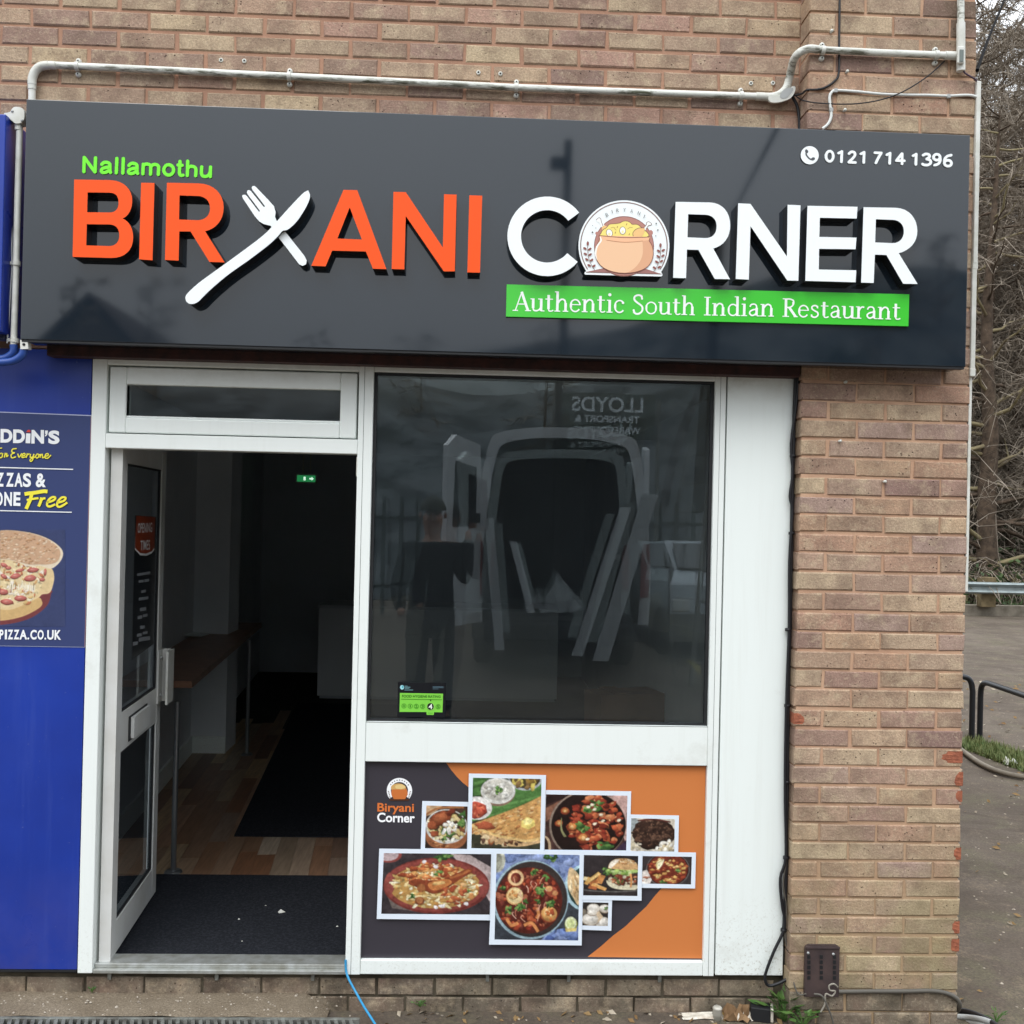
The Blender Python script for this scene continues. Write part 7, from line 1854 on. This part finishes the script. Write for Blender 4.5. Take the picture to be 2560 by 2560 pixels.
# telegraph pole and wire
tp0 = mir(1765, 930, 19.5); tp1 = mir(1800, 570, 19.5)
tel = thing('telegraph_pole', 'wooden telegraph pole across the street', 'telegraph pole', (tp0.x, tp0.y, .4))
mb = MB(); mb.tube([(tp0.x - .1, tp0.y, .2), (tp1.x, tp1.y, tp1.z)], [.15, .11], mat('tarred_pole', '2b2622', .9), 10); mb.build('post', tel)
w0 = mir(1945, 316, 5.0); w1 = Vector((tp1.x, tp1.y, tp1.z - .15))
mb = MB(); mb.tube([w1, w1.lerp(w0, .5) - Vector((0, 0, .05)), w0, w0 + (w0 - w1) * .35], .024, BCABLE, 6); tag(mb.build('telephone_wire'), 'telephone wire slung from the pole across the street', 'wire')
# white van, rear doors open towards the shop
VW = mat('van_white_paint', 'e2e5e6', .25, .5); VD = mat('van_interior', '1a1b1e', .8); RUB = mat('tyre_rubber', '17171a', .9); VG = mat('van_window', '14171a', .08, .8); RED = mat('rear_light_red', '8e1d18', .2)
VX, VY, VZ = 1.02, -7.35, gz(1, -7.35)
van = thing('white_van', 'white high roof van with its rear doors open towards the shop', 'van', (VX, VY, VZ))
def vprof(k=1.0, dz=0.0):
    return [(VX + k * x, z + VZ + dz) for x, z in catmull([(-.98, .45), (-1.0, 1.2), (-.93, 2.0), (-.84, 2.55), (-.72, 2.70), (-.3, 2.77), (.3, 2.77), (.72, 2.70), (.84, 2.55), (.93, 2.0), (1.0, 1.2), (.98, .45)], 4)]
o_, i_ = vprof(), [(VX + (x - VX) * .885, VZ + .60 + (z - VZ - .45) * .885) for x, z in vprof()]
n_ = len(o_)
mb = MB()
mb.add([(x, VY, z) for x, z in o_] + [(x, VY, z) for x, z in i_], [(k, (k + 1) % n_, (k + 1) % n_ + n_, k + n_) for k in range(n_)], VW)
mb.add([(x, VY, z) for x, z in o_] + [(x, VY - 4.6, z) for x, z in o_], [(k, (k + 1) % n_, (k + 1) % n_ + n_, k + n_) for k in range(n_)], VW, True)
mb.add([(x, VY, z) for x, z in i_] + [(x, VY - 3.2, z) for x, z in i_], [(k, (k + 1) % n_, (k + 1) % n_ + n_, k + n_) for k in range(n_)], VD)
mb.add([(x, VY - 3.2, z) for x, z in i_], [list(range(n_))], VD); mb.add([(x, VY - 4.6, z) for x, z in o_], [list(range(n_))], VW)
mb.hexa([(VX - .97, VY - 4.6, VZ + .45), (VX + .97, VY - 4.6, VZ + .45), (VX + .85, VY - 5.9, VZ + .45), (VX - .85, VY - 5.9, VZ + .45), (VX - .9, VY - 4.6, VZ + 2.1), (VX + .9, VY - 4.6, VZ + 2.1), (VX + .8, VY - 5.8, VZ + 1.2), (VX - .8, VY - 5.8, VZ + 1.2)], VW)
mb.build('body', van)
for s_, open_ in ((-1, 115), (1, 250)):
    a = math.radians(open_ if s_ < 0 else 180 - open_ + 245); hx_ = VX + s_ * .93
    d = (Vector((-s_ * math.cos(math.radians(118)), math.sin(math.radians(118)), 0)) if s_ < 0 else Vector((.12, -1, 0))).normalized(); nn = Vector((d.y, -d.x, 0))
    B = Vector((hx_, VY + .02, VZ))
    def DP(u, v, w): return B + d * u + nn * w + Vector((0, 0, v))
    mb = MB(); P = [(0, .6), (.78, .6), (.78, 2.5), (.6, 2.62), (.06, 2.55), (0, 2.0)]
    mb.add([DP(u, v, -.03) for u, v in P] + [DP(u, v, .03) for u, v in P], [list(range(6)), list(range(6, 12))[::-1]] + [(k, (k + 1) % 6, (k + 1) % 6 + 6, k + 6) for k in range(6)], VW); dro = mb.build('rear_door', van)
    mb = MB()
    for w in (-.032, .032): mb.quad([DP(.12, 1.65, w), DP(.66, 1.65, w), DP(.62, 2.35, w), DP(.14, 2.3, w)], VG)
    mb.build('door_window', dro)
mb = MB(); mb.box((VX - .98, VY + .001, VZ + .42), (VX + .98, VY + .16, VZ + .60), mat('van_bumper', '2a2c2e', .6), bev=.03); mb.build('bumper', van)
for s_ in (-1, 1):
    mb = MB(); mb.box((VX + s_ * .93 - .05, VY + .002, VZ + .9), (VX + s_ * .93 + .05, VY + .03, VZ + 1.5), RED, bev=.01); mb.build('rear_light', van)
    for wy in (-1.0, -4.6):
        mb = MB(); mb.lathe([(.0, -.11), (.28, -.11), (.34, -.06), (.34, .06), (.28, .11), (.0, .11)], (VX + s_ * .84, VY + wy, VZ + .34), RUB, 20, 'x'); mb.build('wheel', van)
# boards and tubes sticking out of the van
WB = mat('white_board', 'a9adad', .5)
for i, (x0, z0, x1, z1, w, nm) in enumerate(((.80, .25, 1.35, 2.05, .17, 'wide white board leaning on the right van door'), (.55, .3, 1.08, 1.9, .12, 'narrow white board leaning beside the wide one'), (-.28, .35, -.42, 1.75, .10, 'white strip standing inside the left van door'), (.05, .75, -.15, 1.5, .08, 'short white strip lying in the van'))):
    a, b = Vector((VX + x0 - .4, VY + .45, VZ + z0)), Vector((VX + x1 - .4, VY + .15, VZ + z1)); s1 = Vector((w / 2, 0, 0)); t1 = Vector((0, .02, 0))
    mb = MB(); mb.hexa([a - s1 - t1, a + s1 - t1, a + s1 + t1, a - s1 + t1, b - s1 - t1, b + s1 - t1, b + s1 + t1, b - s1 + t1], WB); tag(mb.build('board'), nm, 'board', 'white boards in the van')
# load space: bulkhead panel, a shelf and crumpled dust sheets
mb = MB(); mb.box((VX - .62, VY - 3.19, VZ + 1.25), (VX + .1, VY - 3.15, VZ + 1.75), mat('bulkhead_panel', '5a5e62', .6)); mb.build('bulkhead_panel', van)
mb = MB(); mb.box((VX - .82, VY - 2.6, VZ + .62), (VX + .82, VY - .02, VZ + .66), mat('van_floor', '4a4b4c', .7)); mb.box((VX + .45, VY - 2.4, VZ + 1.3), (VX + .8, VY - .4, VZ + 1.34), mat('van_shelf', '6b6660', .7)); mb.build('load_floor', van)
r_ = random.Random(9); n_ = 9; vs = []
for j in range(n_):
    for i in range(n_): vs.append((VX - .35 + .7 * i / (n_ - 1) + r_.uniform(-.04, .04), VY - .9 + .7 * j / (n_ - 1), VZ + .68 + .5 * r_.random() ** 1.6 * (1 - abs(i - 4) / 5)))
mb = MB(); mb.add(vs, [(j * n_ + i, j * n_ + i + 1, (j + 1) * n_ + i + 1, (j + 1) * n_ + i) for j in range(n_ - 1) for i in range(n_ - 1)], WB)
tag(mb.build('dust_sheet'), 'crumpled pale dust sheet lying in the van', 'sheet')
# ladder right of van
ld = thing('ladder', 'aluminium ladder standing right of the white van', 'ladder', (VX + 1.55, VY + .3, VZ))
for s_ in (-.18, .18):
    mb = MB(); mb.tube([(VX + 1.55 + s_, VY + .5, VZ), (VX + 1.85 + s_, VY + .1, VZ + 3.0)], .03, IRON, 6); mb.build('rail', ld)
for k in range(9):
    f_ = .08 + k * .11; c = Vector((VX + 1.55, VY + .5, VZ)).lerp(Vector((VX + 1.85, VY + .1, VZ + 3.0)), f_)
    mb = MB(); mb.tube([c - Vector((.18, 0, 0)), c + Vector((.18, 0, 0))], .018, IRON, 6); mb.build('rung', ld)
# parked silver car
CP = mat('silver_car_paint', '9aa0a4', .25, metal=.6)
CX, CY = 3.35, -10.6; CZ = gz(4, -10.6)
car = thing('parked_car', 'silver hatchback parked right of the van', 'car', (CX, CY, CZ))
mb = MB(); L_ = [(-2.0, .25), (-2.05, .7), (-1.9, .95), (-1.1, 1.02), (-.5, 1.42), (.7, 1.48), (1.5, 1.1), (1.95, .95), (2.05, .6), (2.0, .25)]
for s_ in (1,):
    vs = []
    for (w, q_) in ((.84, 0), (.88, .5), (.84, 1)):
        pass
    rings = [[(CX + w * .86 * (1 if z < 1.05 else .82), CY + y, CZ + z) for y, z in L_] for w in (-1, 1)]
    n_ = len(L_); mb.add(rings[0] + rings[1], [(k, (k + 1) % n_, (k + 1) % n_ + n_, k + n_) for k in range(n_)] + [list(range(n_))[::-1], list(range(n_, 2 * n_))], CP)
mb.build('body', car)
mb = MB(); mb.quad([(CX - .66, CY + 1.42, CZ + 1.12), (CX + .66, CY + 1.42, CZ + 1.12), (CX + .62, CY + .82, CZ + 1.43), (CX - .62, CY + .82, CZ + 1.43)], VG); o = mb.build('windscreen', car); o.location = (0, .06, .02)
for s_ in (-1, 1):
    mb = MB(); mb.quad([(CX + s_ * .735, CY - 1.0, CZ + 1.06), (CX + s_ * .735, CY + 1.2, CZ + 1.12), (CX + s_ * .712, CY + .6, CZ + 1.42), (CX + s_ * .712, CY - .45, CZ + 1.38)], VG); mb.build('side_window', car)
    mb = MB(); mb.box((CX + s_ * .72 - .12, CY + 2.0, CZ + .62), (CX + s_ * .72 + .1, CY + 2.06, CZ + .78), WPLAST, bev=.02); mb.build('headlight', car)
    for wy in (-1.3, 1.3):
        mb = MB(); mb.lathe([(.0, -.1), (.24, -.1), (.31, -.06), (.31, .06), (.24, .1), (.0, .1)], (CX + s_ * .8, CY + wy, CZ + .31), RUB, 18, 'x'); mb.build('wheel', car)
# haulage sign on two posts, with fence
sc_ = mir(1518, 1036, 13.5, -.02)
hb_ = thing('haulage_sign', 'dark roadside sign with white haulage lettering behind the van', 'sign', (sc_.x, sc_.y, .2))
BW = 1.15
mb = MB(); mb.box((sc_.x - BW * .72, sc_.y - .04, sc_.z - .42), (sc_.x + BW * .72, sc_.y, sc_.z + .36), mat('sign_board_green', '39423a', .6)); mb.build('sign_board', hb_)
for s_ in (-.9, .9):
    mb = MB(); mb.tube([(sc_.x + s_, sc_.y - .07, .1), (sc_.x + s_, sc_.y - .07, sc_.z + .3)], .04, IRON, 8); mb.build('post', hb_)
for tx, z0, z1, w in (('LLOYDS', .04, .30, .62), ('TRANSPORT &', -.14, -.02, .56), ('WAREHOUSING', -.33, -.21, .58)):
    vs, fs = text_geo(tx, .02)
    x0 = min(v.x for v in vs); x1 = max(v.x for v in vs); y0 = min(v.y for v in vs); y1 = max(v.y for v in vs)
    mb = MB(); mb.add([(sc_.x + w - 2 * w * (v.x - x0) / (x1 - x0), sc_.y + .004, sc_.z + z0 + (z1 - z0) * (v.y - y0) / (y1 - y0)) for v in vs], fs, WACR); mb.build('lettering', hb_)
FM = mat('palisade_steel', '4d5552', .6, metal=.2)
fe = thing('palisade_fence', 'grey palisade fence across the street behind the van', 'fence', (0, -13.8, .2))
for x0_ in range(60):
    x = -9 + x0_ * .3
    mb = MB(); mb.hexa([(x - .035, -13.8, .15), (x + .035, -13.8, .15), (x + .035, -13.77, .15), (x - .035, -13.77, .15), (x - .035, -13.8, 2.2), (x + .035, -13.8, 2.2), (x + .035, -13.77, 2.2), (x - .035, -13.77, 2.2)], FM); mb.build('pale', fe)
mb = MB(); mb.box((-9.2, -13.85, .6), (9, -13.81, .66), FM); mb.box((-9.2, -13.85, 1.8), (9, -13.81, 1.86), FM); mb.build('fence_rails', fe)
# yellow road line and a pale road surface
mb = MB(); YLN = mat('yellow_line_paint', 'c9b458', .8)
l0, l1 = (2.62, -4.6), (2.95, -8.2)
mb.add([(l0[0] - .05, l0[1], gz(*l0) + .006), (l0[0] + .05, l0[1], gz(*l0) + .006), (l1[0] + .05, l1[1], gz(*l1) + .006), (l1[0] - .05, l1[1], gz(*l1) + .006)], [(0, 1, 2, 3)], YLN); tag(mb.build('road_marking'), kind='structure')

# ---- the person taking the picture (seen as a reflection)
JKT = mat('dark_jacket', '1d1f22', .85, .2, col2='26282b', vs=6); TRS = mat('dark_trousers', '2a2c31', .85, .2); SKIN = mat('skin', 'b98a72', .5, .4); CAPM = mat('olive_cap', '3b3a2c', .85); SHOE = mat('shoe_leather', '191715', .5); PHM = mat('phone_body', '141416', .15)
PXc, PYc = -.30, -4.16
PZ0 = gz(PXc, PYc) + .005
def skin_obj(name, verts, edges, radii, m, parent, root=0, sub=2):
    me = bpy.data.meshes.new(name); me.from_pydata(verts, edges, []); me.materials.append(m)
    o = link(name, me, parent)
    md = o.modifiers.new('skin', 'SKIN')
    if not me.skin_vertices: me.skin_vertices.new()
    for i, r in enumerate(radii):
        d = me.skin_vertices[0].data[i]; d.radius = r if isinstance(r, tuple) else (r, r); d.use_root = (i == root)
    md.use_smooth_shade = True
    s_ = o.modifiers.new('sub', 'SUBSURF'); s_.levels = sub; s_.render_levels = sub
    return o
per = thing('person', 'person in dark jacket and olive cap holding up a phone with one arm', 'person', (PXc, PYc, PZ0))
EYE = CH; hz = EYE + .02
X0, Y0 = PXc, PYc
def V3(x, y, z): return (X0 + x, Y0 + y, PZ0 + z)
HH = hz - PZ0                                     # eye height above ground
k = HH / 1.66
hand = Vector((.015, -CD - .055, CH - .05)); hl = (hand.x - X0, hand.y - Y0, hand.z - PZ0)
bodyV = [V3(0, 0, .95 * k), V3(0, 0, 1.15 * k), V3(0, 0, 1.36 * k), V3(0, .01, 1.50 * k), V3(0, .02, 1.60 * k), V3(0, .02, 1.70 * k),
         V3(-.10, 0, .90 * k), V3(-.11, .01, .50 * k), V3(-.11, -.02, .08 * k), V3(-.12, .10, .045 * k),
         V3(.10, 0, .90 * k), V3(.11, .01, .50 * k), V3(.11, -.02, .08 * k), V3(.12, .10, .045 * k),
         V3(-.19, 0, 1.40 * k), V3(-.27, .03, 1.12 * k), V3(-.22, .16, .95 * k),
         V3(.19, 0, 1.40 * k), V3(.27, .08, 1.18 * k), V3(hl[0] - .03, hl[1] - .02, hl[2] - .05)]
bodyE = [(0, 1), (1, 2), (2, 3), (3, 4), (4, 5), (0, 6), (6, 7), (7, 8), (8, 9), (0, 10), (10, 11), (11, 12), (12, 13), (2, 14), (14, 15), (15, 16), (2, 17), (17, 18), (18, 19)]
skin_obj('body', bodyV, bodyE, [(.14, .1), (.13, .095), (.15, .1), .055, .09, .085, .085, .06, .04, .035, .085, .06, .04, .035, .06, .042, .03, .06, .042, .028], SKIN, per)
skin_obj('jacket', [bodyV[i] for i in (0, 1, 2, 14, 15, 17, 18)] + [tuple(Vector(bodyV[15]).lerp(Vector(bodyV[16]), .85)), tuple(Vector(bodyV[18]).lerp(Vector(bodyV[19]), .85)), tuple(Vector(bodyV[2]).lerp(Vector(bodyV[3]), .75)), V3(0, 0, .82 * k)],
         [(0, 1), (1, 2), (2, 3), (3, 4), (4, 7), (2, 5), (5, 6), (6, 8), (2, 9), (0, 10)], [(.2, .15), (.185, .14), (.2, .14), .095, .068, .095, .068, .05, .05, .085, (.2, .15)], JKT, per)
skin_obj('trousers', [bodyV[i] for i in (0, 6, 7, 10, 11)] + [V3(-.11, -.02, .1 * k), V3(.11, -.02, .1 * k)], [(0, 1), (1, 2), (2, 5), (0, 3), (3, 4), (4, 6)], [(.16, .12), .11, .085, .11, .085, .07, .07], TRS, per)
for s_ in (-1, 1):
    skin_obj('shoe', [V3(s_ * .11, -.07, .05), V3(s_ * .115, .05, .045), V3(s_ * .125, .16, .035)], [(0, 1), (1, 2)], [.05, .052, .04], SHOE, per, 0, 1)
mb = MB(); hc = Vector(V3(0, .03, 1.66 * k))
mb.lathe([(.0, .145), (.05, .135), (.085, .10), (.103, .055), (.108, .03), (.100, .028)], hc + Vector((0, -.015, 0)), CAPM, 18)
mb.box(hc + Vector((-.075, .075, .028)), hc + Vector((.075, .175, .04)), CAPM, bev=.01); mb.build('cap', per)
mb = MB(); mb.lathe([(.0, -.025), (.012, -.018), (.014, -.005), (.006, .03)], hc + Vector((0, .105, -.02)), SKIN, 8); mb.box(hc + Vector((-.03, .082, -.062)), hc + Vector((.03, .096, -.052)), mat('lips', '9a5f55', .5), bev=.003)
for s_ in (-1, 1):
    mb.lathe([(0, .010), (.011, .006), (.011, -.006)], hc + Vector((s_ * .035, .088, .002)), BCABLE, 8, 'y'); mb.lathe([(0, -.03), (.012, -.015), (.014, .01), (0, .03)], hc + Vector((s_ * .098, -.01, -.01)), SKIN, 8)
mb.build('face', per)
for j, (ox, oz, l) in enumerate(((.038, .045, .055), (.04, .022, .062), (.04, .0, .06), (.038, -.022, .05))):
    b = Vector((hand.x - .03, hand.y - .03, hand.z - .03 + .018 * j))
    skin_obj('finger', [tuple(b), tuple(b + Vector((.035, .018, .004))), tuple(b + Vector((.058, .022, .002))), tuple(b + Vector((.066, .012, .0)))], [(0, 1), (1, 2), (2, 3)], [.010, .009, .008, .007], SKIN, per, 0, 1)
b = Vector((hand.x - .035, hand.y - .02, hand.z + .02)); skin_obj('thumb', [tuple(b), tuple(b + Vector((.0, -.02, .03))), tuple(b + Vector((.02, -.03, .045)))], [(0, 1), (1, 2)], [.011, .010, .008], SKIN, per, 0, 1)
phn = thing('mobile_phone', 'black mobile phone held up in front of the person in dark clothes', 'phone', (0, -CD - .03, CH))
mb = MB(); mb.box((-.075, -CD - .044, CH - .04), (.075, -CD - .036, CH + .036), PHM, bev=.004); mb.build('phone_case', phn)
